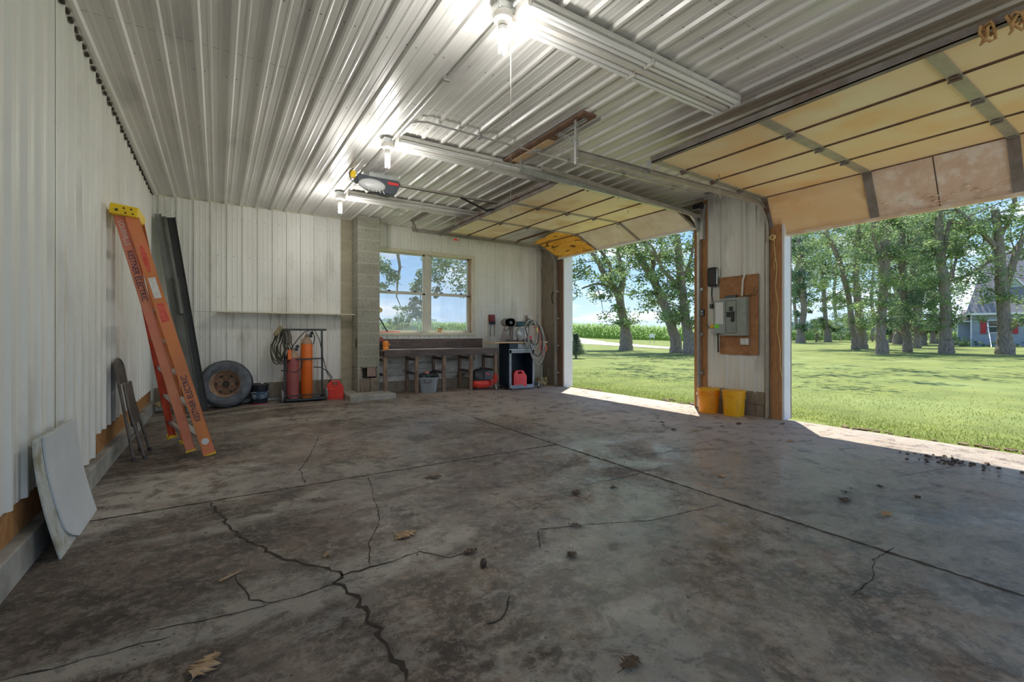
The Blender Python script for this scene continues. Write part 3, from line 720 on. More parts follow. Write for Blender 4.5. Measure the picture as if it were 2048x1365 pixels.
s = MB(); s.tube([(1.60, 4.62, 3.21), (1.60, 4.42, 3.212), (1.61, 4.30, 3.213), (1.64, 4.23, 3.213), (1.72, 4.19, 3.212), (3.4, 4.20, 3.205), (6.10, 4.16, 3.205)], .010, 8)
t = thing('conduit', 'thin conduit crossing the ceiling from the middle bulb to the pier', 'conduit', (3, 4.2, 3.2)); s.build('pipe', M['conduit'], t, smooth=True)
for xx in (2.3, 3.5, 4.4, 5.4): s = MB(); s.box(xx - .012, xx + .012, 4.165, 4.225, 3.19, 3.232); s.build('clamp', M['galv'], t)
s = MB(); s.rbox(6.10, 6.20, 4.10, 4.21, 3.17, 3.235, .006); s.build('junction_box', M['galv'], t)
s = MB(); s.tube([(6.2, 4.14, 3.21), (6.30, 4.13, 3.20), (6.35, 4.12, 3.15), (6.365, 4.12, 3.05), (6.365, 4.12, 2.02)], .010, 8); s.build('pipe', M['conduit'], t, smooth=True)
s = MB(); s.tube([(1.62, 7.02, 3.215), (2.2, 7.3, 3.215), (2.72, 7.55, 3.21), (2.74, 7.7, 3.205), (2.55, 7.9, 3.215), (2.45, 8.4, 3.2), (2.50, 8.62, 3.15), (2.50, 8.63, 2.85)], .009, 8)
t = thing('conduit', 'white conduit looping from the last bulb to the window corner', 'conduit', (2.5, 7.8, 3.2)); s.build('pipe', M['conduit'], t, smooth=True)

# ------------------------------------------------------------------ door opener
oy = 5.95
t = thing('garage_door_opener', 'dark grey garage door opener hanging from the ceiling with a long rail', 'door opener', (1.75, oy, 3.05))
s = MB()
prof_ = [(1.46, 3.13), (1.50, 3.165), (1.95, 3.165), (2.02, 3.15), (2.03, 3.11), (1.97, 2.985), (1.90, 2.965), (1.80, 2.975), (1.62, 3.02), (1.50, 3.07)]
s.prism([(a, oy - .09, b) for a, b in prof_], (0, .18, 0)); s.build('case', M['grey_dark'], t, bevel=.015)
s = MB(); s.ball((1.66, oy - .08, 3.05), .13, 20, (1.35, .45, .62)); s.build('lamp_cover', mat('milky_plastic', (.62, .63, .64), rough=.35), t, smooth=True)
for k in range(5): s = MB(); s.beam((1.58 + .05 * k, oy - .142, 3.0 - .006 * k), (1.60 + .05 * k, oy - .142, 2.965 - .006 * k), .008, .004); s.build('vent', M['white_soft'], t)
s = MB(); s.box(1.62, 2.0, oy - .095, oy - .088, 3.155, 3.205); s.box(1.62, 2.0, oy + .088, oy + .095, 3.155, 3.205); s.build('mount', M['galv'], t)
s = MB(); s.box(1.86, 2.0, oy - .096, oy - .091, 3.09, 3.125); s.build('badge', mat('red_badge', (.70, .05, .05), rough=.4), t, label='small red badge')
s = MB(); s.beam((2.0, oy, 3.14), (6.3, oy, 3.14), .035, .03); s.build('rail', M['doorsteel'], t)
s = MB(); s.tube([(2.0, oy, 3.118), (4.2, oy, 3.118)], .004, 6); s.build('drive_chain', M['black'], t)
s = MB(); s.beam((2.95, oy, 3.12), (3.36, oy - .02, 2.99), .03, .006, (0, 1, 0)); s.beam((3.36, oy - .02, 2.985), (3.52, oy - .02, 3.04), .03, .006, (0, 1, 0)); s.build('arm', M['black'], t)
s = MB(); s.rbox(1.40, 1.47, oy - .045, oy + .025, 3.12, 3.21, .012); s.build('plug', M['yellow'], t, label='yellow plug adapter')
s = MB(); s.tube([(1.44, oy - .02, 3.24), (1.41, oy - .05, 3.20), (1.38, oy - .07, 3.15), (1.40, oy - .08, 3.07), (1.47, oy - .06, 3.04), (1.53, oy - .05, 3.09)], .006, 6); s.build('cord', M['black'], t)
s = MB(); s.tube([(1.47, oy, 3.18), (1.54, oy - .02, 3.19), (1.57, oy, 3.15)], .006, 6); s.build('cord', M['black'], t)
px_ = aty(911, 481, 5.8)
s = MB(); s.tube([(px_.x, 5.80, 3.10), (px_.x, 5.80, px_.z)], .0016, 5); s.build('release_cord', M['chain'], t)
s = MB(); s.prism([(px_.x - .045, 5.79, px_.z), (px_.x + .045, 5.79, px_.z), (px_.x + .02, 5.79, px_.z + .015), (px_.x, 5.79, px_.z + .03), (px_.x - .02, 5.79, px_.z + .015)], (0, .02, 0)); s.build('release_handle', M['red'], t, label='small red handle on a thin cord')

# rope on the near door's strut, and its hanging pull cord
t = thing('rope', 'knotted orange rope tied round the strut of the near garage door', 'rope', (3.93, .6, 3.0))
M['rope'] = mat('orange_rope', (.50, .27, .10), (.66, .40, .17), scale=30, bump=.5)
for yy in (.78, .66):
    s = MB(); rnd = random.Random(int(yy * 100)); c0 = V(3.93, yy, 3.01)
    s.tube([c0 + V(.03 * math.cos(a * 2.1) + rnd.uniform(-.01, .01), .03 * math.sin(a * 1.3) + rnd.uniform(-.012, .012), -.03 + .05 * math.sin(a * 1.7)) for a in [k * .45 for k in range(22)]], .008, 8); s.build('knot', M['rope'], t, smooth=True)
s = MB(); cpx = aty(1438, 320, 3.15)
p0 = aty(1437, 322, 3.2); p1 = aty(1440, 395, 3.2)
s.tube([p0 + V(0, 0, .02), p0.lerp(p1, .5), p1], .006, 6); s.ball(p1, .014, 8)
tag(s.build('hanging_rope', M['chain']), 'short grey pull cord hanging from the near garage door beside the pier', 'cord')

# ------------------------------------------------------------------ things along the left wall
def frame_M(o, xa, ya):                              # matrix whose local x,y axes are xa,ya
    xa = Vector(xa).normalized(); ya = Vector(ya); ya = (ya - xa * ya.dot(xa)).normalized(); za = xa.cross(ya)
    Mx = Matrix((xa, ya, za)).transposed().to_4x4(); Mx.translation = Vector(o); return Mx
M['lad1'] = mat('faded_orange_rail', (.60, .19, .10), (.70, .27, .14), rough=.5, scale=3, c3=(.74, .23, .16), s3=1.6, lo3=.5, hi3=.7)
M['lad2'] = mat('orange_rail', (.58, .20, .08), (.76, .27, .06), rough=.5, scale=1.6, c3=(.74, .21, .14), s3=1.6, lo3=.52, hi3=.75)
M['lad3'] = mat('red_orange_rail', (.60, .07, .03), (.72, .12, .05), rough=.5, scale=3)
M['ink'] = mat('navy_ink', (.025, .035, .10), rough=.6)
M['redlab'] = mat('red_label', (.66, .06, .035), (.74, .14, .09), rough=.5, scale=30)
M['paper'] = mat('paper_label', (.68, .67, .64), (.80, .79, .77), rough=.6, scale=60)
lad = thing('step_ladder', 'tall orange step ladder with yellow cap, folded and leaning on the left wall', 'ladder', (-.1, 5.45, 0))
TOPZ = 2.20
def rail(yb, yt, xb, xt, zb, wd, m, flange=.028, name='rail', lab=None, sgn=1):
    A, B = V(xb, yb, zb), V(xt, yt, TOPZ); d = (B - A).normalized(); ww = V(1, 0, 0); ww = (ww - d * ww.dot(d)).normalized() * (wd / 2)
    s = MB(); q = V(0, 1, 0) * sgn
    s.hexa([A - ww, A + ww, A + ww + q * .004, A - ww + q * .004, B - ww, B + ww, B + ww + q * .004, B - ww + q * .004])
    for e in (-1, 1):
        a = ww * e; c_ = ww * e * .92
        s.hexa([A + a, A + c_, A + c_ + q * flange, A + a + q * flange, B + a, B + c_, B + c_ + q * flange, B + a + q * flange])
    return s.build(name, m, lad, label=lab), A, B, ww
r1, A1, B1, w1 = rail(5.22, 5.25, -.058, -.640, .0, .098, M['lad2'])
r2, A2, B2, w2 = rail(5.27, 5.29, -.205, -.732, .045, .074, M['lad1'])
rail(5.93, 5.60, -.27, -.625, .02, .085, M['lad2'], sgn=-1)
rail(5.86, 5.57, -.385, -.70, .10, .062, M['lad3'], sgn=-1)
for i in range(7):                                   # front steps
    f = (i + .62) / 7.4; a = A1.lerp(B1, f); bb = V(-.27, 5.93, .02).lerp(V(-.625, 5.60, TOPZ), f)
    s = MB(); s.beam(a + V(-.01, .02, 0), bb + V(.0, -.02, 0), .08, .022); s.build('step', M['alu'], lad)
for i in range(7):
    f = (i + .55) / 7.4; a = A2.lerp(B2, f); bb = V(-.385, 5.86, .10).lerp(V(-.70, 5.57, TOPZ), f)
    s = MB(); s.beam(a + V(-.0, .01, 0), bb + V(.0, -.0, 0), .03, .028); s.build('rear_brace', M['alu'], lad)
s = MB(); s.rbox(-.785, -.585, 5.215, 5.66, TOPZ - .005, TOPZ + .085, .012)
s.xform(Matrix.Translation((-.69, 5.4, 2.24)) @ Matrix.Rotation(R(7), 4, 'Y') @ Matrix.Translation((.69, -5.4, -2.24)))
s.build('top_cap', M['yellow'], lad)
for dx, dz in ((-.05, .0), (.0, .02), (.05, .015), (.01, -.02), (.06, -.025)):
    s = MB(); s.cyl((-.685 + dx, 5.205, TOPZ + .035 + dz), (-.685 + dx, 5.216, TOPZ + .035 + dz), .011 if dx == -.05 else .007, n=10); s.build('rivet', M['dark'], lad)
for (p, ww, y_, hh) in ((A1, w1, 5.22, .03), (A2, w2, 5.27, .03), (V(-.27, 5.93, .0), w1, 5.90, .09), (V(-.385, 5.86, .08), w2, 5.83, .09)):
    s = MB(); d = (B1 - A1).normalized()
    s.hexa([p - ww * 1.1 - V(0, .006, .0), p + ww * 1.1 - V(0, .006, 0), p + ww * 1.1 + V(0, .05, 0), p - ww * 1.1 + V(0, .05, 0)] + [q + d * hh * .45 for q in (p - ww * 1.1 - V(0, .006, .0), p + ww * 1.1 - V(0, .006, 0), p + ww * 1.1 + V(0, .05, 0), p - ww * 1.1 + V(0, .05, 0))])
    s.build('foot', M['yellow'], lad)
def on_rail(A, B, f, off=0): return A.lerp(B, f) + V(0, -.0022, 0)
d1_ = (A1 - B1).normalized()
text_part('KESTNER ELECTRIC', .062, frame_M(on_rail(A2, B2, .755), A2 - B2, (1, 0, 0.2)), M['ink'], lad, label='dark blue stencilled lettering', sx=.86)
text_part('KESTNER ELECTRIC', .066, frame_M(on_rail(A1, B1, .25), B1 - A1, (-1, 0, 0)), M['ink'], lad, label='dark blue stencilled lettering', sx=.78)
text_part('LOUISVILLE', .055, frame_M(on_rail(A2, B2, .93), A2 - B2, (1, 0, .2)), M['paper'], lad, label='worn white lettering', sx=.8)
def plate(A, B, ww, f0, f1, wsc, m, nm, lab, oval=False, y_=.0018):
    a, b = A.lerp(B, f0), A.lerp(B, f1); c0 = (a + b) / 2; h = (b - a) / 2; s = MB(); w_ = ww * wsc
    if oval: pts = [c0 + h * math.sin(t * math.pi / 12) + w_ * math.cos(t * math.pi / 12) + V(0, -y_, 0) for t in range(24)]
    else: pts = [c0 - h - w_ + V(0, -y_, 0), c0 - h + w_ + V(0, -y_, 0), c0 + h + w_ + V(0, -y_, 0), c0 + h - w_ + V(0, -y_, 0)]
    s.prism(pts, (0, .0015, 0)); return s.build(nm, m, lad, label=lab)
plate(A1, B1, w1, .775, .885, .42, M['redlab'], 'label_plate', 'faded red oval label', True)
plate(A1, B1, w1, .672, .755, .55, M['paper'], 'label_plate', 'white instruction label')
plate(A1, B1, w1, .575, .65, .58, M['redlab'], 'label_plate', 'red warning label')
plate(A1, B1, w1, .048, .075, .62, M['paper'], 'label_plate', 'white paint smudge', True)

# folding chair, folded, leaning on the wall
chm = mat('grey_brown_painted_steel', (.12, .10, .09), (.19, .165, .145), rough=.55, metal=.3, scale=6, c3=(.09, .065, .05), s3=9)
ch = thing('folding_chair', 'worn grey-brown metal folding chair, folded flat against the left wall', 'chair', (-.70, 5.6, 0))
def chp(u, y, z):                                    # u across the lean
    return V(-.775 + (.90 - z) * .155 + u, y, z)
ya, yb = 5.36, 5.80
arcp = [chp(0, ya + .03, .60), chp(0, ya + .025, .78)] + [chp(0, (ya + yb) / 2 - .195 * math.cos(R(a)), .80 + .12 * math.sin(R(a))) for a in range(10, 171, 16)] + [chp(0, yb - .025, .78), chp(0, yb - .03, .60)]
s = MB(); s.tube([chp(.0, ya, .01)] + arcp + [chp(0, yb, .01)], .0125, 8); s.build('frame', chm, ch, smooth=True)
s = MB(); N_ = 10
for i in range(N_):
    a0, a1 = [(ya + yb) / 2 - .185 + .37 * k / N_ for k in (i, i + 1)]
    def topz(y): q = (y - (ya + yb) / 2) / .19; return .80 + .115 * math.sqrt(max(0, 1 - q * q))
    s.hexa([chp(-.004, a0, .69), chp(.004, a0, .69), chp(.004, a1, .69), chp(-.004, a1, .69), chp(-.004, a0, topz(a0)), chp(.004, a0, topz(a0)), chp(.004, a1, topz(a1)), chp(-.004, a1, topz(a1))])
s.build('backrest', chm, ch)
s = MB(); s.hexa([chp(.02, ya + .04, .30), chp(.045, ya + .04, .30), chp(.045, yb - .04, .30), chp(.02, yb - .04, .30), chp(.02, ya + .03, .70), chp(.045, ya + .03, .70), chp(.045, yb - .03, .70), chp(.02, yb - .03, .70)])
s.build('seat', chm, ch, bevel=.012)
for yy in (ya + .035, yb - .035):
    s = MB(); s.tube([chp(.03, yy, .52), chp(.075, yy, .01)], .012, 8); s.build('leg', chm, ch, smooth=True)
s = MB(); s.tube([chp(.062, ya + .035, .16), chp(.062, yb - .035, .16)], .007, 8); s.tube([chp(0, ya, .2), chp(0, yb, .2)], .007, 8); s.build('crossbar', chm, ch, smooth=True)
for yy, uu in ((ya, 0), (yb, 0), (ya + .035, .075), (yb - .035, .075)):
    s = MB(); s.cyl(chp(uu, yy, .0), chp(uu, yy, .03), .016, n=10); s.build('foot', M['rubber'], ch)

# bowed white sheets
shm = mat('white_board', (.60, .64, .66), (.68, .71, .73), rough=.45, scale=5); shm2 = mat('stained_board', (.46, .48, .44), (.58, .60, .57), rough=.6, scale=30, c3=(.30, .29, .20), s3=8, lo3=.55, hi3=.7)
def bow(z): return -.775 + .098 * max(0, (1 - z / .60)) ** 1.6
def sheet(name, label, y0f, y1f, z0, z1, off, th, m, cat):
    s = MB(); n_ = 18; k = 0
    for i in range(n_ + 1):
        z_ = z0 + (z1 - z0) * i / n_
        for x_ in (off, off + th):
            for y_ in (y0f(z_), y1f(z_)): s.v.append(V(bow(z_) + x_, y_, z_ ))
    for i in range(n_):
        k = 4 * i; s.face([k, k + 1, k + 5, k + 4]); s.face([k + 2, k + 6, k + 7, k + 3]); s.face([k, k + 4, k + 6, k + 2]); s.face([k + 1, k + 3, k + 7, k + 5])
    s.face([0, 2, 3, 1]); k = 4 * n_; s.face([k, k + 1, k + 3, k + 2])
    return tag(s.build(name, m, smooth=True), label, cat, 'bowed white boards leaning on the curb')
sheet('board', 'stained white board standing behind the smoother one, its speckled edge showing on the left', lambda z: 3.215, lambda z: 3.95, .0, .615, .0, .008, shm2, 'board')
sheet('board', 'smooth white board leaning in front of the stained one, with a rounded lower corner', lambda z: 3.33 + .05 * (1 - z / .6) + .16 * max(0, 1 - z / .12) ** 2, lambda z: 3.99, .002, .612, .0095, .009, shm, 'board')

# long dark lengths in the corner
def leaner(name, label, top, bot, wx, wy, m, cat='gutter', tube_=0):
    top, bot = Vector(top), Vector(bot); s = MB()
    if tube_: s.tube([bot, top], tube_, 14)
    else:
        d = (top - bot).normalized(); a = V(1, 0, 0); a = (a - d * a.dot(d)).normalized() * wx / 2; b = d.cross(a).normalized() * wy / 2
        if b.y > 0: b = -b
        s.hexa([bot - a - b * .2, bot + a - b * .2, bot + a + b * -.0, bot - a + b * -.0, top - a - b * .2, top + a - b * .2, top + a, top - a])
        for e in (-1, 1): s.hexa([bot + a * e, bot + a * e * .86, bot + a * e * .86 + b, bot + a * e + b, top + a * e, top + a * e * .86, top + a * e * .86 + b, top + a * e + b])
    return tag(s.build(name, m, smooth=bool(tube_)), label, cat, 'long dark lengths leaning in the left corner')
dg = mat('dark_grey_metal', (.10, .105, .095), (.16, .165, .15), rough=.5, metal=.2, scale=3); dk = mat('black_metal', (.025, .028, .03), (.05, .052, .05), rough=.5, scale=3)
gg = mat('grey_green_metal', (.24, .25, .23), (.31, .32, .295), rough=.5, metal=.2, scale=4)
leaner('metal_channel', 'mid grey metal channel nearest the left wall, tallest of the corner lengths', (-.735, 8.52, 2.93), (-.33, 8.20, .01), .085, .05, gg)
leaner('metal_channel', 'very dark wide channel leaning beside the tire, rightmost of the corner lengths', (-.585, 8.54, 2.90), (-.165, 8.22, .02), .12, .07, dk)
leaner('metal_channel', 'shorter dark grey channel in front of the black one', (-.535, 8.38, 1.98), (-.25, 8.14, .01), .115, .05, dg)
leaner('pipe', 'narrow dark pipe with a pale worn tip, leaning between the grey and black channels', (-.655, 8.46, 2.88), (-.44, 8.3, 1.45), 0, 0, dg, 'pipe', .032)
# frayed insulation in both corners
ins = mat('frayed_straw_insulation', (.34, .26, .11), (.62, .52, .28), rough=.95, scale=35, bump=1.0, c3=(.16, .11, .05), s3=14)
def tuft(label, c, rx, ry, rz, seed, group=None):
    rnd = random.Random(seed); s = MB(); c = Vector(c)
    for i in range(14): s.ball(c + V(rnd.uniform(-rx, rx), rnd.uniform(-ry, ry), rnd.uniform(.03, rz)), rnd.uniform(.03, .055), 8, (1, .8, 1), .7, i)
    for i in range(240):
        p = c + V(rnd.uniform(-rx, rx) * 1.1, rnd.uniform(-ry, ry), rnd.uniform(.0, rz)); q = p + V(rnd.uniform(-.03, .03), rnd.uniform(-.03, .01), rnd.uniform(-.03, .04))
        r_ = .0018; s.poly([p - V(r_, 0, 0), p + V(r_, 0, 0), q])
    o = s.build('insulation_wad', ins); tag(o, label, 'insulation'); return o
tuft('frayed straw-yellow insulation in the left corner behind the ladder', (-.56, 8.42, .02), .17, .08, .21, 2)
tuft('tuft of straw-yellow insulation on the floor in the right corner', (6.13, 8.28, .0), .13, .08, .17, 5)

# ------------------------------------------------------------------ truck tire
t = thing('truck_tire', 'big worn truck tire on a rusty wheel rim, leaning on the back wall', 'tire', (.10, 8.3, .03))
s = MB(); R0 = .352
pf_ = [(.205, .0), (.215, -.005), (.24, -.012), (.29, -.022), (.322, -.014), (.338, .004), (.345, .02), (.352, .03), (.352, .19), (.345, .20), (.322, .232), (.26, .24), (.21, .225), (.205, .21)]
TM = Matrix.Translation((.105, 8.305, .375 + .018)) @ Matrix.Rotation(R(-9), 4, 'Z') @ Matrix.Rotation(R(-10), 4, 'X')
s.lathe((0, 0, 0), [(r_, h_) for r_, h_ in pf_], 72, axis=(0, 1, 0), cap=False); n0 = len(s.v)
s.xform(TM); s.build('tire', mat('weathered_rubber', (.09, .10, .115), (.17, .19, .215), rough=.8, scale=7, c3=(.05, .05, .052), s3=4), t, smooth=True)
s = MB()
for k in range(56):                                  # tread blocks
    a = 2 * math.pi * k / 56
    for h0, h1, sh in ((.03, .075, 0), (.085, .135, .03), (.145, .19, 0)):
        pts = []
        for (aa, rr, hh) in ((a + sh - .042, .352, h0), (a + sh + .042, .352, h0), (a + sh + .042, .352, h1), (a + sh - .042, .352, h1), (a + sh - .038, .362, h0), (a + sh + .038, .362, h0), (a + sh + .038, .362, h1), (a + sh - .038, .362, h1)):
            pts.append(V(rr * math.cos(aa), hh, rr * math.sin(aa)))
        s.hexa(pts)
s.xform(TM); s.build('tread', M['rubber'], t)
s = MB(); s.lathe((0, 0, 0), [(.222, -.012), (.226, -.004), (.212, .004), (.198, .012), (.19, .03), (.183, .10), (.165, .115), (.16, .118), (.158, .125)], 48, axis=(0, 1, 0), cap=False)
s.xform(TM); rim = s.build('rim', M['rust'], t, smooth=True)
s = MB(); s.lathe((0, 0, 0), [(.164, .114), (.15, .108), (.125, .10), (.11, .096), (.075, .10), (.055, .092), (.05, .08), (.048, .13), (.002, .13)], 40, axis=(0, 1, 0), cap=False); s.xform(TM); s.build('wheel_disc', mat('dark_rust_disc', (.15, .085, .055), (.30, .19, .125), rough=.85, scale=9, bump=.3), t, smooth=True)
for k in range(6):
    a = 2 * math.pi * k / 6; s = MB(); s.lathe((.132 * math.cos(a), .103, .132 * math.sin(a)), [(.024, 0), (.022, -.006), (.001, -.006)], 14, axis=(0, 1, 0)); s.xform(TM); s.build('hand_hole', M['dark'], rim)
for k in range(8):
    a = 2 * math.pi * (k + .5) / 8; s = MB(); s.lathe((.084 * math.cos(a), .092, .084 * math.sin(a)), [(.010, 0), (.010, .012), (.001, .012)][::-1], 8, axis=(0, 1, 0)); s.xform(TM); s.build('lug_hole', M['dark'], rim)
s = MB(); s.lathe((0, .088, 0), [(.001, 0), (.045, .002), (.046, .02)], 20, axis=(0, 1, 0)); s.xform(TM); s.build('hub_hole', M['dark'], rim)

# ------------------------------------------------------------------ buckets
def bucket(label, c, r0, r1, h, bodym, rimm, lidm=None, group=None, extra=None, name='bucket'):
    c = Vector(c); t = thing(name, label, 'bucket', c, group)
    s = MB(); rr = lambda z: r0 + (r1 - r0) * z / h
    s.lathe(c, [(r0 * .96, 0), (r0, .01), (rr(h * .72), h * .72), (rr(h * .72) + .006, h * .725), (rr(h * .75) + .006, h * .745), (rr(h * .75), h * .75), (rr(h * .82), h * .82), (rr(h * .82) + .009, h * .825), (rr(h * .86) + .009, h * .855), (rr(h * .86), h * .86), (r1, h), (r1 - .006, h), (rr(h * .5) - .006, h * .5), (r0 - .004, .012), (.001, .012)], 40)
    s.build('body', bodym, t, smooth=True)
    if lidm:
        s = MB(); s.lathe(c + V(0, 0, h), [(r1 + .006, -.012), (r1 + .008, .004), (r1 + .004, .01), (r1 - .012, .01), (r1 - .016, .003), (.001, .003)], 40); s.build('lid', lidm, t, smooth=True)
    s = MB(); p = [c + V((r1 + .012) * math.cos(R(a)), -(r1 + .012) * math.sin(R(a)) * .75, h * .82 - .11 * math.sin(R(a))) for a in range(0, 181, 15)]
    ry = -math.atan2(c.x, c.y); s.tube(p, .003, 6); s.xform(Matrix.Translation(c) @ Matrix.Rotation(ry, 4, 'Z') @ Matrix.Translation(-c)); s.build('handle', M['galv'], t, smooth=True)
    if extra: extra(t, c)
    return t
M['orangeb'] = mat('orange_bucket_plastic', (.90, .32, .015), (.95, .40, .02), rough=.4, scale=4, c3=(.85, .50, .12), s3=6, lo3=.6, hi3=.8)
M['yellowb'] = mat('yellow_orange_bucket_plastic', (.90, .44, .01), (.95, .52, .02), rough=.4, scale=4)
def marks(t, c):
    s = MB(); a0 = math.atan2(-c.y, -c.x) + .25
    for k in range(9):
        z_ = .05 + k * .022; r_ = .1325 + (.15 - .1325) * z_ / .36 + .0015; L_ = .22 if k % 2 else .13
        for q in range(5):
            a = a0 + L_ * q / 5; b = a0 + L_ * (q + 1) / 5
            s.poly([c + V(r_ * math.cos(a), r_ * math.sin(a), z_), c + V(r_ * math.cos(b), r_ * math.sin(b), z_), c + V(r_ * math.cos(b), r_ * math.sin(b), z_ + .003), c + V(r_ * math.cos(a), r_ * math.sin(a), z_ + .003)])
    s.build('scale_marks', M['ink'], t)
bucket('orange plastic bucket on the left of the pair at the pier', (6.10, 4.12, 0), .133, .152, .345, M['orangeb'], None, M['yellowb'], 'plastic buckets at the foot of the pier', marks)
bucket('yellow-orange plastic bucket on the right of the pair at the pier', (6.17, 3.77, 0), .133, .150, .345, M['yellowb'], None, M['yellowb'], 'plastic buckets at the foot of the pier', marks)
def bb(t, c):
    a_ = math.atan2(-c.y, -c.x)
    for z0, z1, m_, nm in ((.004, .035, mat('magenta_band', (.45, .01, .07), rough=.5), 'base_band'), (.11, .22, mat('oil_label', (.03, .07, .12), (.45, .52, .58), scale=16, stretch=(1, 1, 4), lo=.55, hi=.6), 'paper_label')):
        s = MB(); s.lathe(c, [(.1195 + .016 * z0 / .33, z0), (.1195 + .016 * z1 / .33, z1)], 36, cap=False); s.build(nm, m_, t, smooth=True)
    s = MB(); s.cyl(c + V(.04, .02, .335), c + V(.04, .02, .36), .02); s.build('spout_cap', M['white_soft'], t)
bucket('black pail with a dark blue label, beside the truck tire', (.57, 8.36, .02), .118, .132, .325, mat('black_pail', (.012, .016, .024), (.02, .03, .04), rough=.25, scale=4), None, M['black'], None, bb, 'pail')

# ------------------------------------------------------------------ welding cart
fz = .045
cart = thing('welding_cart', 'dark steel welding cart with small wheels holding two gas cylinders', 'cart', (1.18, 8.25, fz))
fm = mat('cart_black_steel', (.035, .04, .045), (.07, .075, .08), rough=.55, metal=.3, scale=8)
xa, xb, yf, yk = .925, 1.50, 8.10, 8.36
s = MB()
for x_ in (xa, xb): s.beam((x_, yk - .10, .10), (x_ + (.0 if x_ == xa else -.01), yk - .10, 1.22), .028, .028, (0, 1, 0))
s.beam((xa - .10, yk - .10, 1.225), (xb + .06, yk - .10, 1.225), .03, .032); s.beam((xa, yk - .13, .735), (xb, yk - .13, .745), .025, .022)
s.beam((xa - .05, yk - .08, .56), (xa + .12, yk - .08, .56), .02, .02)
s.build('frame', fm, cart)
s = MB(); s.rbox(xa - .01, xb + .01, yf - .02, yf, .075, .11, .004, 1); s.box(xa, xb, yf - .01, yk + .05, .078, .088); s.box(xa - .01, xa + .01, yf, yk, .08, .12); s.box(xb - .01, xb + .01, yf, yk, .08, .12)
s.build('base_plate', fm, cart)
for x_ in (xa - .045, xb + .045):
    s = MB(); s.lathe((x_ - .02, yf + .10, fz + .105), [(.03, 0), (.085, .0), (.103, .006), (.106, .02), (.103, .034), (.085, .04), (.03, .04)], 28, axis=(1, 0, 0)); wh = s.build('wheel', mat('grey_tire', (.16, .15, .15), (.24, .23, .22), rough=.8, scale=9), cart, smooth=True)
    s = MB(); s.lathe((x_ - .024, yf + .10, fz + .105), [(.002, 0), (.05, .0), (.052, .048), (.002, .048)], 18, axis=(1, 0, 0)); s.build('wheel_hub', M['rusty'], wh)
s = MB(); s.cyl((xa - .05, yf + .10, fz + .105), (xb + .05, yf + .10, fz + .105), .009, n=8); s.build('axle', fm, cart)
def cylinder(label, x, y, r, h, m, nk):
    t = thing('gas_cylinder', label, 'gas cylinder', (x, y, .088), 'gas cylinders on the welding cart'); z0 = .089
    s = MB(); s.lathe((x, y, z0), [(r * .9, 0), (r, .012), (r, h), (r * .96, h + .02), (r * .78, h + .075), (r * .5, h + .115), (r * .3, h + .13)], 36); s.build('body', m, t, smooth=True)
    s = MB(); s.lathe((x, y, z0 + h + .125), [(.03, 0), (.032, .03), (.018, .035), (.018, .06)], 16); s.lathe((x, y, z0 + h), [(r * .97 + .001, .02), (r * .78 + .0015, .076), (r * .5 + .0015, .116), (r * .3 + .0015, .131)], 36, cap=False); s.build('neck', nk, t, smooth=True)
    zt = z0 + h + .17
    s = MB(); s.cyl((x - .01, y, zt), (x + .06, y - .01, zt + .015), .016, n=12); s.cyl((x, y, zt), (x, y, zt + .04), .012, n=10); s.build('valve', M['galv'], t)
    for dx, dz in ((.075, .03), (.06, -.02)):
        s = MB(); s.lathe((x + dx, y - .02, zt + dz), [(.001, -.02), (.026, -.018), (.028, 0), (.022, .012), (.001, .012)], 18, axis=(0, 1, 0)); s.build('gauge', M['black'], t, smooth=True)
    return t
M['cylor'] = mat('orange_cylinder_paint', (.80, .15, .015), (.88, .21, .03), rough=.4, scale=3); M['cylmar'] = mat('maroon_cylinder_paint', (.30, .07, .065), (.40, .11, .10), rough=.5, scale=5)
M['neck'] = mat('rusty_neck', (.34, .22, .14), (.46, .32, .22), rough=.7, scale=10)
cylinder('taller bright orange gas cylinder on the right of the welding cart', 1.265, 8.33, .093, .88, M['cylor'], M['neck'])
cylinder('shorter maroon gas cylinder on the left of the welding cart', 1.045, 8.31, .097, .66, M['cylmar'], M['neck'])
t = thing('welding_cable', 'thick bundle of dark welding hoses looped over the left of the cart', 'hose', (.86, 8.2, 1.22))
hm = mat('dull_hose', (.05, .048, .035), (.11, .10, .07), rough=.7, scale=10)
for k in range(9):
    rnd = random.Random(k); cx = .835 + .016 * k + rnd.uniform(-.01, .01); w_ = rnd.uniform(.05, .115); hh = rnd.uniform(.22, .30); yy = 8.16 + .012 * k; s = MB()
    pts = [V(cx + w_ * math.sin(a) * (1 if math.cos(a) < 0 else .7) - .02 * (1 - math.cos(a)), yy + .015 * math.sin(3 * a), 1.235 - hh + hh * math.cos(a)) for a in [2 * math.pi * i / 28 for i in range(28)]]
    s.tube(pts, .0095, 7, closed=True); s.build('hose_loop', hm, t, smooth=True)
s = MB(); s.ball((.80, 8.12, 1.17), .045, 10, (1.1, .7, .8), .2, 3); s.tube([(.86, 8.14, 1.28), (.83, 8.13, 1.22), (.765, 8.11, 1.13)], [.02, .035, .028], 10); s.build('torch', mat('brown_canvas', (.20, .16, .08), (.30, .25, .14), rough=.8, scale=20), t, smooth=True)
s = MB(); s.tube([(.92, 8.2, 1.15), (.93, 8.2, .7), (.96, 8.18, .55), (1.08, 8.17, .53), (1.17, 8.2, .6), (1.19, 8.24, .75)], .008, 7); s.tube([(1.03, 8.2, .95), (1.12, 8.2, 1.08), (1.22, 8.24, 1.19), (1.33, 8.24, 1.22), (1.38, 8.25, 1.1), (1.36, 8.26, .98)], .008, 7)
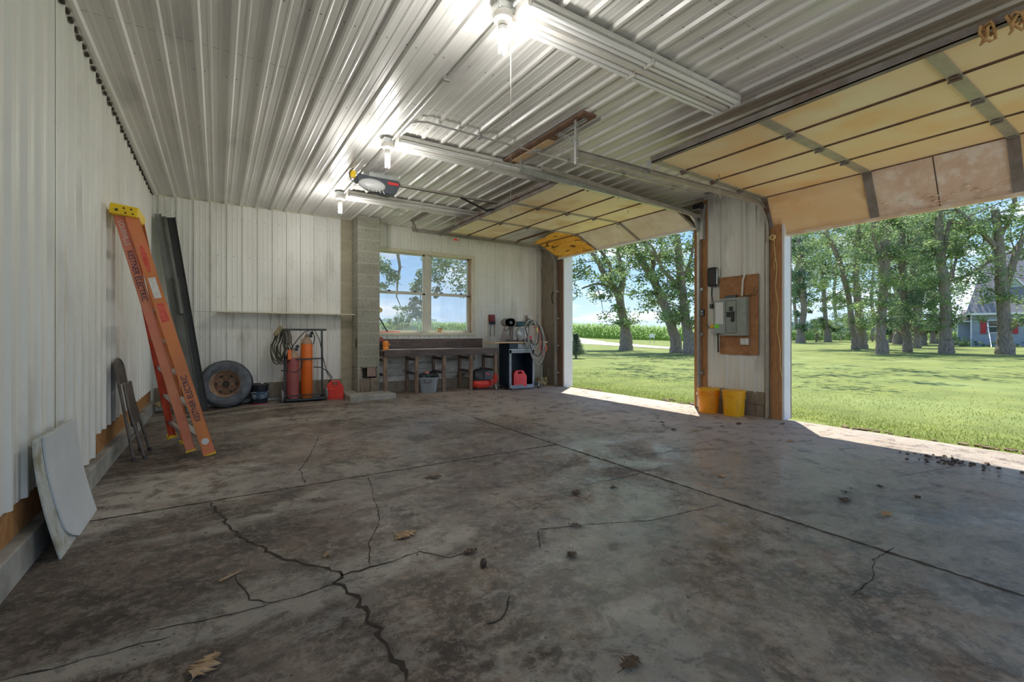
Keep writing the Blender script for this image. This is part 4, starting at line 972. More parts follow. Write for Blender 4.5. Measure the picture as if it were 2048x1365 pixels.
s.tube([(1.38, 8.25, 1.21), (1.45, 8.22, 1.05), (1.50, 8.2, .75), (1.56, 8.18, .5), (1.63, 8.2, .38)], .007, 7); s.tube([(1.36, 8.28, .60), (1.48, 8.26, .59), (1.58, 8.25, .52), (1.66, 8.26, .40)], .009, 7)
s.build('trailing_hose', M['rubber'], t, smooth=True)
s = MB(); s.rbox(.955, 1.01, 8.14, 8.19, .74, .90, .01); s.build('pouch', M['cylor'], t, label='small orange pouch')

# ------------------------------------------------------------------ jerry cans
def jerry(label, c, w_, d_, h, m, cap, ang=0, handle=True, group=None):
    c = Vector(c); t = thing('fuel_can', label, 'fuel can', c, group)
    Mr = Matrix.Translation(c) @ Matrix.Rotation(R(ang), 4, 'Z')
    out = [(-w_ / 2, .01), (-w_ / 2 + .01, 0), (w_ / 2 - .01, 0), (w_ / 2, .01), (w_ / 2, h * .62), (w_ / 2 - .015, h * .72), (w_ / 2 - .05, h * .86), (w_ / 2 - .08, h), (-w_ / 2 + .07, h), (-w_ / 2 + .04, h * .95), (-w_ / 2 + .01, h * .80)]
    inn = [(-w_ * .18, h * .80), (w_ * .16, h * .80), (w_ * .13, h * .92), (-w_ * .16, h * .92)]
    bm = bmesh.new()
    def ring(pp, y): return [bm.verts.new((x, y, z)) for x, z in pp]
    of, ob, inf, inb = ring(out, -d_ / 2), ring(out, d_ / 2), ring(inn, -d_ / 2), ring(inn, d_ / 2)
    def edges(r): return [bm.edges.new((r[i], r[(i + 1) % len(r)])) for i in range(len(r))]
    bmesh.ops.triangle_fill(bm, use_beauty=True, edges=edges(of) + edges(inf)); bmesh.ops.triangle_fill(bm, use_beauty=True, edges=edges(ob) + edges(inb))
    for a, b in ((of, ob), (inf, inb)):
        for i in range(len(a)): j = (i + 1) % len(a); bm.faces.new((a[i], a[j], b[j], b[i]))
    s = MB(); s.add(bm); s.xform(Mr); s.build('body', m, t, bevel=.008)
    s = MB(); n0 = 0; s.lathe((-w_ * .30, 0, h * .93), [(.026, 0), (.026, .03), (.02, .036), (.001, .036)], 16); s.xform(Mr); s.build('cap', cap, t, smooth=True)
    s = MB(); s.rbox(-w_ * .36, w_ * .30, -d_ / 2 - .004, -d_ / 2 + .004, h * .1, h * .58, .003, 1); s.xform(Mr); s.build('embossed_panel', m, t)
    return t
jerry('red fuel can standing on the floor between the welding cart and the chimney', (1.70, 8.22, .045), .27, .17, .31, M['red'], M['black'], -15)
jerry('pinkish-red fuel can standing in the open tool cabinet', (5.33, 8.02, .055), .30, .16, .34, M['redpink'], M['black'], -10)

# ------------------------------------------------------------------ shelf on the back wall
t = thing('wall_shelf', 'long thin pale shelf on the back wall above the welding cart', 'shelf', (1.05, 8.5, 1.5))
s = MB(); s.box(.0, 1.875, 8.40, 8.635, 1.492, 1.512); s.box(1.875, 2.065, 8.40, 8.52, 1.492, 1.512); s.build('shelf_board', M['cream'], t)
for x_ in (.22, .76, .90, 1.33, 1.78):
    s = MB(); s.prism([(x_, 8.63, 1.49), (x_, 8.63, 1.24), (x_, 8.615, 1.24), (x_, 8.61, 1.40), (x_, 8.55, 1.465), (x_, 8.43, 1.478), (x_, 8.43, 1.49)], (.02, 0, 0)); s.build('bracket', M['siding'], t)
s = MB(); s.tube([(-.62, 8.63, 1.505), (-.3, 8.62, 1.505), (.0, 8.55, 1.505)], .0025, 5); s.build('wire', M['galv'], t)

# ------------------------------------------------------------------ chimney and its slab
CX0, CX1, CY0, CY1 = 2.07, 2.455, 8.20, 8.62
t = thing('block_chimney', 'grey concrete block chimney rising to the ceiling beside the window', 'chimney', (2.26, 8.4, .14))
s = MB(); s.box(CX0 + .004, CX1 - .004, CY0 + .004, CY1, .60, 3.235); s.box(CX0 + .004, CX1 - .004, CY0 + .16, CY1, .14, .60); s.box(CX0 + .004, CX0 + .05, CY0 + .004, CY1, .14, .60); s.box(CX1 - .05, CX1 - .004, CY0 + .004, CY1, .14, .60); s.build('mortar_core', M['mortar'], t)
nC = 15; hC = (3.235 - .14) / nC
s = MB()
for k in range(nC):
    z0, z1 = .14 + k * hC + .005, .14 + (k + 1) * hC - .004
    if k in (1, 0):                                # courses around the cleanout opening
        if k == 0: s.rbox(CX0, CX1, CY0, CY1 - .002, z0, z1, .004, 1)
        else: s.rbox(CX0, CX0 + .065, CY0, CY1 - .002, z0, z1, .004, 1); s.rbox(CX1 - .055, CX1, CY0, CY1 - .002, z0, z1, .004, 1); s.rbox(CX0 + .065, CX1 - .055, CY0 + .14, CY1 - .002, z0, z1, .004, 1)
    else: s.rbox(CX0, CX1, CY0, CY1 - .002, z0, z1, .004, 1)
s.build('blockwork', M['block'], t)
s = MB(); s.box(CX0 + .062, CX1 - .052, CY0 + .10, CY0 + .142, .345, .553); s.build('cleanout_recess', M['dark'], t)
s = MB(); s.box(CX0 + .16, CX1 - .075, CY0 - .012, CY0 - .002, .40, .555); s.build('cleanout_door', mat('rosy_metal', (.30, .19, .16), (.38, .26, .23), rough=.7, scale=9), t)
s = MB(); s.box(CX0 + .055, CX1 - .045, CY0 - .012, CY0 + .01, .555, .575); s.box(CX0 + .055, CX0 + .075, CY0 - .012, CY0 + .01, .36, .575); s.box(CX1 - .065, CX1 - .045, CY0 - .012, CY0 + .01, .36, .575); s.build('cleanout_frame', M['rusty'], t)
s = MB()
for a, b in ((CX0 + .03, CX0 + .20), (CX0 + .21, CX1 - .03)): s.rbox(a, b, CY0 - .05, CY0 + .01, .14, .375, .02, 3)
s.build('broken_brick', mat('sooty_block', (.15, .12, .09), (.27, .22, .17), rough=.95, scale=9, bump=.4), t)
s = MB(); pts = [V(CX0 - .001, 8.30 + .045 * math.cos(a), .99 + .09 * math.sin(a)) for a in [2 * math.pi * i / 20 for i in range(20)]]; s.prism(pts, (-.004, 0, 0)); s.build('flue_hole', M['dark'], t)
s = MB(); s.rbox(1.83, 2.60, 7.72, 8.19, .02, .138, .02, 2); s.rbox(1.87, 2.54, 8.10, CY1, .02, .136, .01, 1)
tag(s.build('chimney_slab', M['curb']), 'low rough concrete slab under the block chimney', 'slab')
t = thing('rubble', 'crumbs of mortar and brick on the slab in front of the chimney', 'rubble', (2.2, 8.1, .138)); s = MB(); rnd = random.Random(4)
for k in range(60): s.ball((rnd.uniform(2.0, 2.5), rnd.uniform(8.02, 8.13), .143), rnd.uniform(.004, .011), 6, (1, 1, .8), .6, k)
o = s.build('crumbs', M['tan'], t); o['kind'] = 'stuff'

# ------------------------------------------------------------------ workbench
bz = .05; BX0, BX1, BY0, BY1 = 2.475, 4.80, 8.02, 8.60
t = thing('workbench', 'long dark wooden workbench under the window', 'workbench', (3.65, 8.3, bz))
s = MB(); s.box(BX0, BX1, BY0, BY1, .845, .868); s.build('top', M['benchtop'], t)
s = MB(); s.box(BX0, BX1, BY0 - .03, BY0, .755, .866); s.build('apron', M['darkbench'], t)
s = MB(); s.box(BX0, BX0 + .03, BY0, BY1, .755, .845); s.box(BX1 - .03, BX1, BY0, BY1, .755, .845); s.build('side_apron', M['darkbench'], t)
s = MB(); s.box(BX0 + .02, BX1 - .02, BY1 - .0, BY1 + .03, .868, 1.06); s.build('backboard', M['darkbench'], t)
s = MB(); s.box(BX0 + .0, BX1 - .0, BY1 + .002, BY1 + .032, 1.06, 1.072); s.box(BX1 - .02, BX1 - .008, BY1, BY1 + .03, .868, 1.06); s.build('backboard_trim', M['winframe'], t)
for x_ in (2.475, 3.055, 3.60, 4.18, 4.74):
    for y_ in (BY0 + .0, BY1 - .10):
        s = MB(); s.box(x_, x_ + .062 if y_ == BY0 else x_ + .05, y_, y_ + .05, bz - .005, .845); s.build('leg', M['legwood'], t)
    for z_ in (.40, .66):
        s = MB(); s.box(x_ + .01, x_ + .03, BY0 + .05, BY1 - .10, z_, z_ + .045); s.build('brace', M['darkbench'], t)
# things on and under the bench
t = thing('orange_jug', 'small bright orange jug at the left end of the workbench', 'jug', (2.53, 8.12, .868))
s = MB(); s.lathe((2.54, 8.12, .868), [(.048, 0), (.052, .01), (.052, .05), (.047, .06), (.052, .075), (.053, .12), (.045, .15), (.025, .165), (.001, .167)], 24); s.build('body', mat('orange_jug_plastic', (.92, .26, .03), (.95, .33, .05), rough=.4), t, smooth=True)
s = MB(); s.cyl((2.585, 8.08, .968), (2.597, 8.06, .968), .012); s.build('spout', M['orangeb'], t)
t = thing('red_knob_tool', 'rusty red round-headed tool standing behind the orange jug', 'tool', (2.50, 8.30, .868))
s = MB(); s.ball((2.50, 8.28, 1.045), .055, 16, (1, .5, 1)); s.build('head', mat('brick_red', (.28, .07, .05), (.38, .11, .08), rough=.7, scale=10), t, smooth=True)
s = MB(); s.lathe((2.50, 8.28, .868), [(.05, 0), (.05, .08), (.03, .10), (.025, .14)], 18); s.build('stand', M['black'], t, smooth=True)
t = thing('can', 'small rusty can standing on the window sill', 'can', (3.86, 8.72, 1.185)); s = MB(); s.lathe((3.86, 8.72, 1.186), [(.04, 0), (.042, .07), (.045, .075)], 20); s.build('body', mat('rusty_label', (.50, .18, .05), (.70, .55, .35), scale=14), t, smooth=True)
s = MB(); s.lathe((3.86, 8.72, 1.262), [(.046, 0), (.046, .015), (.001, .016)], 20); s.build('lid', M['rust'], t)
t = thing('reflector_stake', 'marker stake with a lime and orange disc leaning in the lower left window corner', 'stake', (2.75, 8.74, 1.19))
s = MB(); s.beam((2.765, 8.72, 1.188), (2.56, 8.76, 1.56), .028, .008, (0, 1, 0)); s.build('stick', M['grey_dark'], t)
s = MB(); s.lathe((2.575, 8.75, 1.60), [(.001, -.004), (.062, -.003), (.062, .003), (.001, .004)], 22, axis=(0, 1, 0)); s.build('disc', mat('lime_reflector', (.62, .80, .08), rough=.4), t, label='lime disc')
s = MB(); s.lathe((2.625, 8.757, 1.615), [(.001, -.004), (.05, -.003), (.05, .003), (.001, .004)], 20, axis=(0, 1, 0)); s.build('disc', mat('peach_reflector', (.80, .50, .30), rough=.4), t, label='peach disc')
s = MB(); s.box(2.50, 3.0, 8.70, 8.72, 1.187, 1.20); tag(s.build('level', M['redpink']), 'thin red stick lying on the left of the window sill', 'stick')

# grey tote with junk
t = thing('storage_tote', 'grey plastic tub full of junk under the workbench', 'tub', (3.36, 8.2, bz))
cx, cy = 3.375, 8.16
s = MB(); w0, w1_, h = .14, .185, .295
def ring(hw, hd, z, rr=.04):
    pts = []
    for (sx, sy, a0) in ((1, 1, 0), (-1, 1, 90), (-1, -1, 180), (1, -1, 270)):
        for q in (0, 30, 60, 90): pts.append(V(sx * (hw - rr) + rr * math.cos(R(a0 + q)), sy * (hd - rr) + rr * math.sin(R(a0 + q)), z))
    return pts
prs = [ring(w0 - .01, w0 - .02, 0), ring(w0, w0 - .01, .012), ring(w1_ - .02, w1_ - .03, h - .04), ring(w1_ + .005, w1_ - .005, h - .035), ring(w1_ + .01, w1_, h), ring(w1_ - .005, w1_ - .015, h), ring(w0 - .01, w0 - .02, .02)]
for p_ in prs: s.v += p_
for i in range(len(prs) - 1):
    for j in range(16): j2 = (j + 1) % 16; s.face([i * 16 + j, i * 16 + j2, (i + 1) * 16 + j2, (i + 1) * 16 + j])
s.face(list(range(16))[::-1]); s.face([(len(prs) - 1) * 16 + j for j in range(16)])
TMt = Matrix.Translation((cx, cy, bz)) @ Matrix.Rotation(R(-28), 4, 'Z')
s.xform(TMt); s.build('tub', mat('grey_tub_plastic', (.26, .29, .32), (.34, .37, .40), rough=.5, scale=5), t, smooth=True)
s = MB(); s.tube([V(-.06, -w1_ - .004, h - .05), V(-.06, -w1_ - .012, h - .09), V(-.03, -w1_ - .014, h - .10), V(.05, -w1_ - .014, h - .095), V(.07, -w1_ - .01, h - .05)], .008, 6); s.xform(TMt); s.build('handle', M['grey_dark'], t)
rnd = random.Random(12)
for lab, nm, cc, sq, mm in (('crumpled black bag in the grey tub', 'plastic_bag', (.03, .0, h + .03), (1.25, .9, .62), M['black']), ('dark crumpled cloth at the left of the grey tub', 'cloth', (-.09, -.02, h + .01), (.8, .8, .5), M['grey_dark'])):
    s = MB(); s.ball(cc, .115, 22, sq, .22, len(nm)); s.xform(TMt); tag(s.build(nm, mm, smooth=True), lab, 'bag' if 'bag' in nm else 'cloth')
s = MB(); s.ball((-.03, -.07, h + .085), .042, 14, (1.3, 1, .8), .1, 4); s.xform(TMt); tag(s.build('rag_bundle', mat('faded_rose_cloth', (.42, .15, .12), (.58, .32, .26), scale=20, rough=.8), smooth=True), 'rosy bundle on top of the junk in the grey tub', 'rag')
s = MB(); s.tube([(-.02, -.09, h + .04), (.03, -.12, h - .005)], .022, 10); s.xform(TMt); tag(s.build('green_bottle', mat('dark_green_glass', (.02, .10, .07), rough=.2), smooth=True), 'dark green bottle lying in the grey tub', 'bottle')

# pancake compressor
t = thing('air_compressor', 'red and black pancake air compressor under the right end of the workbench', 'compressor', (4.50, 8.12, bz))
cx, cy = 4.47, 8.10
s = MB(); s.lathe((cx, cy, bz + .03), [(.03, 0), (.15, .0), (.20, .02), (.222, .06), (.222, .10), (.20, .145), (.16, .16), (.02, .16)], 40, sy=.85); s.build('tank', M['red'], t, smooth=True)
s = MB(); s.lathe((cx - .01, cy, bz + .185), [(.20, 0), (.205, .03), (.195, .10), (.17, .17), (.11, .215), (.001, .235)], 36, sy=.8); s.build('shroud', mat('charcoal_plastic', (.02, .025, .03), (.04, .045, .05), rough=.4, scale=6), t, smooth=True)
s = MB(); s.rbox(cx - .02, cx + .13, cy - .19, cy - .10, bz + .20, bz + .36, .012); s.build('control_panel', M['grey_dark'], t)
for dx, dz in ((.02, .315), (.07, .305)):
    s = MB(); s.lathe((cx + dx, cy - .194, bz + dz), [(.001, -.008), (.018, -.008), (.02, 0)], 14, axis=(0, 1, 0)); s.build('gauge', M['redpink'], t)
s = MB(); s.tube(arc((cx - .02, cy - .05, bz + .37), .065, 0, 180, 10, 'xz'), .012, 8); s.build('handle', M['black'], t, smooth=True)
for k in range(13):
    a = k * .19; c0 = V(cx + .10 + .13 * math.sin(a), cy - .20 - .01 * (k % 2), bz + .13 + .14 * (1 - math.cos(a * .85)) * .8)
    s = MB(); ax_ = V(math.cos(a), .25, math.sin(a) * .9).normalized(); u_ = ax_.cross(V(0, 1, 0)).normalized(); v2 = ax_.cross(u_)
    s.tube([c0 + u_ * .048 * math.cos(b) + v2 * .042 * math.sin(b) + ax_ * .012 * b / 6.28 for b in [2 * math.pi * i / 14 for i in range(14)]], .005, 6, closed=True); s.build('hose_coil', M['red'], t, smooth=True)
for a in (35, 145, 215, 325):
    s = MB(); s.cyl((cx + .15 * math.cos(R(a)), cy + .12 * math.sin(R(a)), bz), (cx + .15 * math.cos(R(a)), cy + .12 * math.sin(R(a)), bz + .045), .016, n=10); s.build('foot', M['rubber'], t)
s = MB(); s.cyl((cx + .22, cy - .17, bz + .10), (cx + .265, cy - .18, bz + .0), .008, n=8); s.build('hose_fitting', M['galv'], t)

# ------------------------------------------------------------------ tool cabinet with saw
KX0, KX1, KY0, KY1 = 5.045, 5.66, 7.94, 8.34
nv = mat('navy_steel', (.008, .022, .045), (.015, .035, .065), rough=.45, metal=.2, scale=4); grs = mat('blue_grey_steel', (.22, .26, .31), (.30, .34, .39), rough=.45, metal=.2, scale=6)
t = thing('tool_cabinet', 'open navy steel tool cabinet on castors beside the workbench', 'cabinet', (5.35, 8.14, 0))
s = MB(); s.box(KX0, KX0 + .012, KY0 + .01, KY1, .07, .91); s.box(KX1 - .012, KX1, KY0 + .01, KY1, .07, .91); s.box(KX0, KX1, KY1 - .012, KY1, .07, .91); s.box(KX0, KX1, KY0, KY1, .04, .055); s.build('body', nv, t)
s = MB(); s.box(KX0 - .005, KX0 + .045, KY0 - .01, KY0 + .01, .02, .83); s.box(KX1 - .035, KX1 + .005, KY0 - .01, KY0 + .01, .02, .83); s.box(KX0, KX1, KY0 - .012, KY0 + .01, .02, .095); s.box(KX0, KX1, KY0 - .01, KY0 + .01, .76, .83); s.build('face_frame', grs, t)
s = MB(); s.rbox(KX0 - .01, KX1 - .2, KY0 - .02, KY1, .845, .965, .004, 1); s.build('drawer_case', nv, t)
s = MB(); s.rbox(KX0 + .20, KX1 + .02, KY0 - .024, KY0 - .0, .85, .955, .004, 1); dr = s.build('drawer', grs, t)
s = MB(); s.box(KX0 - .02, KX1 + .02, KY0 - .028, KY0 + .0, .828, .842); s.build('ledge', M['galv'], t)
for k in range(6):
    s = MB(); s.cyl((KX0 + .10, KY1 - .02, .22 + k * .095), (KX0 + .10, KY1 - .012, .22 + k * .095), .008, n=8); s.build('peg_hole', M['galv'], t)
for x_ in (KX0 + .02, KX1 + .10):
    for y_ in (KY0 - .03, KY1 - .05):
        s = MB(); s.lathe((x_ - .012, y_, .028), [(.002, 0), (.028, 0), (.028, .024), (.002, .024)], 16, axis=(1, 0, 0)); s.build('castor', M['rubber'], t)
        s = MB(); s.box(x_ - .018, x_ + .018, y_ - .015, y_ + .015, .04, .075); s.tube([(x_, y_, .07), (x_, y_, .15)], .007, 8); s.build('castor_fork', M['galv'], t)
s = MB(); s.box(KX1 + .0, KX1 + .12, KY0 - .02, KY1, .075, .12); s.build('side_bracket', nv, t)
s = MB(); s.box(4.66, 5.98, KY0 - .055, KY1 + .02, .967, .995)
tag(s.build('board', M['wood'], bevel=.003), 'pale wooden board laid across the top of the tool cabinet', 'board')
bx, by, bt = 5.25, 8.12, .995
t = thing('chop_saw', 'dark metal bench saw standing on the wooden board', 'saw', (5.2, 8.1, bt))
s = MB(); s.rbox(bx - .20, bx + .42, by - .12, by + .13, bt, bt + .035, .012); s.build('base', M['grey_dark'], t)
s = MB(); s.tube([(bx - .22, by, bt + .42), (bx - .10, by, bt + .40), (bx + .02, by, bt + .37), (bx + .14, by, bt + .37), (bx + .42, by - .02, bt + .40)], [.055, .085, .06, .055, .06], 14); s.build('motor', mat('grey_green_cast', (.09, .11, .10), (.15, .17, .16), rough=.5, metal=.3, scale=9), t, smooth=True)
s = MB(); s.cyl((bx - .06, by, bt + .03), (bx - .02, by + .02, bt + .38), .05, .04, 14); s.beam((bx - .27, by, bt + .10), (bx - .05, by, bt + .34), .03, .02, (0, 1, 0)); s.build('column', M['rusty'], t)
s = MB(); s.prism([(bx - .36, by - .06, bt + .005), (bx - .24, by - .06, bt + .30), (bx - .20, by - .06, bt + .20), (bx - .12, by - .06, bt + .11), (bx - .13, by - .06, bt + .005)], (0, .03, 0)); s.build('fence', M['rusty'], t)
s = MB(); s.lathe((bx + .10, by - .12, bt + .12), [(.05, -.10), (.09, -.02), (.10, .04), (.075, .14), (.03, .19)], 20); s.build('guard', mat('pale_metal', (.52, .57, .62), rough=.35, metal=.5), t, smooth=True)
s = MB(); s.box(bx + .06, bx + .22, by - .08, by + .05, bt + .34, bt + .43); s.build('switch_box', mat('petrol_blue', (.03, .12, .17), rough=.5), t)
s = MB(); s.lathe((bx + .49, by - .05, bt + .40), [(.001, -.06), (.035, -.06), (.036, -.05), (.05, -.04), (.05, .06), (.001, .06)], 22, axis=(0, 1, 0)); s.build('knob_housing', M['black'], t, smooth=True)
s = MB(); s.lathe((bx + .49, by - .05, bt + .40), [(.001, -.068), (.034, -.066), (.034, -.058)], 20, axis=(0, 1, 0)); s.build('dial', M['white_soft'], t, label='white round dial')
s = MB(); s.rbox(bx + .24, bx + .38, by - .08, by - .04, bt + .06, bt + .30, .01); s.build('plate', M['white_soft'], t)
for k in range(5): s = MB(); s.cyl((bx - .19 + k * .035, by - .075, bt + .40), (bx - .19 + k * .035, by + .075, bt + .40), .088 if k else .07, n=18); s.build('cooling_fin', M['rusty'], t)
s = MB(); s.tube([(bx + .0, by - .1, bt + .42), (bx + .2, by - .1, bt + .43), (bx + .3, by - .08, bt + .40)], .008, 6); s.tube([(bx + .13, by, bt + .43), (bx + .135, by, bt + .50)], .006, 6); s.build('linkage', M['galv'], t)
s = MB(); s.prism([(bx + .02, by - .14, bt + .035), (bx + .20, by - .14, bt + .035), (bx + .16, by - .14, bt + .10), (bx + .06, by - .14, bt + .10)], (0, .05, 0)); s.build('vise', M['grey_dark'], t)
s = MB(); s.lathe((bx + .10, by - .165, bt + .20), [(.001, -.01), (.03, -.008), (.032, .006)], 16, axis=(0, 1, 0)); s.build('arbor', M['grey_dark'], t)
s = MB(); s.rbox(bx + .30, bx + .40, by - .12, by - .09, bt + .05, bt + .12, .01); s.build('grip', M['redpink'], t)
t = thing('air_hose', 'coiled grey hose hanging from the saw over the front of the tool cabinet', 'hose', (5.65, 7.85, .9))
hz_ = mat('grey_hose', (.24, .24, .23), (.36, .36, .34), rough=.5, scale=8)
for k in range(6):
    rnd = random.Random(40 + k); cx = 5.47 + .03 * k; w_ = .13 + .03 * rnd.random() + .012 * k; hh = .27 + .035 * k + (.0 if k != 2 else -.08)
    yy = 7.845 - .006 * k; zt = 1.47 - .01 * k; tilt = rnd.uniform(-.10, .14) + .05
    pts = [V(cx + w_ * math.sin(a) + tilt * (1 - math.cos(a)) * .5, yy - .01 * math.sin(a), zt - hh * (1 - math.cos(a))) for a in [2 * math.pi * i / 30 for i in range(30)]]
    s = MB(); s.tube(pts, .0115, 8, closed=True); s.build('hose_loop', hz_ if k % 3 else M['rubber'], t, smooth=True)
s = MB(); s.tube([(5.62, 7.83, 1.44), (5.72, 7.83, 1.28), (5.76, 7.83, 1.05), (5.74, 7.83, .80)], .006, 6); s.build('cord', M['redpink'], t); s = MB(); s.cyl((5.66, 7.83, 1.29), (5.675, 7.83, 1.21), .018, n=10); s.build('plug', M['yellow'], t)
s = MB(); s.tube([(5.70, 7.83, .56), (5.80, 7.82, .52), (5.83, 7.82, .50)], .012, 8); s.build('hose_fitting', M['rubber'], t)
s = MB(); s.beam((5.93, 8.60, .97), (5.93, 8.60, 1.58), .04, .03, (0, 1, 0)); tag(s.build('steel_bar', M['rusty']), 'upright dark steel bar behind the saw', 'bar')
# clamp below the board end, on a rod
t = thing('bar_clamp', 'long rusty bar clamp with an orange-red jaw, standing on the floor at the board end', 'clamp', (5.87, 8.05, 0))
s = MB(); s.beam((5.90, 7.98, .0), (5.90, 7.98, .92), .022, .007, (0, 1, 0)); s.build('bar', M['rusty'], t)
cl = mat('orange_red_cast', (.62, .09, .03), (.72, .14, .05), rough=.5, scale=8)
s = MB(); s.tube([V(5.90, 7.96, .70), V(5.93, 7.96, .74)] + [V(5.95 + .05 * math.sin(R(a)), 7.95, .85 + .075 * -math.cos(R(a))) for a in range(20, 200, 20)] + [V(5.90, 7.955, .93), V(5.87, 7.955, .86), V(5.885, 7.955, .78)], .016, 8); s.build('jaw', cl, t, smooth=True)
s = MB(); s.cyl((5.93, 7.95, .99), (5.93, 7.95, 1.025), .04); s.build('clamp_pad', cl, t)
# wall things
t = thing('wall_torch', 'dark red holder with a black wire loop on the back wall right of the window', 'tool holder', (5.01, 8.63, 1.3))
s = MB(); s.rbox(4.955, 5.075, 8.57, 8.638, 1.43, 1.575, .008); s.build('holder', mat('dark_red', (.22, .015, .015), (.30, .03, .03), rough=.4), t); s = MB(); s.rbox(4.965, 5.085, 8.57, 8.638, 1.37, 1.43, .006); s.build('clip', M['black'], t)
s = MB(); s.tube([(4.985, 8.60, 1.38), (4.975, 8.60, 1.12), (5.085, 8.60, 1.12), (5.075, 8.60, 1.38)], .007, 6); s.build('wire_loop', M['black'], t)
t = thing('grease_gun', 'red grease gun hanging on the back wall right of the saw', 'grease gun', (6.22, 8.6, 1.3))
s = MB(); s.cyl((6.235, 8.60, 1.10), (6.235, 8.60, 1.34), .036); s.build('barrel', mat('bright_dark_red', (.50, .02, .02), (.60, .04, .035), rough=.4), t, smooth=True)
s = MB(); s.rbox(6.20, 6.275, 8.57, 8.63, 1.34, 1.40, .008); s.beam((6.21, 8.6, 1.36), (6.08, 8.59, 1.385), .03, .02); s.beam((6.20, 8.6, 1.35), (6.12, 8.59, 1.30), .018, .012); s.build('head', M['red'], t)
s = MB(); s.tube([(6.24, 8.60, 1.40), (6.24, 8.60, 1.58)], .004, 6); s.tube([(6.20, 8.6, 1.585), (6.30, 8.6, 1.585)], .005, 6); s.tube([(6.24, 8.6, 1.10), (6.26, 8.6, 1.03)], .008, 6); s.build('rod', M['galv'], t)
t = thing('rubber_strap', 'black looped strap hung on the boards beside the far door opening', 'strap', (6.37, 8.15, 1.9))
s = MB(); s.tube([V(6.365, 8.15 + .085 * math.cos(a), 1.975 + .135 * math.sin(a)) for a in [2 * math.pi * i / 24 for i in range(24)]], .009, 7, closed=True); s.build('loop', M['black'], t, smooth=True)
s = MB(); s.tube([(6.365, 8.09, 2.09), (6.365, 8.08, 1.86), (6.362, 8.10, 1.6), (6.362, 8.16, 1.31)], .007, 7); s.build('tail', M['black'], t, smooth=True); s = MB(); s.rbox(6.36, 6.382, 8.06, 8.12, 2.09, 2.14, .004); s.build('hook', M['black'], t)

# ------------------------------------------------------------------ electrics on the pier
XP = XR - .022
s = MB(); s.box(XP - .012, XP, 3.53, 4.115, .853, 2.0)
tag(s.build('backing_board', mat('chipboard', (.36, .16, .065), (.47, .24, .11), rough=.75, scale=9, c3=(.24, .11, .05), s3=3)), 'brown chipboard backing the electrical panel on the pier', 'board')
XQ = XP - .013
t = thing('breaker_panel', 'open grey electrical breaker panel on the pier', 'electrical panel', (XQ, 3.85, 1.4))
eg = mat('grey_green_enamel', (.27, .31, .28), (.36, .40, .365), rough=.45, metal=.2, scale=6)
s = MB(); s.box(XQ - .09, XQ, 3.655, 4.05, 1.13, 1.68); s.build('case', eg, t, bevel=.004)
s = MB(); s.box(XQ - .096, XQ - .09, 3.79, 3.955, 1.165, 1.645); s.build('inner_cover', mat('dark_enamel_frame', (.16, .18, .165), rough=.5), t, bevel=.003)
s = MB(); s.box(XQ - .099, XQ - .0955, 3.80, 3.945, 1.18, 1.63); dead = s.build('dead_front', eg, t)
for (ya_, yb_, z0, z1) in ((3.845, 3.895, 1.49, 1.55), (3.885, 3.935, 1.40, 1.475), (3.82, 3.868, 1.33, 1.48)):
    s = MB(); s.box(XQ - .112, XQ - .098, ya_, yb_, z0, z1); s.build('breaker', M['black'], t)
s = MB()
for k in range(7): s.box(XQ - .101, XQ - .0985, 3.81, 3.93, 1.20 + k * .026, 1.204 + k * .026)
s.build('knockout_lines', M['grey_dark'], dead)
s = MB(); s.hexa([(XQ - .095, 3.965, 1.165), (XQ - .088, 3.965, 1.165), (XQ - .16, 4.10, 1.165), (XQ - .167, 4.095, 1.165), (XQ - .095, 3.965, 1.645), (XQ - .088, 3.965, 1.645), (XQ - .16, 4.10, 1.645), (XQ - .167, 4.095, 1.645)]); dor = s.build('door', eg, t)
def on_door(f0, f1, z0, z1, nm, m_, lab):
    A_ = V(XQ - .0955, 3.965, 0); B_ = V(XQ - .1675, 4.095, 0); s = MB(); n_ = V(-.135, -.072, 0).normalized() * .0012
    a, b = A_.lerp(B_, f0) + n_, A_.lerp(B_, f1) + n_
    s.hexa([(a.x, a.y, z0), (b.x, b.y, z0), (b.x + n_.x, b.y + n_.y, z0), (a.x + n_.x, a.y + n_.y, z0), (a.x, a.y, z1), (b.x, b.y, z1), (b.x + n_.x, b.y + n_.y, z1), (a.x + n_.x, a.y + n_.y, z1)]); s.build(nm, m_, dor, label=lab)
on_door(.18, .88, 1.30, 1.62, 'circuit_list', M['paper'], 'pale circuit list'); on_door(.55, .97, 1.24, 1.295, 'sticker', mat('green_sticker', (.20, .70, .05), rough=.5), 'small bright green sticker')
t = thing('light_switch', 'white double light switch under the breaker panel', 'switch', (XQ, 3.7, 1.05))
s = MB(); s.box(XQ - .045, XQ, 3.64, 3.76, 1.0, 1.095); s.build('box', M['galv'], t); s = MB(); s.box(XQ - .049, XQ - .044, 3.64, 3.765, 1.0, 1.095); pl = s.build('cover_plate', M['winframe'], t)
for yy in (3.675, 3.73): s = MB(); s.box(XQ - .054, XQ - .048, yy - .017, yy + .017, 1.02, 1.075); s.build('rocker', M['white_soft'], t)
t = thing('conduit', 'painted conduit running down the pier into the breaker panel', 'conduit', (XQ, 3.72, 2.3))
s = MB(); s.tube([(XP - .015, 3.72, 3.22), (XP - .015, 3.72, 2.02), (XQ - .03, 3.735, 1.92), (XQ - .035, 3.745, 1.70)], .013, 10); s.build('pipe', M['siding'], t, smooth=True)
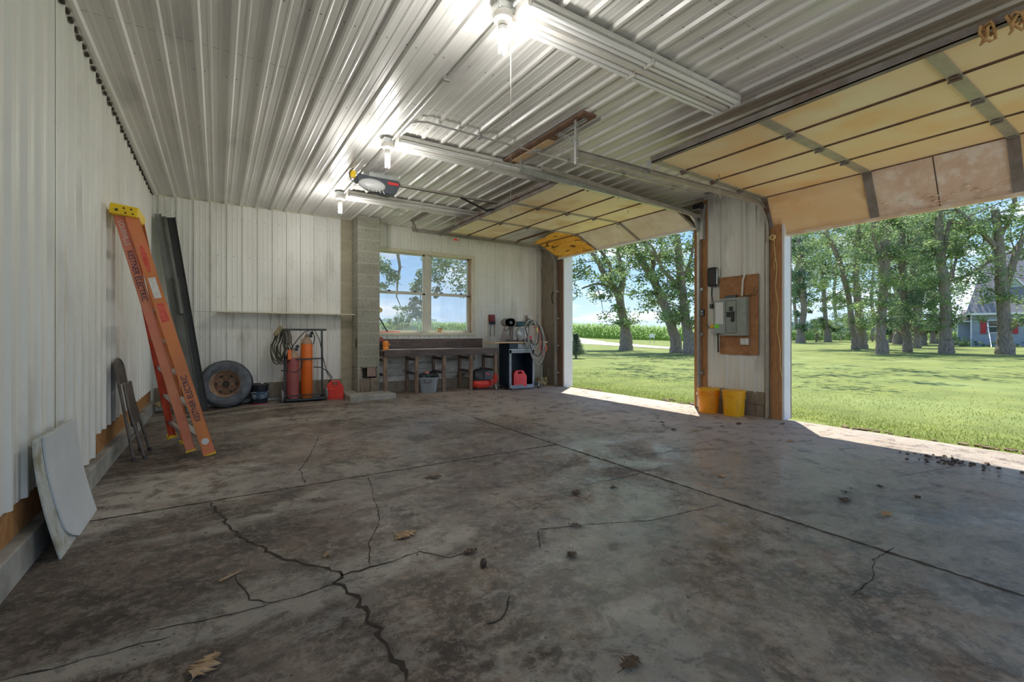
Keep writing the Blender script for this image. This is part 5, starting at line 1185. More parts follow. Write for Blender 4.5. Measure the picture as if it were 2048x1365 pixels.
s = MB(); s.tube([(XQ - .03, 3.72, 1.70), (XQ - .06, 3.60, 1.69), (XQ - .06, 3.53, 1.70), (XQ - .06, 3.505, 1.77)], .005, 6); s.tube([(XQ - .03, 3.66, 1.70), (XQ - .05, 3.57, 1.73), (XQ - .05, 3.545, 1.81)], .004, 6); s.build('loose_wire', M['black'], t)
s = MB(); s.box(XQ - .05, XQ, 3.83, 4.0, 1.685, 1.72); s.build('junction_box', M['grey_dark'], t)
t = thing('battery_charger', 'black wall charger with a hanging cord at the left edge of the pier', 'charger', (XP, 4.2, 2.0))
s = MB(); s.rbox(XP - .10, XP - .0, 4.135, 4.27, 1.87, 2.165, .035, 3); s.build('case', M['black'], t, smooth=True); s = MB(); s.rbox(XP - .07, XP + .0, 4.125, 4.285, 1.885, 2.15, .03, 3); s.build('bezel', M['galv'], t, smooth=True)
s = MB(); s.tube([(XP - .05, 4.21, 1.88), (XP - .05, 4.215, 1.75), (XP - .05, 4.20, 1.62), (XP - .05, 4.15, 1.45), (XP - .06, 4.10, 1.38), (XP - .05, 4.10, 1.25), (XP - .05, 4.18, 1.16)], .007, 7); s.tube([(XP - .05, 4.225, 1.88), (XP - .05, 4.23, 1.60)], .004, 6); s.build('cord', M['black'], t)
s = MB(); s.rbox(XP - .065, XP - .03, 4.205, 4.25, 1.54, 1.61, .006); s.build('plug', M['grey_dark'], t)
t = thing('outlet', 'grey outlet box with black plugs hanging left of the breaker panel', 'outlet', (XP, 4.16, 1.2))
s = MB(); s.box(XP - .05, XP, 4.13, 4.23, 1.15, 1.23); s.build('box', M['galv'], t); s = MB(); s.rbox(XP - .09, XP - .05, 4.11, 4.15, 1.21, 1.30, .006); s.build('plug', M['black'], t)
s = MB(); s.tube([(XP - .07, 4.12, 1.24), (XP - .075, 4.10, 1.1), (XP - .07, 4.10, .88)], .011, 7); s.build('cord', M['black'], t)
s = MB(); s.cyl((XP - .03, 4.25, 1.27), (XP - .03, 4.18, 1.275), .022, n=12); s.build('fitting', M['yellow'], t); s = MB(); s.tube([(XP - .03, 4.25, 1.27), (XP - .03, 4.30, 1.25), (XP - .02, 4.33, 1.30)], .014, 8); s.build('pipe', M['rusty'], t)
t = thing('door_button', 'small grey door opener button on the orange post', 'button', (XR - .025, 4.4, 1.5))
s = MB(); s.rbox(XR - .045, XR - .021, 4.375, 4.45, 1.43, 1.54, .005); s.build('case', M['grey_dark'], t)
for zz in (1.465, 1.505): s = MB(); s.cyl((XR - .045, 4.405, zz), (XR - .05, 4.405, zz), .014, n=12); s.build('button', M['white_soft'], t)
t = thing('rope', 'thin yellowed rope hanging down the right post of the pier', 'rope', (XR - .03, 3.29, 1.5)); M['twine'] = mat('yellow_twine', (.60, .42, .16), (.78, .62, .34), rough=.9, scale=40)
rnd = random.Random(9); s = MB(); s.tube([V(XR - .032, 3.305 - .0035 * i + .012 * math.sin(i * 1.1) - (.03 if i > 15 else 0) * (i - 15) / 5, 2.46 - i * .095) for i in range(21)], .005, 6); s.tube([V(XR - .035, 3.30 + .012 * math.sin(i), 2.48 - i * .05) for i in range(10)], .004, 6); s.build('strand', M['twine'], t)
s = MB()
for k in range(5): s.tube([V(XR - .05 + rnd.uniform(-.01, .01), 3.33 + .035 * math.cos(a) + rnd.uniform(-.01, .01), 2.47 + .03 * math.sin(a) + rnd.uniform(-.015, .015)) for a in [i * .9 for i in range(8)]], .007, 6)
s.build('knot', M['twine'], t)
s = MB(); s.cyl((XR - .06, 3.40, 2.4), (XR - .06, 3.40, 0.0), .013, n=10)
tag(s.build('steel_pipe', M['conduit']), 'thin grey pipe standing against the right side of the pier', 'pipe')

# ------------------------------------------------------------------ litter on the floor
lm = mat('dry_leaf', (.30, .19, .10), (.50, .36, .22), rough=.85, scale=20); lmd = mat('dark_wet_leaf', (.05, .032, .02), (.12, .075, .045), rough=.6, scale=20)
def leaf(label, u, v, L_, ang, m, seed, lobes=4, group=None):
    p = atz(u, v); p.z = floor_z(p.x, p.y) + .003; rnd = random.Random(seed); s = MB(); out = []
    for i in range(lobes * 4 + 1):
        f = i / (lobes * 4); w_ = .30 * math.sin(math.pi * min(1, f * 1.02)) ** .7 * (1 + .45 * math.cos(i * math.pi)) * L_ * rnd.uniform(.8, 1.15); out.append((f * L_, w_))
    lf = [V(x, w_, rnd.uniform(0, .018)) for x, w_ in out]; rt = [V(x, -w_, rnd.uniform(0, .018)) for x, w_ in out]; md = [V(x, 0, .004 + .008 * math.sin(x / L_ * 3)) for x, _ in out]
    n_ = len(md); s.v += md + lf + rt
    for i in range(n_ - 1): s.face([i, i + 1, n_ + i + 1, n_ + i]); s.face([i, 2 * n_ + i, 2 * n_ + i + 1, i + 1])
    Mx = Matrix.Translation(p) @ Matrix.Rotation(R(ang), 4, 'Z'); s.xform(Mx)
    lf_o = s.build('leaf', m); tag(lf_o, label, 'leaf', group)
    st = MB(); st.tube([Mx @ V(0, 0, .004), Mx @ V(-.25 * L_, .03 * L_, .006)], .0015, 5); st.build('stem', m, lf_o)
leaf('large pale dry oak leaf lying in the centre foreground of the floor', 790, 1082, .15, 20, lm, 1, 4)
leaf('pale curled leaf at the very bottom left of the photo', 385, 1364, .13, 60, lm, 2, 3)
leaf('brown wet leaf at the bottom edge of the photo, right of centre', 1245, 1345, .10, 10, lmd, 3, 3)
leaf('brown curled leaf on the shiny patch just behind the centre of the floor', 850, 958, .13, -20, lmd, 4, 3)
leaf('dark crumpled leaf in the middle of the floor below the long pale leaf', 925, 1112, .09, 5, lmd, 5, 3)
leaf('small pale leaf beside the crack in the left foreground', 645, 1118, .05, 30, lm, 6, 3)
rnd = random.Random(77)
for i, (u, v) in enumerate([(1165, 1058), (1150, 992), (1228, 975), (1448, 953), (1830, 998), (1778, 1028), (1700, 988), (1692, 1000), (1762, 978), (1905, 925), (1880, 916), (1385, 862), (1330, 852), (1350, 860), (1320, 845), (1440, 855), (1575, 885), (1480, 848), (1068, 817), (1560, 850), (1135, 1118)]):
    leaf('small dark dry leaf scattered on the concrete floor', u, v, rnd.uniform(.05, .10), rnd.uniform(0, 360), lmd if rnd.random() < .75 else lm, 50 + i, 3, 'small dark leaves scattered on the floor')
t = thing('debris_pile', 'small heap of wet dirt and leaf crumbs inside the near door opening', 'debris', atz(1905, 925)); s = MB(); c0 = atz(1905, 925)
for k in range(70): s.ball(c0 + V(rnd.gauss(0, .10), rnd.gauss(0, .16), .006), rnd.uniform(.004, .018), 6, (1.2, 1, .6), .7, k)
o = s.build('crumbs', lmd, t); o['kind'] = 'stuff'
s = MB(); a = atz(438, 1166); b = atz(482, 1145); s.tube([a + V(0, 0, .006), (a + b) / 2 + V(.004, 0, .008), b + V(0, 0, .006)], .006, 7); tag(s.build('stick', lm), 'short pale stick on the floor at the left foreground', 'stick')
s = MB(); c0 = atz(967, 1134); s.ball(c0 + V(0, 0, .018), .02, 10, (.9, .9, 1.1), .35, 3); tag(s.build('acorn', lmd), 'small black acorn-like lump in the centre foreground', 'acorn')
s = MB()
for k in range(420):                                  # loose grit and crumbs
    f = rnd.random(); x_ = rnd.uniform(-.7, 6.4); y_ = rnd.uniform(1.2, 8.3)
    if x_ > .8 * y_ + 3: continue
    s.ball((x_, y_, floor_z(x_, y_) + .002), rnd.uniform(.002, .007), 5, (1.3, 1, .6), .6, k)
o = s.build('grit', mat('grit', (.10, .08, .06), (.5, .47, .40), scale=3, lo=.6, hi=.62)); o['kind'] = 'stuff'; tag(o, 'loose grit and crumbs scattered over the concrete floor', 'grit')

# ------------------------------------------------------------------ outdoors
def np_mesh(name, verts, faces, mats, parent=None, midx=None, base=None, smooth=False):
    """verts (n,3) array, faces (m,k) array of equal-sized polygons"""
    verts = np.asarray(verts, dtype=np.float32); faces = np.asarray(faces, dtype=np.int32)
    if not isinstance(mats, (list, tuple)): mats = [mats]
    b = wbase(parent) if parent is not None else (Vector(base) if base is not None else Vector((0, 0, 0)))
    verts = verts - np.array(b[:], dtype=np.float32)
    me = bpy.data.meshes.new(name); nf, k = faces.shape
    me.vertices.add(len(verts)); me.vertices.foreach_set('co', verts.ravel())
    me.loops.add(nf * k); me.loops.foreach_set('vertex_index', faces.ravel())
    me.polygons.add(nf); me.polygons.foreach_set('loop_start', np.arange(0, nf * k, k, dtype=np.int32)); me.polygons.foreach_set('loop_total', np.full(nf, k, dtype=np.int32))
    for m in mats: me.materials.append(m)
    if midx is not None: me.polygons.foreach_set('material_index', np.asarray(midx, dtype=np.int32))
    if smooth: me.polygons.foreach_set('use_smooth', np.ones(nf, dtype=bool))
    me.update(calc_edges=True); me.validate()
    o = bpy.data.objects.new(name, me); COL.objects.link(o)
    if parent is not None: o.parent = parent
    else: o.location = b; BASE[o.name] = b
    return o
rng = np.random.default_rng(11)
def leaf_mat(name, c1, c2, tr=.35, rough=.55):
    m = bpy.data.materials.new(name); m.use_nodes = True; t = m.node_tree; t.nodes.clear(); n = t.nodes.new; l = t.links.new
    o = n('ShaderNodeOutputMaterial'); mx = n('ShaderNodeMixShader'); p = n('ShaderNodeBsdfPrincipled'); q = n('ShaderNodeBsdfTranslucent')
    tc = n('ShaderNodeTexCoord'); z = n('ShaderNodeTexNoise'); z.inputs['Scale'].default_value = 1.3; z.inputs['Detail'].default_value = 6; l(tc.outputs['Object'], z.inputs['Vector'])
    r = n('ShaderNodeValToRGB'); r.color_ramp.elements[0].position = .35; r.color_ramp.elements[1].position = .66; r.color_ramp.elements[0].color = (*c1, 1); r.color_ramp.elements[1].color = (*c2, 1)
    l(z.outputs['Fac'], r.inputs[0]); l(r.outputs[0], p.inputs['Base Color']); p.inputs['Roughness'].default_value = rough; l(r.outputs[0], q.inputs[0])
    mx.inputs[0].default_value = tr; l(p.outputs[0], mx.inputs[1]); l(q.outputs[0], mx.inputs[2]); l(mx.outputs[0], o.inputs[0]); return m
M['leaf'] = leaf_mat('oak_foliage', (.14, .22, .10), (.38, .49, .19), .5)
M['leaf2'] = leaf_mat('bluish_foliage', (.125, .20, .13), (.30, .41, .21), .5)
M['corn'] = leaf_mat('corn_leaves', (.20, .36, .08), (.40, .55, .18), .35)
M['grassb'] = leaf_mat('grass_blades', (.18, .235, .045), (.28, .335, .08), .6)
M['spruce'] = leaf_mat('spruce_needles', (.12, .19, .13), (.26, .34, .22), .3)
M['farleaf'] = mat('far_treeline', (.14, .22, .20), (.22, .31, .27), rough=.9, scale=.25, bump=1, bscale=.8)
M['bark'] = mat('oak_bark', (.20, .155, .12), (.42, .345, .275), rough=.95, scale=11, stretch=(1.6, 1.6, .35), bump=1.0, bscale=22, c3=(.34, .33, .27), s3=2.2, lo3=.56, hi3=.68)
M['bark'].node_tree.nodes['Bump'].inputs['Distance'].default_value = .06
M['grass'] = mat('lawn_grass', (.10, .138, .024), (.205, .24, .048), rough=.9, scale=1.1, stretch=(1, 1, 1), bump=.6, bscale=60, detail=9, lo=.3, hi=.7, c3=(.20, .25, .07), s3=.35, lo3=.50, hi3=.75)
M['gravel'] = mat('gravel_road', (.42, .38, .32), (.58, .53, .46), rough=.95, scale=8, bump=.3)
M['dirt'] = mat('bare_dirt', (.16, .11, .075), (.27, .20, .14), rough=.95, scale=9, bump=.6)
def terr(x, y):
    s_, c_ = math.sin(R(YAW)), math.cos(R(YAW)); t = x * s_ + y * c_; r_ = x * c_ - y * s_; a = r_ / max(t, 1)
    return -.07 - .03 * sstep(6.8, 9, x) + .85 * sstep(62, 88, t) * (1 - sstep(.02, .42, a))
# lawn: one sheet ringed round the building, finer near the doors
s = MB()
xs = [-60, -20, -3, 3, 6.78, 8, 10, 13, 17, 22, 28, 36, 46, 58, 72, 90, 120, 170, 260]; ys = [-160, -80, -40, -20, -8, -3.1, 0, 3, 6, 8.86, 11, 14, 18, 24, 32, 42, 55, 70, 90, 120, 170, 260]
for y in ys:
    for x in xs: s.v.append(V(x, y, terr(x, y)))
W_ = len(xs)
for j in range(len(ys) - 1):
    for i in range(W_ - 1):
        if xs[i] >= -3 and xs[i + 1] <= 6.79 and ys[j] >= -3.2 and ys[j + 1] <= 8.9: continue
        s.face([j * W_ + i, j * W_ + i + 1, (j + 1) * W_ + i + 1, (j + 1) * W_ + i])
lawn = s.build('lawn_ground', M['grass']); lawn['kind'] = 'structure'; lawn['label'] = 'mown green lawn around the garage'
s = MB(); s.box(-3, -.95, -3.1, 8.86, -.3, -.07); o = s.build('side_ground', M['grass']); o['kind'] = 'structure'
# ragged grass edge and blades near the doors
nb = 60000
bx_ = 6.78 + np.abs(rng.normal(0, 1, nb)) ** 1.3 * 1.7; by_ = rng.uniform(-1.5, 13.5, nb); ok = (by_ < 1.25 * bx_ + 2) & (bx_ < 17); bx_, by_ = bx_[ok], by_[ok]
edge = 6.80 + .06 * np.sin(by_ * 3.1) + .05 * np.sin(by_ * 7.7 + 1); ok = bx_ > edge + np.where((by_ > 2.9) & (by_ < 5.1), .25, 0); bx_, by_ = bx_[ok], by_[ok]; n_ = len(bx_)
bzz = np.array([terr(x, y) for x, y in zip(bx_, by_)]); ang = rng.uniform(0, 2 * np.pi, n_); hh = rng.uniform(.012, .032, n_) * (1 + .6 * (rng.random(n_) < .06)); ww = .004 + .0009 * (bx_ - 6.5)
ln = rng.uniform(-.03, .03, (n_, 2))
v0 = np.stack([bx_ - np.cos(ang) * ww, by_ - np.sin(ang) * ww, bzz - .01], 1); v1 = np.stack([bx_ + np.cos(ang) * ww, by_ + np.sin(ang) * ww, bzz - .01], 1); v2 = np.stack([bx_ + ln[:, 0], by_ + ln[:, 1], bzz + hh], 1)
vv = np.concatenate([v0, v1, v2]); ff = np.stack([np.arange(n_), np.arange(n_) + n_, np.arange(n_) + 2 * n_], 1)
o = np_mesh('grass', vv, ff, M['grassb'], base=(9, 3, 0)); o['kind'] = 'stuff'; tag(o, 'short grass blades growing up to the edge of the garage slab', 'grass')
s = MB(); rnd = random.Random(8)
for k in range(90):
    y_ = rnd.uniform(4.6, 5.6) if k < 40 else (rnd.uniform(7.2, 7.9) if k < 60 else rnd.uniform(.4, 2.9)); s.ball((6.86 + abs(rnd.gauss(0, .12 if k < 40 else .05)), y_, -.06), rnd.uniform(.01, .04), 6, (1, 1.5, .5), .6, k)
o = s.build('dirt_clods', M['dirt']); o['kind'] = 'stuff'; tag(o, 'bare dirt clods along the edge between slab and lawn', 'dirt')

s = MB(); s.box(-12, 14, -16, -3.0, -.3, -.03); o = s.build('bounce_slab', mat('pale_bounce_slab', (.50, .47, .42), (.60, .57, .52), rough=.9, scale=4)); o['kind'] = 'structure'  # unseen pale slab behind the camera, added to bounce sunlight indoors
# gravel road
s = MB()
A_ = [atz(1100, 687, -.05), atz(1160, 687.5, -.05), atz(1240, 692, -.05), atz(1310, 696, -.05), atz(1395, 700.5, -.05), atz(1440, 702.5, -.05)]
B_ = [atz(1100, 681, -.05), atz(1160, 682.2, -.05), atz(1240, 686, -.05), atz(1310, 692, -.05), atz(1395, 697.5, -.05), atz(1440, 699.5, -.05)]
def tz(p): return V(p.x, p.y, terr(p.x, p.y) + .03)
for i in range(5):
    for q in range(4):
        f0, f1 = q / 4, (q + 1) / 4
        s.poly([tz(A_[i].lerp(A_[i + 1], f0)), tz(A_[i].lerp(A_[i + 1], f1)), tz(B_[i].lerp(B_[i + 1], f1)), tz(B_[i].lerp(B_[i + 1], f0))])
o = s.build('gravel_road', M['gravel']); o['kind'] = 'structure'

# corn field: rows of plants along a front that follows the road
def corn_rows(front, rows, step, h, seed, rowgap=.9, name='corn_field'):
    rg = np.random.default_rng(seed); V_, F_ = [], []; cnt = 0
    for (p, q) in zip(front, front[1:]):
        d = q - p; L_ = d.length; d.normalize(); nrm = V(-d.y, d.x, 0)
        if nrm.dot(p) < 0: nrm = -nrm
        for r_ in range(rows):
            n = int(L_ / step); tt = (np.arange(n) + rg.random(n)) * step
            for t_ in tt:
                x = p.x + d.x * t_ + nrm.x * r_ * rowgap + rg.normal(0, .08); y = p.y + d.y * t_ + nrm.y * r_ * rowgap + rg.normal(0, .08); z = terr(x, y); H_ = h * rg.uniform(.9, 1.06)
                c_ = len(V_)
                V_ += [(x - .03, y, z), (x + .03, y, z), (x + .015, y, z + H_), (x - .015, y, z + H_)]; F_.append((c_, c_ + 1, c_ + 2, c_ + 3))
                for k in range(9 if r_ < 2 else 5):
                    a = rg.uniform(0, 6.283); z0 = z + H_ * (rg.uniform(.1, .95) if r_ < 2 else rg.uniform(.65, .97)); l_ = rg.uniform(.35, .6); ca, sa = math.cos(a) * l_, math.sin(a) * l_; w_ = .06
                    c_ = len(V_); V_ += [(x - sa * .05 / l_, y + ca * .05 / l_, z0), (x + sa * .05 / l_, y - ca * .05 / l_, z0), (x + ca * .55 + sa * w_ / l_, y + sa * .55 - ca * w_ / l_, z0 + .30), (x + ca * .55 - sa * w_ / l_, y + sa * .55 + ca * w_ / l_, z0 + .30)]; F_.append((c_, c_ + 1, c_ + 2, c_ + 3))
                    V_ += [(x + ca, y + sa, z0 + .12), (x + ca * 1.02, y + sa * 1.02, z0 + .10)]; F_.append((c_ + 3, c_ + 2, c_ + 4, c_ + 5))
    return np_mesh(name, V_, F_, M['corn'], base=front[0])
def T(u, t): p = at(u, 669, t); return V(p.x, p.y, 0)
front = [T(640, 84), T(800, 86), T(960, 87), T(1130, 86), T(1260, 84), T(1410, 80)]
o = corn_rows(front, 5, .30, 2.6, 3); o['kind'] = 'stuff'; tag(o, 'tall green corn crop beyond the lawn and the gravel road', 'corn')
front2 = [T(1540, 92), T(1700, 100), T(1900, 108), T(2100, 112)]
o = corn_rows(front2, 4, .40, 1.9, 4); o['kind'] = 'stuff'; tag(o, 'paler corn seen between the tree trunks on the right', 'corn')
s = MB()                                             # body of the field: canopy top behind the front rows
for fr, hh_ in ((front, 2.35), (front2, 1.6)):
    for p, q in zip(fr, fr[1:]):
        n_ = 8; pn, qn = p.normalized(), q.normalized()
        for i in range(n_):
            a, b = p.lerp(q, i / n_), p.lerp(q, (i + 1) / n_); a1, b1 = a + a.normalized() * 4.4, b + b.normalized() * 4.4; a2, b2 = a + a.normalized() * 90, b + b.normalized() * 90
            za, zb = terr(a.x, a.y) + hh_, terr(b.x, b.y) + hh_
            s.poly([V(a1.x, a1.y, 0), V(b1.x, b1.y, 0), V(b1.x, b1.y, zb), V(a1.x, a1.y, za)]); s.poly([V(a1.x, a1.y, za), V(b1.x, b1.y, zb), V(b2.x, b2.y, zb), V(a2.x, a2.y, za)])
o = s.build('corn_field_canopy', M['corn']); o['kind'] = 'stuff'; tag(o, 'even green canopy of the corn field reaching to the horizon', 'corn')

# distant tree lines
def treeline(label, u0, u1, t, h, seed, n=16):
    n *= 2; h *= .72
    s = MB(); rnd = random.Random(seed)
    for k in range(n):
        u = u0 + (u1 - u0) * (k + rnd.random() * .8) / n; p = at(u, 669, t * rnd.uniform(.95, 1.08)); r_ = h * rnd.uniform(.4, .62); s.ball((p.x, p.y, terr(p.x, p.y) + r_ * .7), r_, 14, (1, 1, 1), .28, seed * 50 + k)
    o = s.build('distant_woods', M['farleaf'], smooth=True); o['kind'] = 'stuff'; tag(o, label, 'trees')
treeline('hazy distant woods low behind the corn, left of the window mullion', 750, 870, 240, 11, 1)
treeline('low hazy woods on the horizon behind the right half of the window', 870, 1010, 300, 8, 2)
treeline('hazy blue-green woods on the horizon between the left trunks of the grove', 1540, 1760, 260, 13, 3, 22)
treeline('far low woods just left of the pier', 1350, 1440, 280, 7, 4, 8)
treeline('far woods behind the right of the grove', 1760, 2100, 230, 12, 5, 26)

# trees -------------------------------------------------------------
def leaves_np(cl, per, size, seed):
    """cl: list of (centre, radius); returns verts, quads of small bent oak leaves"""
    rg = np.random.default_rng(seed); C_ = np.array([list(c[0]) for c in cl]); Rr = np.array([c[1] for c in cl]); n = len(cl) * per
    idx = np.repeat(np.arange(len(cl)), per); d = rg.normal(size=(n, 3)); d /= np.linalg.norm(d, axis=1, keepdims=True); rad = rg.random(n) ** .55
    P = C_[idx] + d * (rad * Rr[idx])[:, None] * np.array([1, 1, .72])
    u = rg.normal(size=(n, 3)); u[:, 2] *= .5; u /= np.linalg.norm(u, axis=1, keepdims=True); w_ = np.cross(u, rg.normal(size=(n, 3))); w_ /= np.linalg.norm(w_, axis=1, keepdims=True)
    sz = (size * rg.uniform(.65, 1.25, n))[:, None]
    a = P - u * sz * .5; b = P + w_ * sz * .30; c = P + u * sz * .5; e = P - w_ * sz * .30
    v = np.stack([a, b, c, e], 1).reshape(-1, 3); f = np.arange(4 * n).reshape(-1, 4); return v, f
def tree(name, label, t, limbs, clumps=(), group=None, auto=60, per=55, lsize=.19, crown=None, seed=1, lm_='leaf', flare=1.35, t_z=None):
    """limbs: list of (pixel points, radii in m, optional depth slope); t: distance"""
    rnd = random.Random(seed); root = None; s = MB(); ends = []
    for li, lb in enumerate(limbs):
        pts, rad = lb[0], lb[1]; dz = lb[2] if len(lb) > 2 else 0
        P = [at(u, v, t) for u, v in pts]; rad = [q_ * .74 for q_ in rad]
        f = ray(1024, 669); f.z = 0; f.normalize()
        P = [p + f * dz * (i / max(1, len(P) - 1)) for i, p in enumerate(P)]
        if li == 0:
            g_ = P[0]; gz = terr(g_.x, g_.y); P[0].z = gz - .15; base = V(g_.x, g_.y, gz); P.insert(1, P[0] + V(0, 0, .4)); P.insert(2, P[0].lerp(P[2], .1) + V(0, 0, 1.0)); rad = [rad[0] * flare, rad[0] * (1 + (flare - 1) * .45)] + [rad[0]] + list(rad[1:])
            rad = list(rad)[:len(P)]
            while len(rad) < len(P): rad.append(rad[-1] * .8)
        else:
            rad = list(rad)
            while len(rad) < len(P): rad.append(rad[-1] * .7)
        Q, RR = [], []                                 # smooth
        for i in range(len(P) - 1):
            p0 = P[max(0, i - 1)]; p1 = P[i]; p2 = P[i + 1]; p3 = P[min(len(P) - 1, i + 2)]
            for k in range(4):
                q = k / 4; Q.append(.5 * ((2 * p1) + (p2 - p0) * q + (2 * p0 - 5 * p1 + 4 * p2 - p3) * q * q + (3 * p1 - p0 - 3 * p2 + p3) * q ** 3) + V(rnd.uniform(-1, 1), rnd.uniform(-1, 1), 0) * (.02 if li == 0 else .03)); RR.append((rad[i] * (1 - q) + rad[i + 1] * q) * rnd.uniform(.94, 1.06))
        Q.append(P[-1]); RR.append(rad[-1]); s.tube(Q, RR, 12 if li == 0 else 8)
        ends += [(Q[i], RR[i]) for i in range(len(Q) // 3 if li == 0 else len(Q) // 4, len(Q))]
    root = thing(name, label, 'tree', base, group)
    cl = []
    for (u, v, r_) in clumps: c = at(u, v, t) + ray(1024, 669).normalized() * rnd.uniform(-1.2, 1.2); cl.append((c, r_))
    if auto:                                           # twigs with clumps off the limbs
        for k in range(auto):
            p, r_ = rnd.choice(ends); d = V(rnd.gauss(0, 1), rnd.gauss(0, 1), rnd.gauss(.1, .6)).normalized(); L_ = rnd.uniform(.9, 3.2)
            if r_ > .22 and rnd.random() < .6: L_ *= .5
            q = p + d * L_; q.z = max(q.z, base.z + 2.3)
            mid = p.lerp(q, .5) + V(rnd.uniform(-.2, .2), rnd.uniform(-.2, .2), rnd.uniform(0, .25)); s.tube([p, mid, q], [min(r_ * .5, .05), .03, .012], 5)
            cl.append((q, rnd.uniform(.5, .95))); cl.append((mid, rnd.uniform(.35, .6)))
    if crown:                                          # upper crown (cz above base, radius, height, count)
        cz, cr_, ch_, cn = crown; top = ends[-1][0]; cx_ = (base.x + top.x) / 2; cy_ = (base.y + top.y) / 2
        tp = V(cx_, cy_, base.z + cz + ch_ * .3); s.tube([limb_top(ends), tp], [.12, .04], 6)
        for k in range(cn):
            while True:
                q = V(rnd.uniform(-1, 1), rnd.uniform(-1, 1), rnd.uniform(-1, 1))
                if .25 < q.length < 1: break
            cl.append((V(cx_ + q.x * cr_, cy_ + q.y * cr_, base.z + cz + q.z * ch_), rnd.uniform(.7, 1.2)))
    s.build('trunk', M['bark'], root, smooth=True)
    if cl:
        v, f = leaves_np(cl, per, lsize, seed); np_mesh('foliage', v, f, M[lm_], root)
    return root
def limb_top(ends): return max(ends, key=lambda e: e[0].z)[0]

# three lawn trees seen through the far door
tree('oak_tree', 'forked oak at the left of the far door opening, with a limb reaching left', 36.0,
     [([(1252, 700), (1249, 650), (1240, 600), (1246, 560), (1243, 540), (1235, 500)], [.62, .44, .40, .30, .24, .16], 0), ([(1242, 612), (1232, 580), (1214, 555), (1196, 520), (1180, 495), (1165, 470)], [.34, .34, .30, .26, .22, .14], .6),
      ([(1233, 588), (1215, 575), (1190, 570), (1160, 580)], [.18, .16, .12, .08], -1), ([(1218, 560), (1222, 530), (1205, 500), (1190, 470)], [.22, .2, .16, .1], 1), ([(1180, 532), (1160, 545), (1140, 560)], [.12, .1, .06], -1)],
     [(1150, 520, 1.1), (1165, 545, .9), (1190, 590, .7), (1212, 598, .6), (1150, 590, .7), (1230, 540, .9), (1255, 530, .8), (1205, 530, .8), (1245, 510, 1.0), (1270, 520, .8), (1140, 575, .8), (1180, 500, 1.2), (1220, 485, 1.2), (1155, 495, 1.1)], 'lawn oaks beyond the far door', 40, 60, .22, (12.5, 5, 3, 50), 21)
tree('oak_tree', 'leaning oak, the middle one of three through the far door, crossing behind the straight one', 31.0,
     [([(1352, 708), (1345, 660), (1332, 620), (1316, 580), (1298, 545), (1275, 510), (1262, 470)], [.48, .42, .40, .36, .32, .28, .16], 0), ([(1300, 552), (1310, 520), (1300, 490), (1278, 465)], [.24, .2, .16, .1], 1), ([(1276, 512), (1255, 500), (1240, 480)], [.18, .14, .1], -1)],
     [(1275, 560, .8), (1290, 590, .6), (1310, 600, .5), (1270, 530, .9), (1255, 500, 1.0), (1300, 500, 1.1), (1320, 540, .8), (1335, 570, .6), (1290, 480, 1.1)], 'lawn oaks beyond the far door', 34, 60, .20, (11, 4.5, 3, 50), 22)
tree('oak_tree', 'straight oak at the right of the far door opening, one limb arching left', 29.0,
     [([(1380, 711), (1374, 660), (1367, 600), (1362, 560), (1358, 520), (1355, 470)], [.52, .42, .36, .34, .30, .24], 0), ([(1362, 590), (1345, 562), (1322, 540), (1308, 510), (1292, 490), (1272, 478)], [.2, .19, .16, .14, .10, .06], -.6), ([(1364, 560), (1380, 530), (1390, 495), (1395, 460)], [.14, .13, .12, .09], .5)],
     [(1390, 560, .7), (1395, 590, .5), (1385, 520, .9), (1340, 500, 1.0), (1330, 520, .8), (1345, 480, 1.2), (1375, 490, 1.1), (1395, 480, 1.1), (1340, 590, .35), (1400, 540, .8)], 'lawn oaks beyond the far door', 34, 60, .20, (10.5, 4.5, 3, 50), 23)
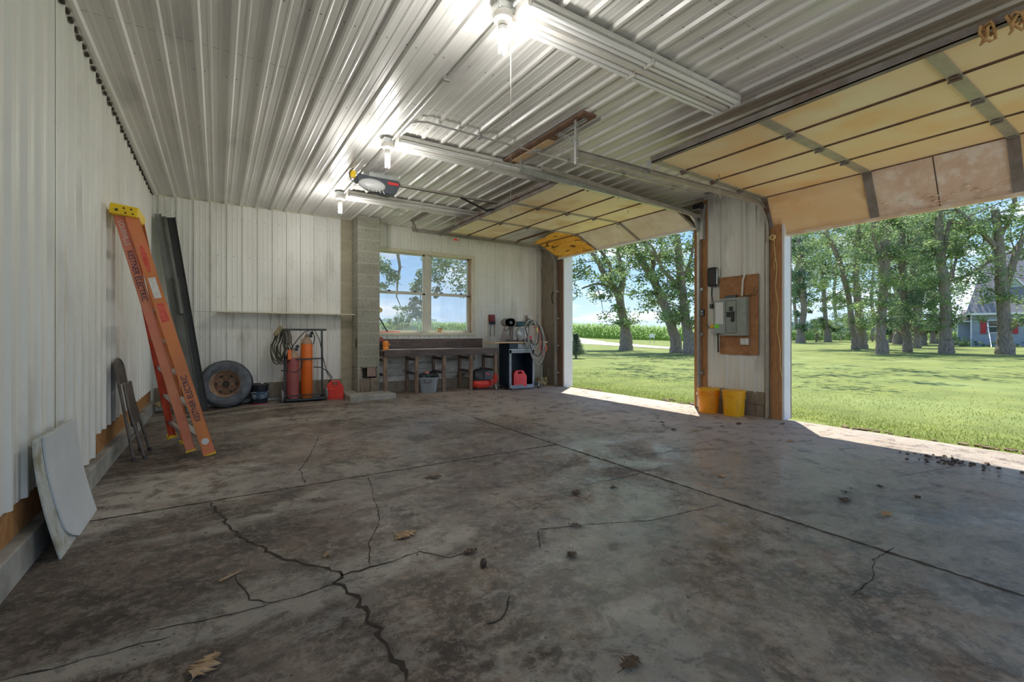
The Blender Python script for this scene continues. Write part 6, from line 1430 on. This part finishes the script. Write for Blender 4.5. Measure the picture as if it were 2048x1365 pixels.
# the grove seen through the near door
GR = 'trunks of the grove seen through the near door'
grove = [
 ('thin dark trunk beside the white jamb, leftmost of the grove', 80, [([(1574, 686), (1572, 640), (1573, 590), (1575, 540), (1578, 480)], [.55, .45, .42, .38, .3], 0)], 30, 'leaf2', 31),
 ('oak second from the white jamb, forking into two upright limbs', 66, [([(1601, 687), (1601, 660), (1608, 620), (1602, 580), (1600, 540), (1596, 480)], [.75, .62, .55, .5, .42, .3], 0), ([(1608, 612), (1615, 585), (1612, 560)], [.35, .3, .2], 1), ([(1602, 560), (1610, 520), (1614, 480)], [.3, .25, .2], 1)], 44, 'leaf2', 32),
 ('short isolated trunk with sky on its left, third of the grove', 76, [([(1656, 684), (1652, 650), (1649, 610), (1646, 570), (1640, 530)], [.62, .45, .45, .36, .25], 0), ([(1645, 580), (1628, 555), (1640, 520)], [.25, .2, .15], 1)], 40, 'leaf', 33),
 ('slender oak leaning left, in front of the thick dark trunk', 37, [([(1711, 713), (1705, 660), (1700, 610), (1690, 565), (1680, 525), (1666, 490), (1650, 462)], [.36, .30, .27, .26, .24, .2, .14], 0), ([(1684, 540), (1676, 500), (1670, 460)], [.14, .12, .1], 1)], 26, 'leaf', 34),
 ('thick dark trunk just behind the leaning one', 40, [([(1725, 709), (1722, 660), (1716, 610), (1712, 560), (1714, 500), (1716, 460)], [.48, .42, .40, .34, .32, .28], 0), ([(1714, 520), (1730, 490), (1740, 470)], [.12, .1, .06], 0)], 30, 'leaf', 35),
 ('thick pale-patched oak in the middle of the grove', 29.5, [([(1764, 724), (1762, 680), (1764, 620), (1768, 560), (1770, 500), (1772, 440), (1772, 400)], [.42, .35, .35, .33, .33, .33, .3], 0), ([(1762, 548), (1755, 510), (1742, 480), (1736, 450)], [.17, .16, .15, .12], -.4)], 34, 'leaf', 36),
 ('dark trunk right of the pale-patched oak, leaning slightly', 32, [([(1815, 719), (1812, 670), (1808, 610), (1805, 560), (1802, 500), (1806, 450)], [.33, .30, .29, .28, .30, .26], 0), ([(1804, 545), (1812, 510), (1816, 480)], [.16, .14, .1], 0)], 32, 'leaf2', 37),
 ('grey trunk half hidden behind the dark leaning one', 42, [([(1834, 708), (1834, 670), (1832, 620), (1828, 570), (1826, 520), (1838, 450)], [.36, .33, .33, .32, .3, .25], 0)], 28, 'leaf', 38),
 ('grey trunk farther back, left of the dark leaning one', 58, [([(1795, 694), (1797, 660), (1798, 610), (1790, 570), (1778, 540)], [.62, .52, .45, .36, .2], 0)], 26, 'leaf2', 39),
 ('narrow dark trunk low and far behind the middle of the grove', 70, [([(1783, 685), (1782, 640), (1780, 590)], [.42, .36, .3], 0)], 22, 'leaf2', 40),
 ('narrow dark trunk between the grey one and the tall one with limbs', 52, [([(1848, 701), (1843, 660), (1840, 610), (1840, 560)], [.34, .30, .28, .22], 0)], 22, 'leaf2', 41),
 ('twin dark trunk far behind, left of the tall oak', 62, [([(1866, 690), (1866, 650), (1868, 600), (1862, 560)], [.45, .40, .35, .3], 0), ([(1874, 688), (1872, 650), (1866, 600)], [.35, .35, .3], 0)], 26, 'leaf', 42),
 ('tall oak with long limbs reaching right towards the house', 29.5, [([(1893, 722), (1891, 680), (1890, 620), (1887, 560), (1880, 500), (1878, 440)], [.46, .38, .36, .34, .32, .26], 0), ([(1885, 520), (1893, 470), (1900, 440)], [.2, .18, .14], 0), ([(1898, 562), (1930, 552), (1955, 535), (1985, 515), (2020, 505)], [.12, .11, .10, .08, .05], -.5), ([(1905, 555), (1925, 510), (1960, 470), (2000, 450)], [.12, .1, .08, .05], 1), ([(1890, 520), (1930, 490), (1970, 480)], [.09, .08, .05], 1)], 30, 'leaf', 43),
 ('thick forked oak at the right edge of the photo, in front of the house', 28.5, [([(2010, 726), (2009, 680), (2007, 620), (2004, 570), (2000, 520), (1997, 470), (1990, 420)], [.52, .42, .42, .44, .34, .30, .26], 0), ([(2012, 572), (2026, 530), (2040, 490), (2060, 460)], [.28, .26, .24, .2], 0), ([(1998, 500), (1975, 470), (1950, 440), (1930, 415)], [.22, .2, .18, .14], .5), ([(2003, 470), (2020, 440), (2030, 410)], [.16, .14, .1], 0)], 26, 'leaf', 44),
]
for i, (lab, t_, limbs, auto, lmn, sd) in enumerate(grove):
    rnd = random.Random(sd * 3); cl = []
    u0 = limbs[0][0][0][0]; um = limbs[0][0][-1][0]
    ncl = 26
    for k in range(ncl):
        v_ = rnd.uniform(425, 575); cl.append((um + rnd.gauss(0, 34 if t_ < 45 else 26), v_, rnd.uniform(.45, .95) * t_ / 34))
    low = 6 if t_ < 50 else 3
    for k in range(low): cl.append((u0 + rnd.choice((-1, 1)) * rnd.uniform(14, 34), rnd.uniform(575, 625), rnd.uniform(.3, .55)))
    tree('oak_tree', lab, t_, limbs, cl, GR, auto, 66, .17 * (1 if t_ < 45 else 1.7), (13 if t_ < 50 else 15, 5, 3.2, 45), sd, lmn, 1.3)
tree('oak_tree', 'oak hidden behind the pier, whose high crown dapples the lawn', 20, [([(1465, 735), (1466, 640), (1468, 500), (1470, 330)], [.4, .33, .3, .24], 0)], (), None, 0, 46, .24, (10.2, 6.0, 2.0, 56), 71)
tree('oak_tree', 'oak out of frame to the right whose crown shades the near lawn', 15.0, [([(2230, 760), (2230, 640), (2225, 500), (2220, 330)], [.4, .33, .3, .24], 0)], (), None, 0, 46, .24, (9.6, 7.0, 2.0, 60), 72)
# bushes and weeds along the far edge of the grove
def bush(name, label, u, v, t, w_, h, seed, m='leaf', group=None, n=26):
    rnd = random.Random(seed); b = at(u, v, t); b.z = terr(b.x, b.y); root = thing(name, label, 'bush', b, group); cl = []
    for k in range(n): cl.append((b + V(rnd.uniform(-w_, w_), rnd.uniform(-w_, w_) * .6, rnd.uniform(.15, 1) * h), rnd.uniform(.22, .40) * h ** .5))
    s = MB()
    for k in range(6): a = rnd.uniform(0, 6.28); s.tube([b, b + V(math.cos(a) * w_ * .5, math.sin(a) * w_ * .4, h * .8)], [.04, .01], 5)
    s.build('stems', M['bark'], root); vv_, ff_ = leaves_np(cl, 60, .12 if t < 60 else .28, seed); np_mesh('leaves', vv_, ff_, M[m], root); return root
bush('bush', 'pale green shrub just left of the short isolated trunk at the edge of the field', 1640, 684, 78, 2.4, 3.8, 3)
bush('bush', 'leafy hedge behind the isolated trunk, reaching to the leaning oak', 1680, 684, 80, 4.2, 4.6, 4, 'leaf2', None, 44)
bush('bush', 'weedy shrub far behind the pale-patched oak', 1745, 686, 76, 4.0, 3.2, 5, 'leaf', None, 40)
bush('bush', 'weedy shrub between the tall oak and the grey house wing', 1905, 690, 56, 2.2, 3.0, 6, 'leaf', None, 34)
bush('bush', 'dense far shrub between the two middle trunks', 1822, 686, 72, 3.2, 3.0, 7, 'leaf2', None, 34)
bush('bush', 'low leafy plants along the foot of the house wing', 1925, 694, 47, 1.3, .85, 8, 'leaf', None, 26)
bush('bush', 'low plants along the foot of the house wall under the window', 2000, 695, 46.5, 2.6, .45, 9, 'leaf2', None, 30)
# a belt of trees closing the far side of the grove
for i, (u, t_, lab) in enumerate(((1590, 100, 'far background tree behind the leftmost trunks'), (1670, 104, 'far background tree behind the leaning oak'), (1745, 100, 'far background tree behind the pale-patched oak'), (1820, 98, 'far background tree behind the middle trunks'), (1900, 96, 'far background tree behind the tall oak'), (1985, 100, 'far background tree rising behind the house roof'))):
    rnd = random.Random(300 + i); cl = [(u + rnd.gauss(0, 34), rnd.uniform(415, 610), rnd.uniform(1.6, 3.0)) for _ in range(46)]
    tree('oak_tree', lab, t_, [([(u, 684), (u + 2, 640), (u - 2, 590), (u + 3, 530), (u, 470)], [.5, .42, .4, .3, .2], 0)], cl, 'far background trees of the grove', 0, 60, .55, None, 60 + i, 'leaf2')
# small fence post, sign and spruce
p = at(1633, 684, 78); s = MB(); zt_ = terr(p.x, p.y); s.beam((p.x, p.y, zt_ - .2), (p.x, p.y, zt_ + 1.3), .28, .28, (0, 1, 0)); tag(s.build('fence_post', M['bark']), 'short dark wooden post standing alone at the edge of the far field', 'post')
p = at(1304, 686, 62); z0_ = terr(p.x, p.y); t = thing('yard_sign', 'small white sign on legs beside the gravel road', 'sign', (p.x, p.y, z0_)); rt = V(.841, -.541, 0)
s = MB(); s.beam(p + rt * -.38 + V(0, 0, 0), p + rt * .38 + V(0, 0, 0), .03, .5, (0, 0, 1)); s.xform(Matrix.Translation((0, 0, z0_ + 1.05 - p.z))); s.build('sign_panel', M['white'], t)
for e_ in (-1, 1): s = MB(); q = p + rt * .3 * e_; s.beam((q.x, q.y, z0_), (q.x, q.y, z0_ + 1.3), .04, .04, (0, 1, 0)); s.build('leg', M['galv'], t)
def spruce(label, u, v, t, h, seed):
    b = at(u, v, t); b.z = terr(b.x, b.y); root = thing('spruce', label, 'tree', b); s = MB(); s.tube([b, b + V(0, 0, h)], [.07, .01], 8); s.build('trunk', M['bark'], root); rg = np.random.default_rng(seed); VV, FF = [], []
    for k in range(3200):
        f = rg.random() ** 1.3; r_ = (1 - f) * h * .42 * rg.random() ** .45; a = rg.uniform(0, 6.283); p = np.array([b.x + r_ * math.cos(a), b.y + r_ * math.sin(a), b.z + .12 + f * h * .98 + r_ * .25])
        d = np.array([math.cos(a), math.sin(a), .5]); d /= np.linalg.norm(d); w_ = np.array([-math.sin(a), math.cos(a), rg.uniform(-.3, .3)]); c_ = len(VV); L_ = .16
        VV += [p - w_ * .012, p + w_ * .012, p + d * L_ + w_ * .004, p + d * L_ - w_ * .004]; FF.append((c_, c_ + 1, c_ + 2, c_ + 3))
    np_mesh('needles', VV, FF, M['spruce'], root)
spruce('small young spruce on the lawn beside the white jamb of the far door', 1152, 719, 23.5, 1.15, 5)
for (u, v, t_, h) in ((1388, 682, 62, 1.5),): bush('bush', 'small round green shrub left of the pier, in front of the corn', u, v, t_, .7, 1.5, 12, 'corn', None, 16)

# tree outside the window: leafy boughs hanging in front of the glass
def wp(u, v, y): return aty(u, v, y)
t = thing('overhanging_tree', 'tree outside the window with dark boughs and leaf clusters hanging down', 'tree', (-1.5, 17, -.1))
s = MB(); s.tube([(-1.5, 17, -.2), (-1.45, 17, 2), (-1.2, 16.6, 4.5), (.4, 16, 6.4), (2.4, 15.2, 6.9), wp(790, 440, 14.0)], [.5, .4, .34, .22, .14, .06], 12)
s.tube([wp(790, 440, 14.0), wp(795, 505, 14), wp(800, 535, 14), wp(795, 560, 14), wp(794, 585, 14), wp(793, 594, 14), wp(800, 610, 14), wp(801, 620, 14)], [.06, .055, .045, .035, .03, .02, .015, .006], 8)
s.tube([wp(799, 545, 14), wp(785, 540, 14.1), wp(770, 530, 14.2), wp(745, 510, 14.4)], [.02, .02, .02, .02], 6); s.tube([wp(801, 533, 14), wp(810, 535, 14)], [.012, .004], 5); s.tube([wp(796, 566, 14), wp(806, 571, 14)], [.01, .003], 5)
s.tube([(2.4, 15.2, 6.9), wp(880, 440, 15), wp(868, 500, 15), wp(845, 560, 15), wp(838, 620, 15)], [.1, .06, .05, .03, .01], 8)
s.tube([wp(880, 440, 15), wp(890, 510, 15), wp(893, 545, 15), wp(872, 575, 15)], [.05, .035, .02, .008], 6); s.tube([wp(890, 510, 15), wp(925, 540, 15.5), wp(945, 560, 15.5)], [.03, .02, .01], 6)
s.build('trunk', M['bark'], t, smooth=True)
cl = []
for (u, v, r_) in ((764, 535, .24), (772, 540, .22), (778, 548, .2), (786, 560, .22), (790, 553, .16), (766, 573, .14), (762, 528, .26), (832, 570, .2), (838, 578, .2), (845, 565, .2), (829, 580, .12), (850, 545, .22), (843, 548, .16), (868, 540, .3), (872, 530, .3), (860, 555, .24), (877, 560, .2), (874, 580, .16), (880, 545, .22), (830, 602, .16), (826, 612, .16), (836, 620, .2), (830, 628, .2), (838, 632, .18), (842, 605, .12), (884, 525, .3), (900, 528, .4), (915, 540, .4), (925, 555, .45), (908, 565, .35), (935, 575, .4), (920, 582, .3), (940, 590, .25), (930, 530, .5), (895, 520, .35), (880, 512, .3), (945, 545, .5), (860, 520, .25), (915, 520, .4), (872, 593, .08)):
    cl.append((wp(u, v, 14.6 if u > 855 else 14.0), r_ * 1.25))
vv_, ff_ = leaves_np(cl, 85, .11, 91); np_mesh('foliage', vv_, ff_, M['leaf2'], t)
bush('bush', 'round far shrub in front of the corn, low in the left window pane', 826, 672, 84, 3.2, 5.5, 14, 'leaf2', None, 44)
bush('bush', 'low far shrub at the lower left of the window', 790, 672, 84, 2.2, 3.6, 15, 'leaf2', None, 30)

# ------------------------------------------------------------------ the house
tH = 48.0
def hp(u, v, dt=0): return at(u, v, tH + dt)
sid = mat('grey_lap_siding', (.30, .345, .40), (.36, .40, .455), rough=.7, scale=2); shing = mat('grey_shingles', (.17, .165, .18), (.27, .26, .28), rough=.95, scale=6, stretch=(1, 1, 3), bump=.4); wtr = M['white']; shut = mat('red_shutter', (.42, .03, .04), (.50, .05, .055), rough=.6, scale=5)
hr = V(.212, -.977, 0); hf = V(.977, .212, 0)        # along and away
O = hp(1941, 694); O.z = -.1
def H(a, b, z): return V(O.x, O.y, 0) + hr * a + hf * b + V(0, 0, z)
def px(u):
    d = ray(u, 669); return (O.x * d.y - O.y * d.x) / (hr.y * d.x - hr.x * d.y)
pz = lambda v: 1.15 + (669 - v) * 46.8 / FPX
house = thing('house', 'grey sided house with shingle roof and red shutters behind the grove', 'house', H(5, 3, -.1))
def hbox(mb, a0, a1, b0, b1, z0, z1): return mb.hexa([H(a0, b0, z0), H(a1, b0, z0), H(a1, b1, z0), H(a0, b1, z0), H(a0, b0, z1), H(a1, b0, z1), H(a1, b1, z1), H(a0, b1, z1)])
EV = pz(627)
s = MB(); hbox(s, 0, 14, 0, 8, -.3, EV); k = 0
z_ = -.05
while z_ < EV - .05:                                 # lap courses
    s.hexa([H(-.0, -.035, z_), H(14, -.035, z_), H(14, 0, z_), H(0, 0, z_), H(0, -.008, z_ + .155), H(14, -.008, z_ + .155), H(14, 0, z_ + .155), H(0, 0, z_ + .155)]); z_ += .165
s.build('wall', sid, house)
RT = pz(528) + .9
def roof(mb, a0, a1, b0, br, b1, z0, z1, in0=0, in1=0, th=.12):
    for (p_, q_, r_, s_) in (((a0, b0, z0), (a1, b0, z0), (a1 - in1, br, z1), (a0 + in0, br, z1)), ((a0, b1, z0), (a1, b1, z0), (a1 - in1, br, z1), (a0 + in0, br, z1))):
        P_ = [H(*p_), H(*q_), H(*r_), H(*s_)]; mb.hexa([x - V(0, 0, th) for x in P_] + P_)
    if in0: P_ = [H(a0, b0, z0), H(a0, b1, z0), H(a0 + in0, br, z1)]; mb.prism([x - V(0, 0, th) for x in P_], (0, 0, th))
s = MB(); roof(s, -.35, 14.3, -.4, 3.8, 8.3, EV + .02, RT + .6, 1.6, 0); s.build('roof', shing, house)
s = MB(); hbox(s, -.35, 14.3, -.45, -.38, EV - .16, EV + .04); hbox(s, -.01, .10, -.05, 0, -.1, EV); s.build('eave_trim', wtr, house)
s = MB(); hbox(s, px(1914), .0, 1.2, 6, -.3, pz(641)); z_ = -.05
while z_ < pz(641) - .1: s.hexa([H(px(1914), 1.165, z_), H(0, 1.165, z_), H(0, 1.2, z_), H(px(1914), 1.2, z_), H(px(1914), 1.19, z_ + .155), H(0, 1.19, z_ + .155), H(0, 1.2, z_ + .155), H(px(1914), 1.2, z_ + .155)]); z_ += .165
s.build('wing_wall', sid, house)
s = MB(); P_ = [H(px(1911), .8, pz(641)), H(.0, .8, pz(641)), H(0, 3.6, pz(616)), H(px(1911) + .5, 3.6, pz(616))]; s.hexa([x - V(0, 0, .1) for x in P_] + P_); P2 = [H(px(1911), 6.4, pz(641)), H(0, 6.4, pz(641)), H(0, 3.6, pz(616)), H(px(1911) + .5, 3.6, pz(616))]; s.hexa([x - V(0, 0, .1) for x in P2] + P2); s.build('wing_roof', shing, house)
s = MB(); hbox(s, px(1911), 0, .74, .80, pz(641) - .14, pz(641) + .02); hbox(s, px(1914), px(1914) + .08, 1.14, 1.2, -.1, pz(641)); s.build('wing_trim', wtr, house)
def hwin(u0, u1, v0, v1, b, sh):
    a0, a1, z0, z1 = px(u0), px(u1), pz(v1), pz(v0); s = MB()
    hbox(s, a0, a1, b - .09, b, z0, z0 + .08); hbox(s, a0, a1, b - .09, b, z1 - .08, z1); hbox(s, a0, a0 + .08, b - .09, b, z0, z1); hbox(s, a1 - .08, a1, b - .09, b, z0, z1); hbox(s, a0, a1, b - .07, b, (z0 + z1) / 2 - .03, (z0 + z1) / 2 + .03); wf = s.build('window', wtr, house)
    s = MB(); hbox(s, a0 + .07, a1 - .07, b - .055, b - .05, z0 + .07, z1 - .07); s.build('pane', M['housepane'], wf)
    if sh:
        for c0, c1 in ((a0 - .66, a0 - .06), (a1 + .02, a1 + .62)):
            s = MB(); hbox(s, c0, c1, b - .09, b - .03, z0 - .02, z1 + .02)
            s.build('shutter', shut, house)
M['housepane'] = mat('dark_window_pane', (.05, .07, .08), rough=.05, spec=.9)
hwin(1975, 1998, 640, 667, -.03, False)
for c0, c1 in ((1961, 1972.5), (2024.5, 2036)):
    s = MB(); hbox(s, px(c0), px(c1), -.10, -.04, pz(668), pz(640)); s.build('shutter', shut, house)
# dormer
s = MB(); a0, a1 = px(2012), px(2052); hbox(s, a0, a1, 1.3, 4, EV + .7, pz(577)); s.prism([H(a0, 1.3, pz(577)), H(a1, 1.3, pz(577)), H((a0 + a1) / 2, 1.3, pz(556))], hf * 3); s.build('dormer', mat('pale_green_siding', (.40, .45, .40), (.46, .50, .45), rough=.7, scale=3), house)
s = MB(); m_ = (a0 + a1) / 2; zt_ = pz(554)
s.beam(H(a0 - .2, 1.2, pz(579)), H(m_, 1.2, zt_), .1, .14); s.beam(H(m_, 1.2, zt_), H(a1 + .2, 1.2, pz(579)), .1, .14); s.build('dormer_trim', wtr, house)
s = MB(); P_ = [H(a0 - .25, 1.15, pz(578)), H(m_, 1.15, zt_ + .08), H(m_, 4.2, zt_ + .08), H(a0 - .25, 4.2, pz(578))]; s.hexa([x - V(0, 0, .06) for x in P_] + P_); P_ = [H(a1 + .25, 1.15, pz(578)), H(m_, 1.15, zt_ + .08), H(m_, 4.2, zt_ + .08), H(a1 + .25, 4.2, pz(578))]; s.hexa([x - V(0, 0, .06) for x in P_] + P_); s.build('dormer_roof', shing, house)
hwin(2022, 2046, 578, 606, 1.29, False)
# flue pipe
q = H(px(1969), .95, 0); s = MB(); s.cyl(V(q.x, q.y, pz(606)), V(q.x, q.y, pz(530)), .13, n=16); s.cyl(V(q.x, q.y, pz(531)), V(q.x, q.y, pz(527)), .17, n=16); s.build('flue_pipe', M['galv'], house, smooth=True)
s = MB(); s.lathe((q.x, q.y, pz(609)), [(.42, -.25), (.36, .0), (.16, .14), (.14, .3)], 20); s.build('flue_flashing', M['alu'], house)
s = MB(); a = hp(1973, 636, -.6); b = hp(1983, 704, -4); b.z = terr(b.x, b.y); s.tube([a, b], .035, 6); tag(s.build('pole', M['white_soft']), 'thin pale pole leaning against the house wall beside the window', 'pole')
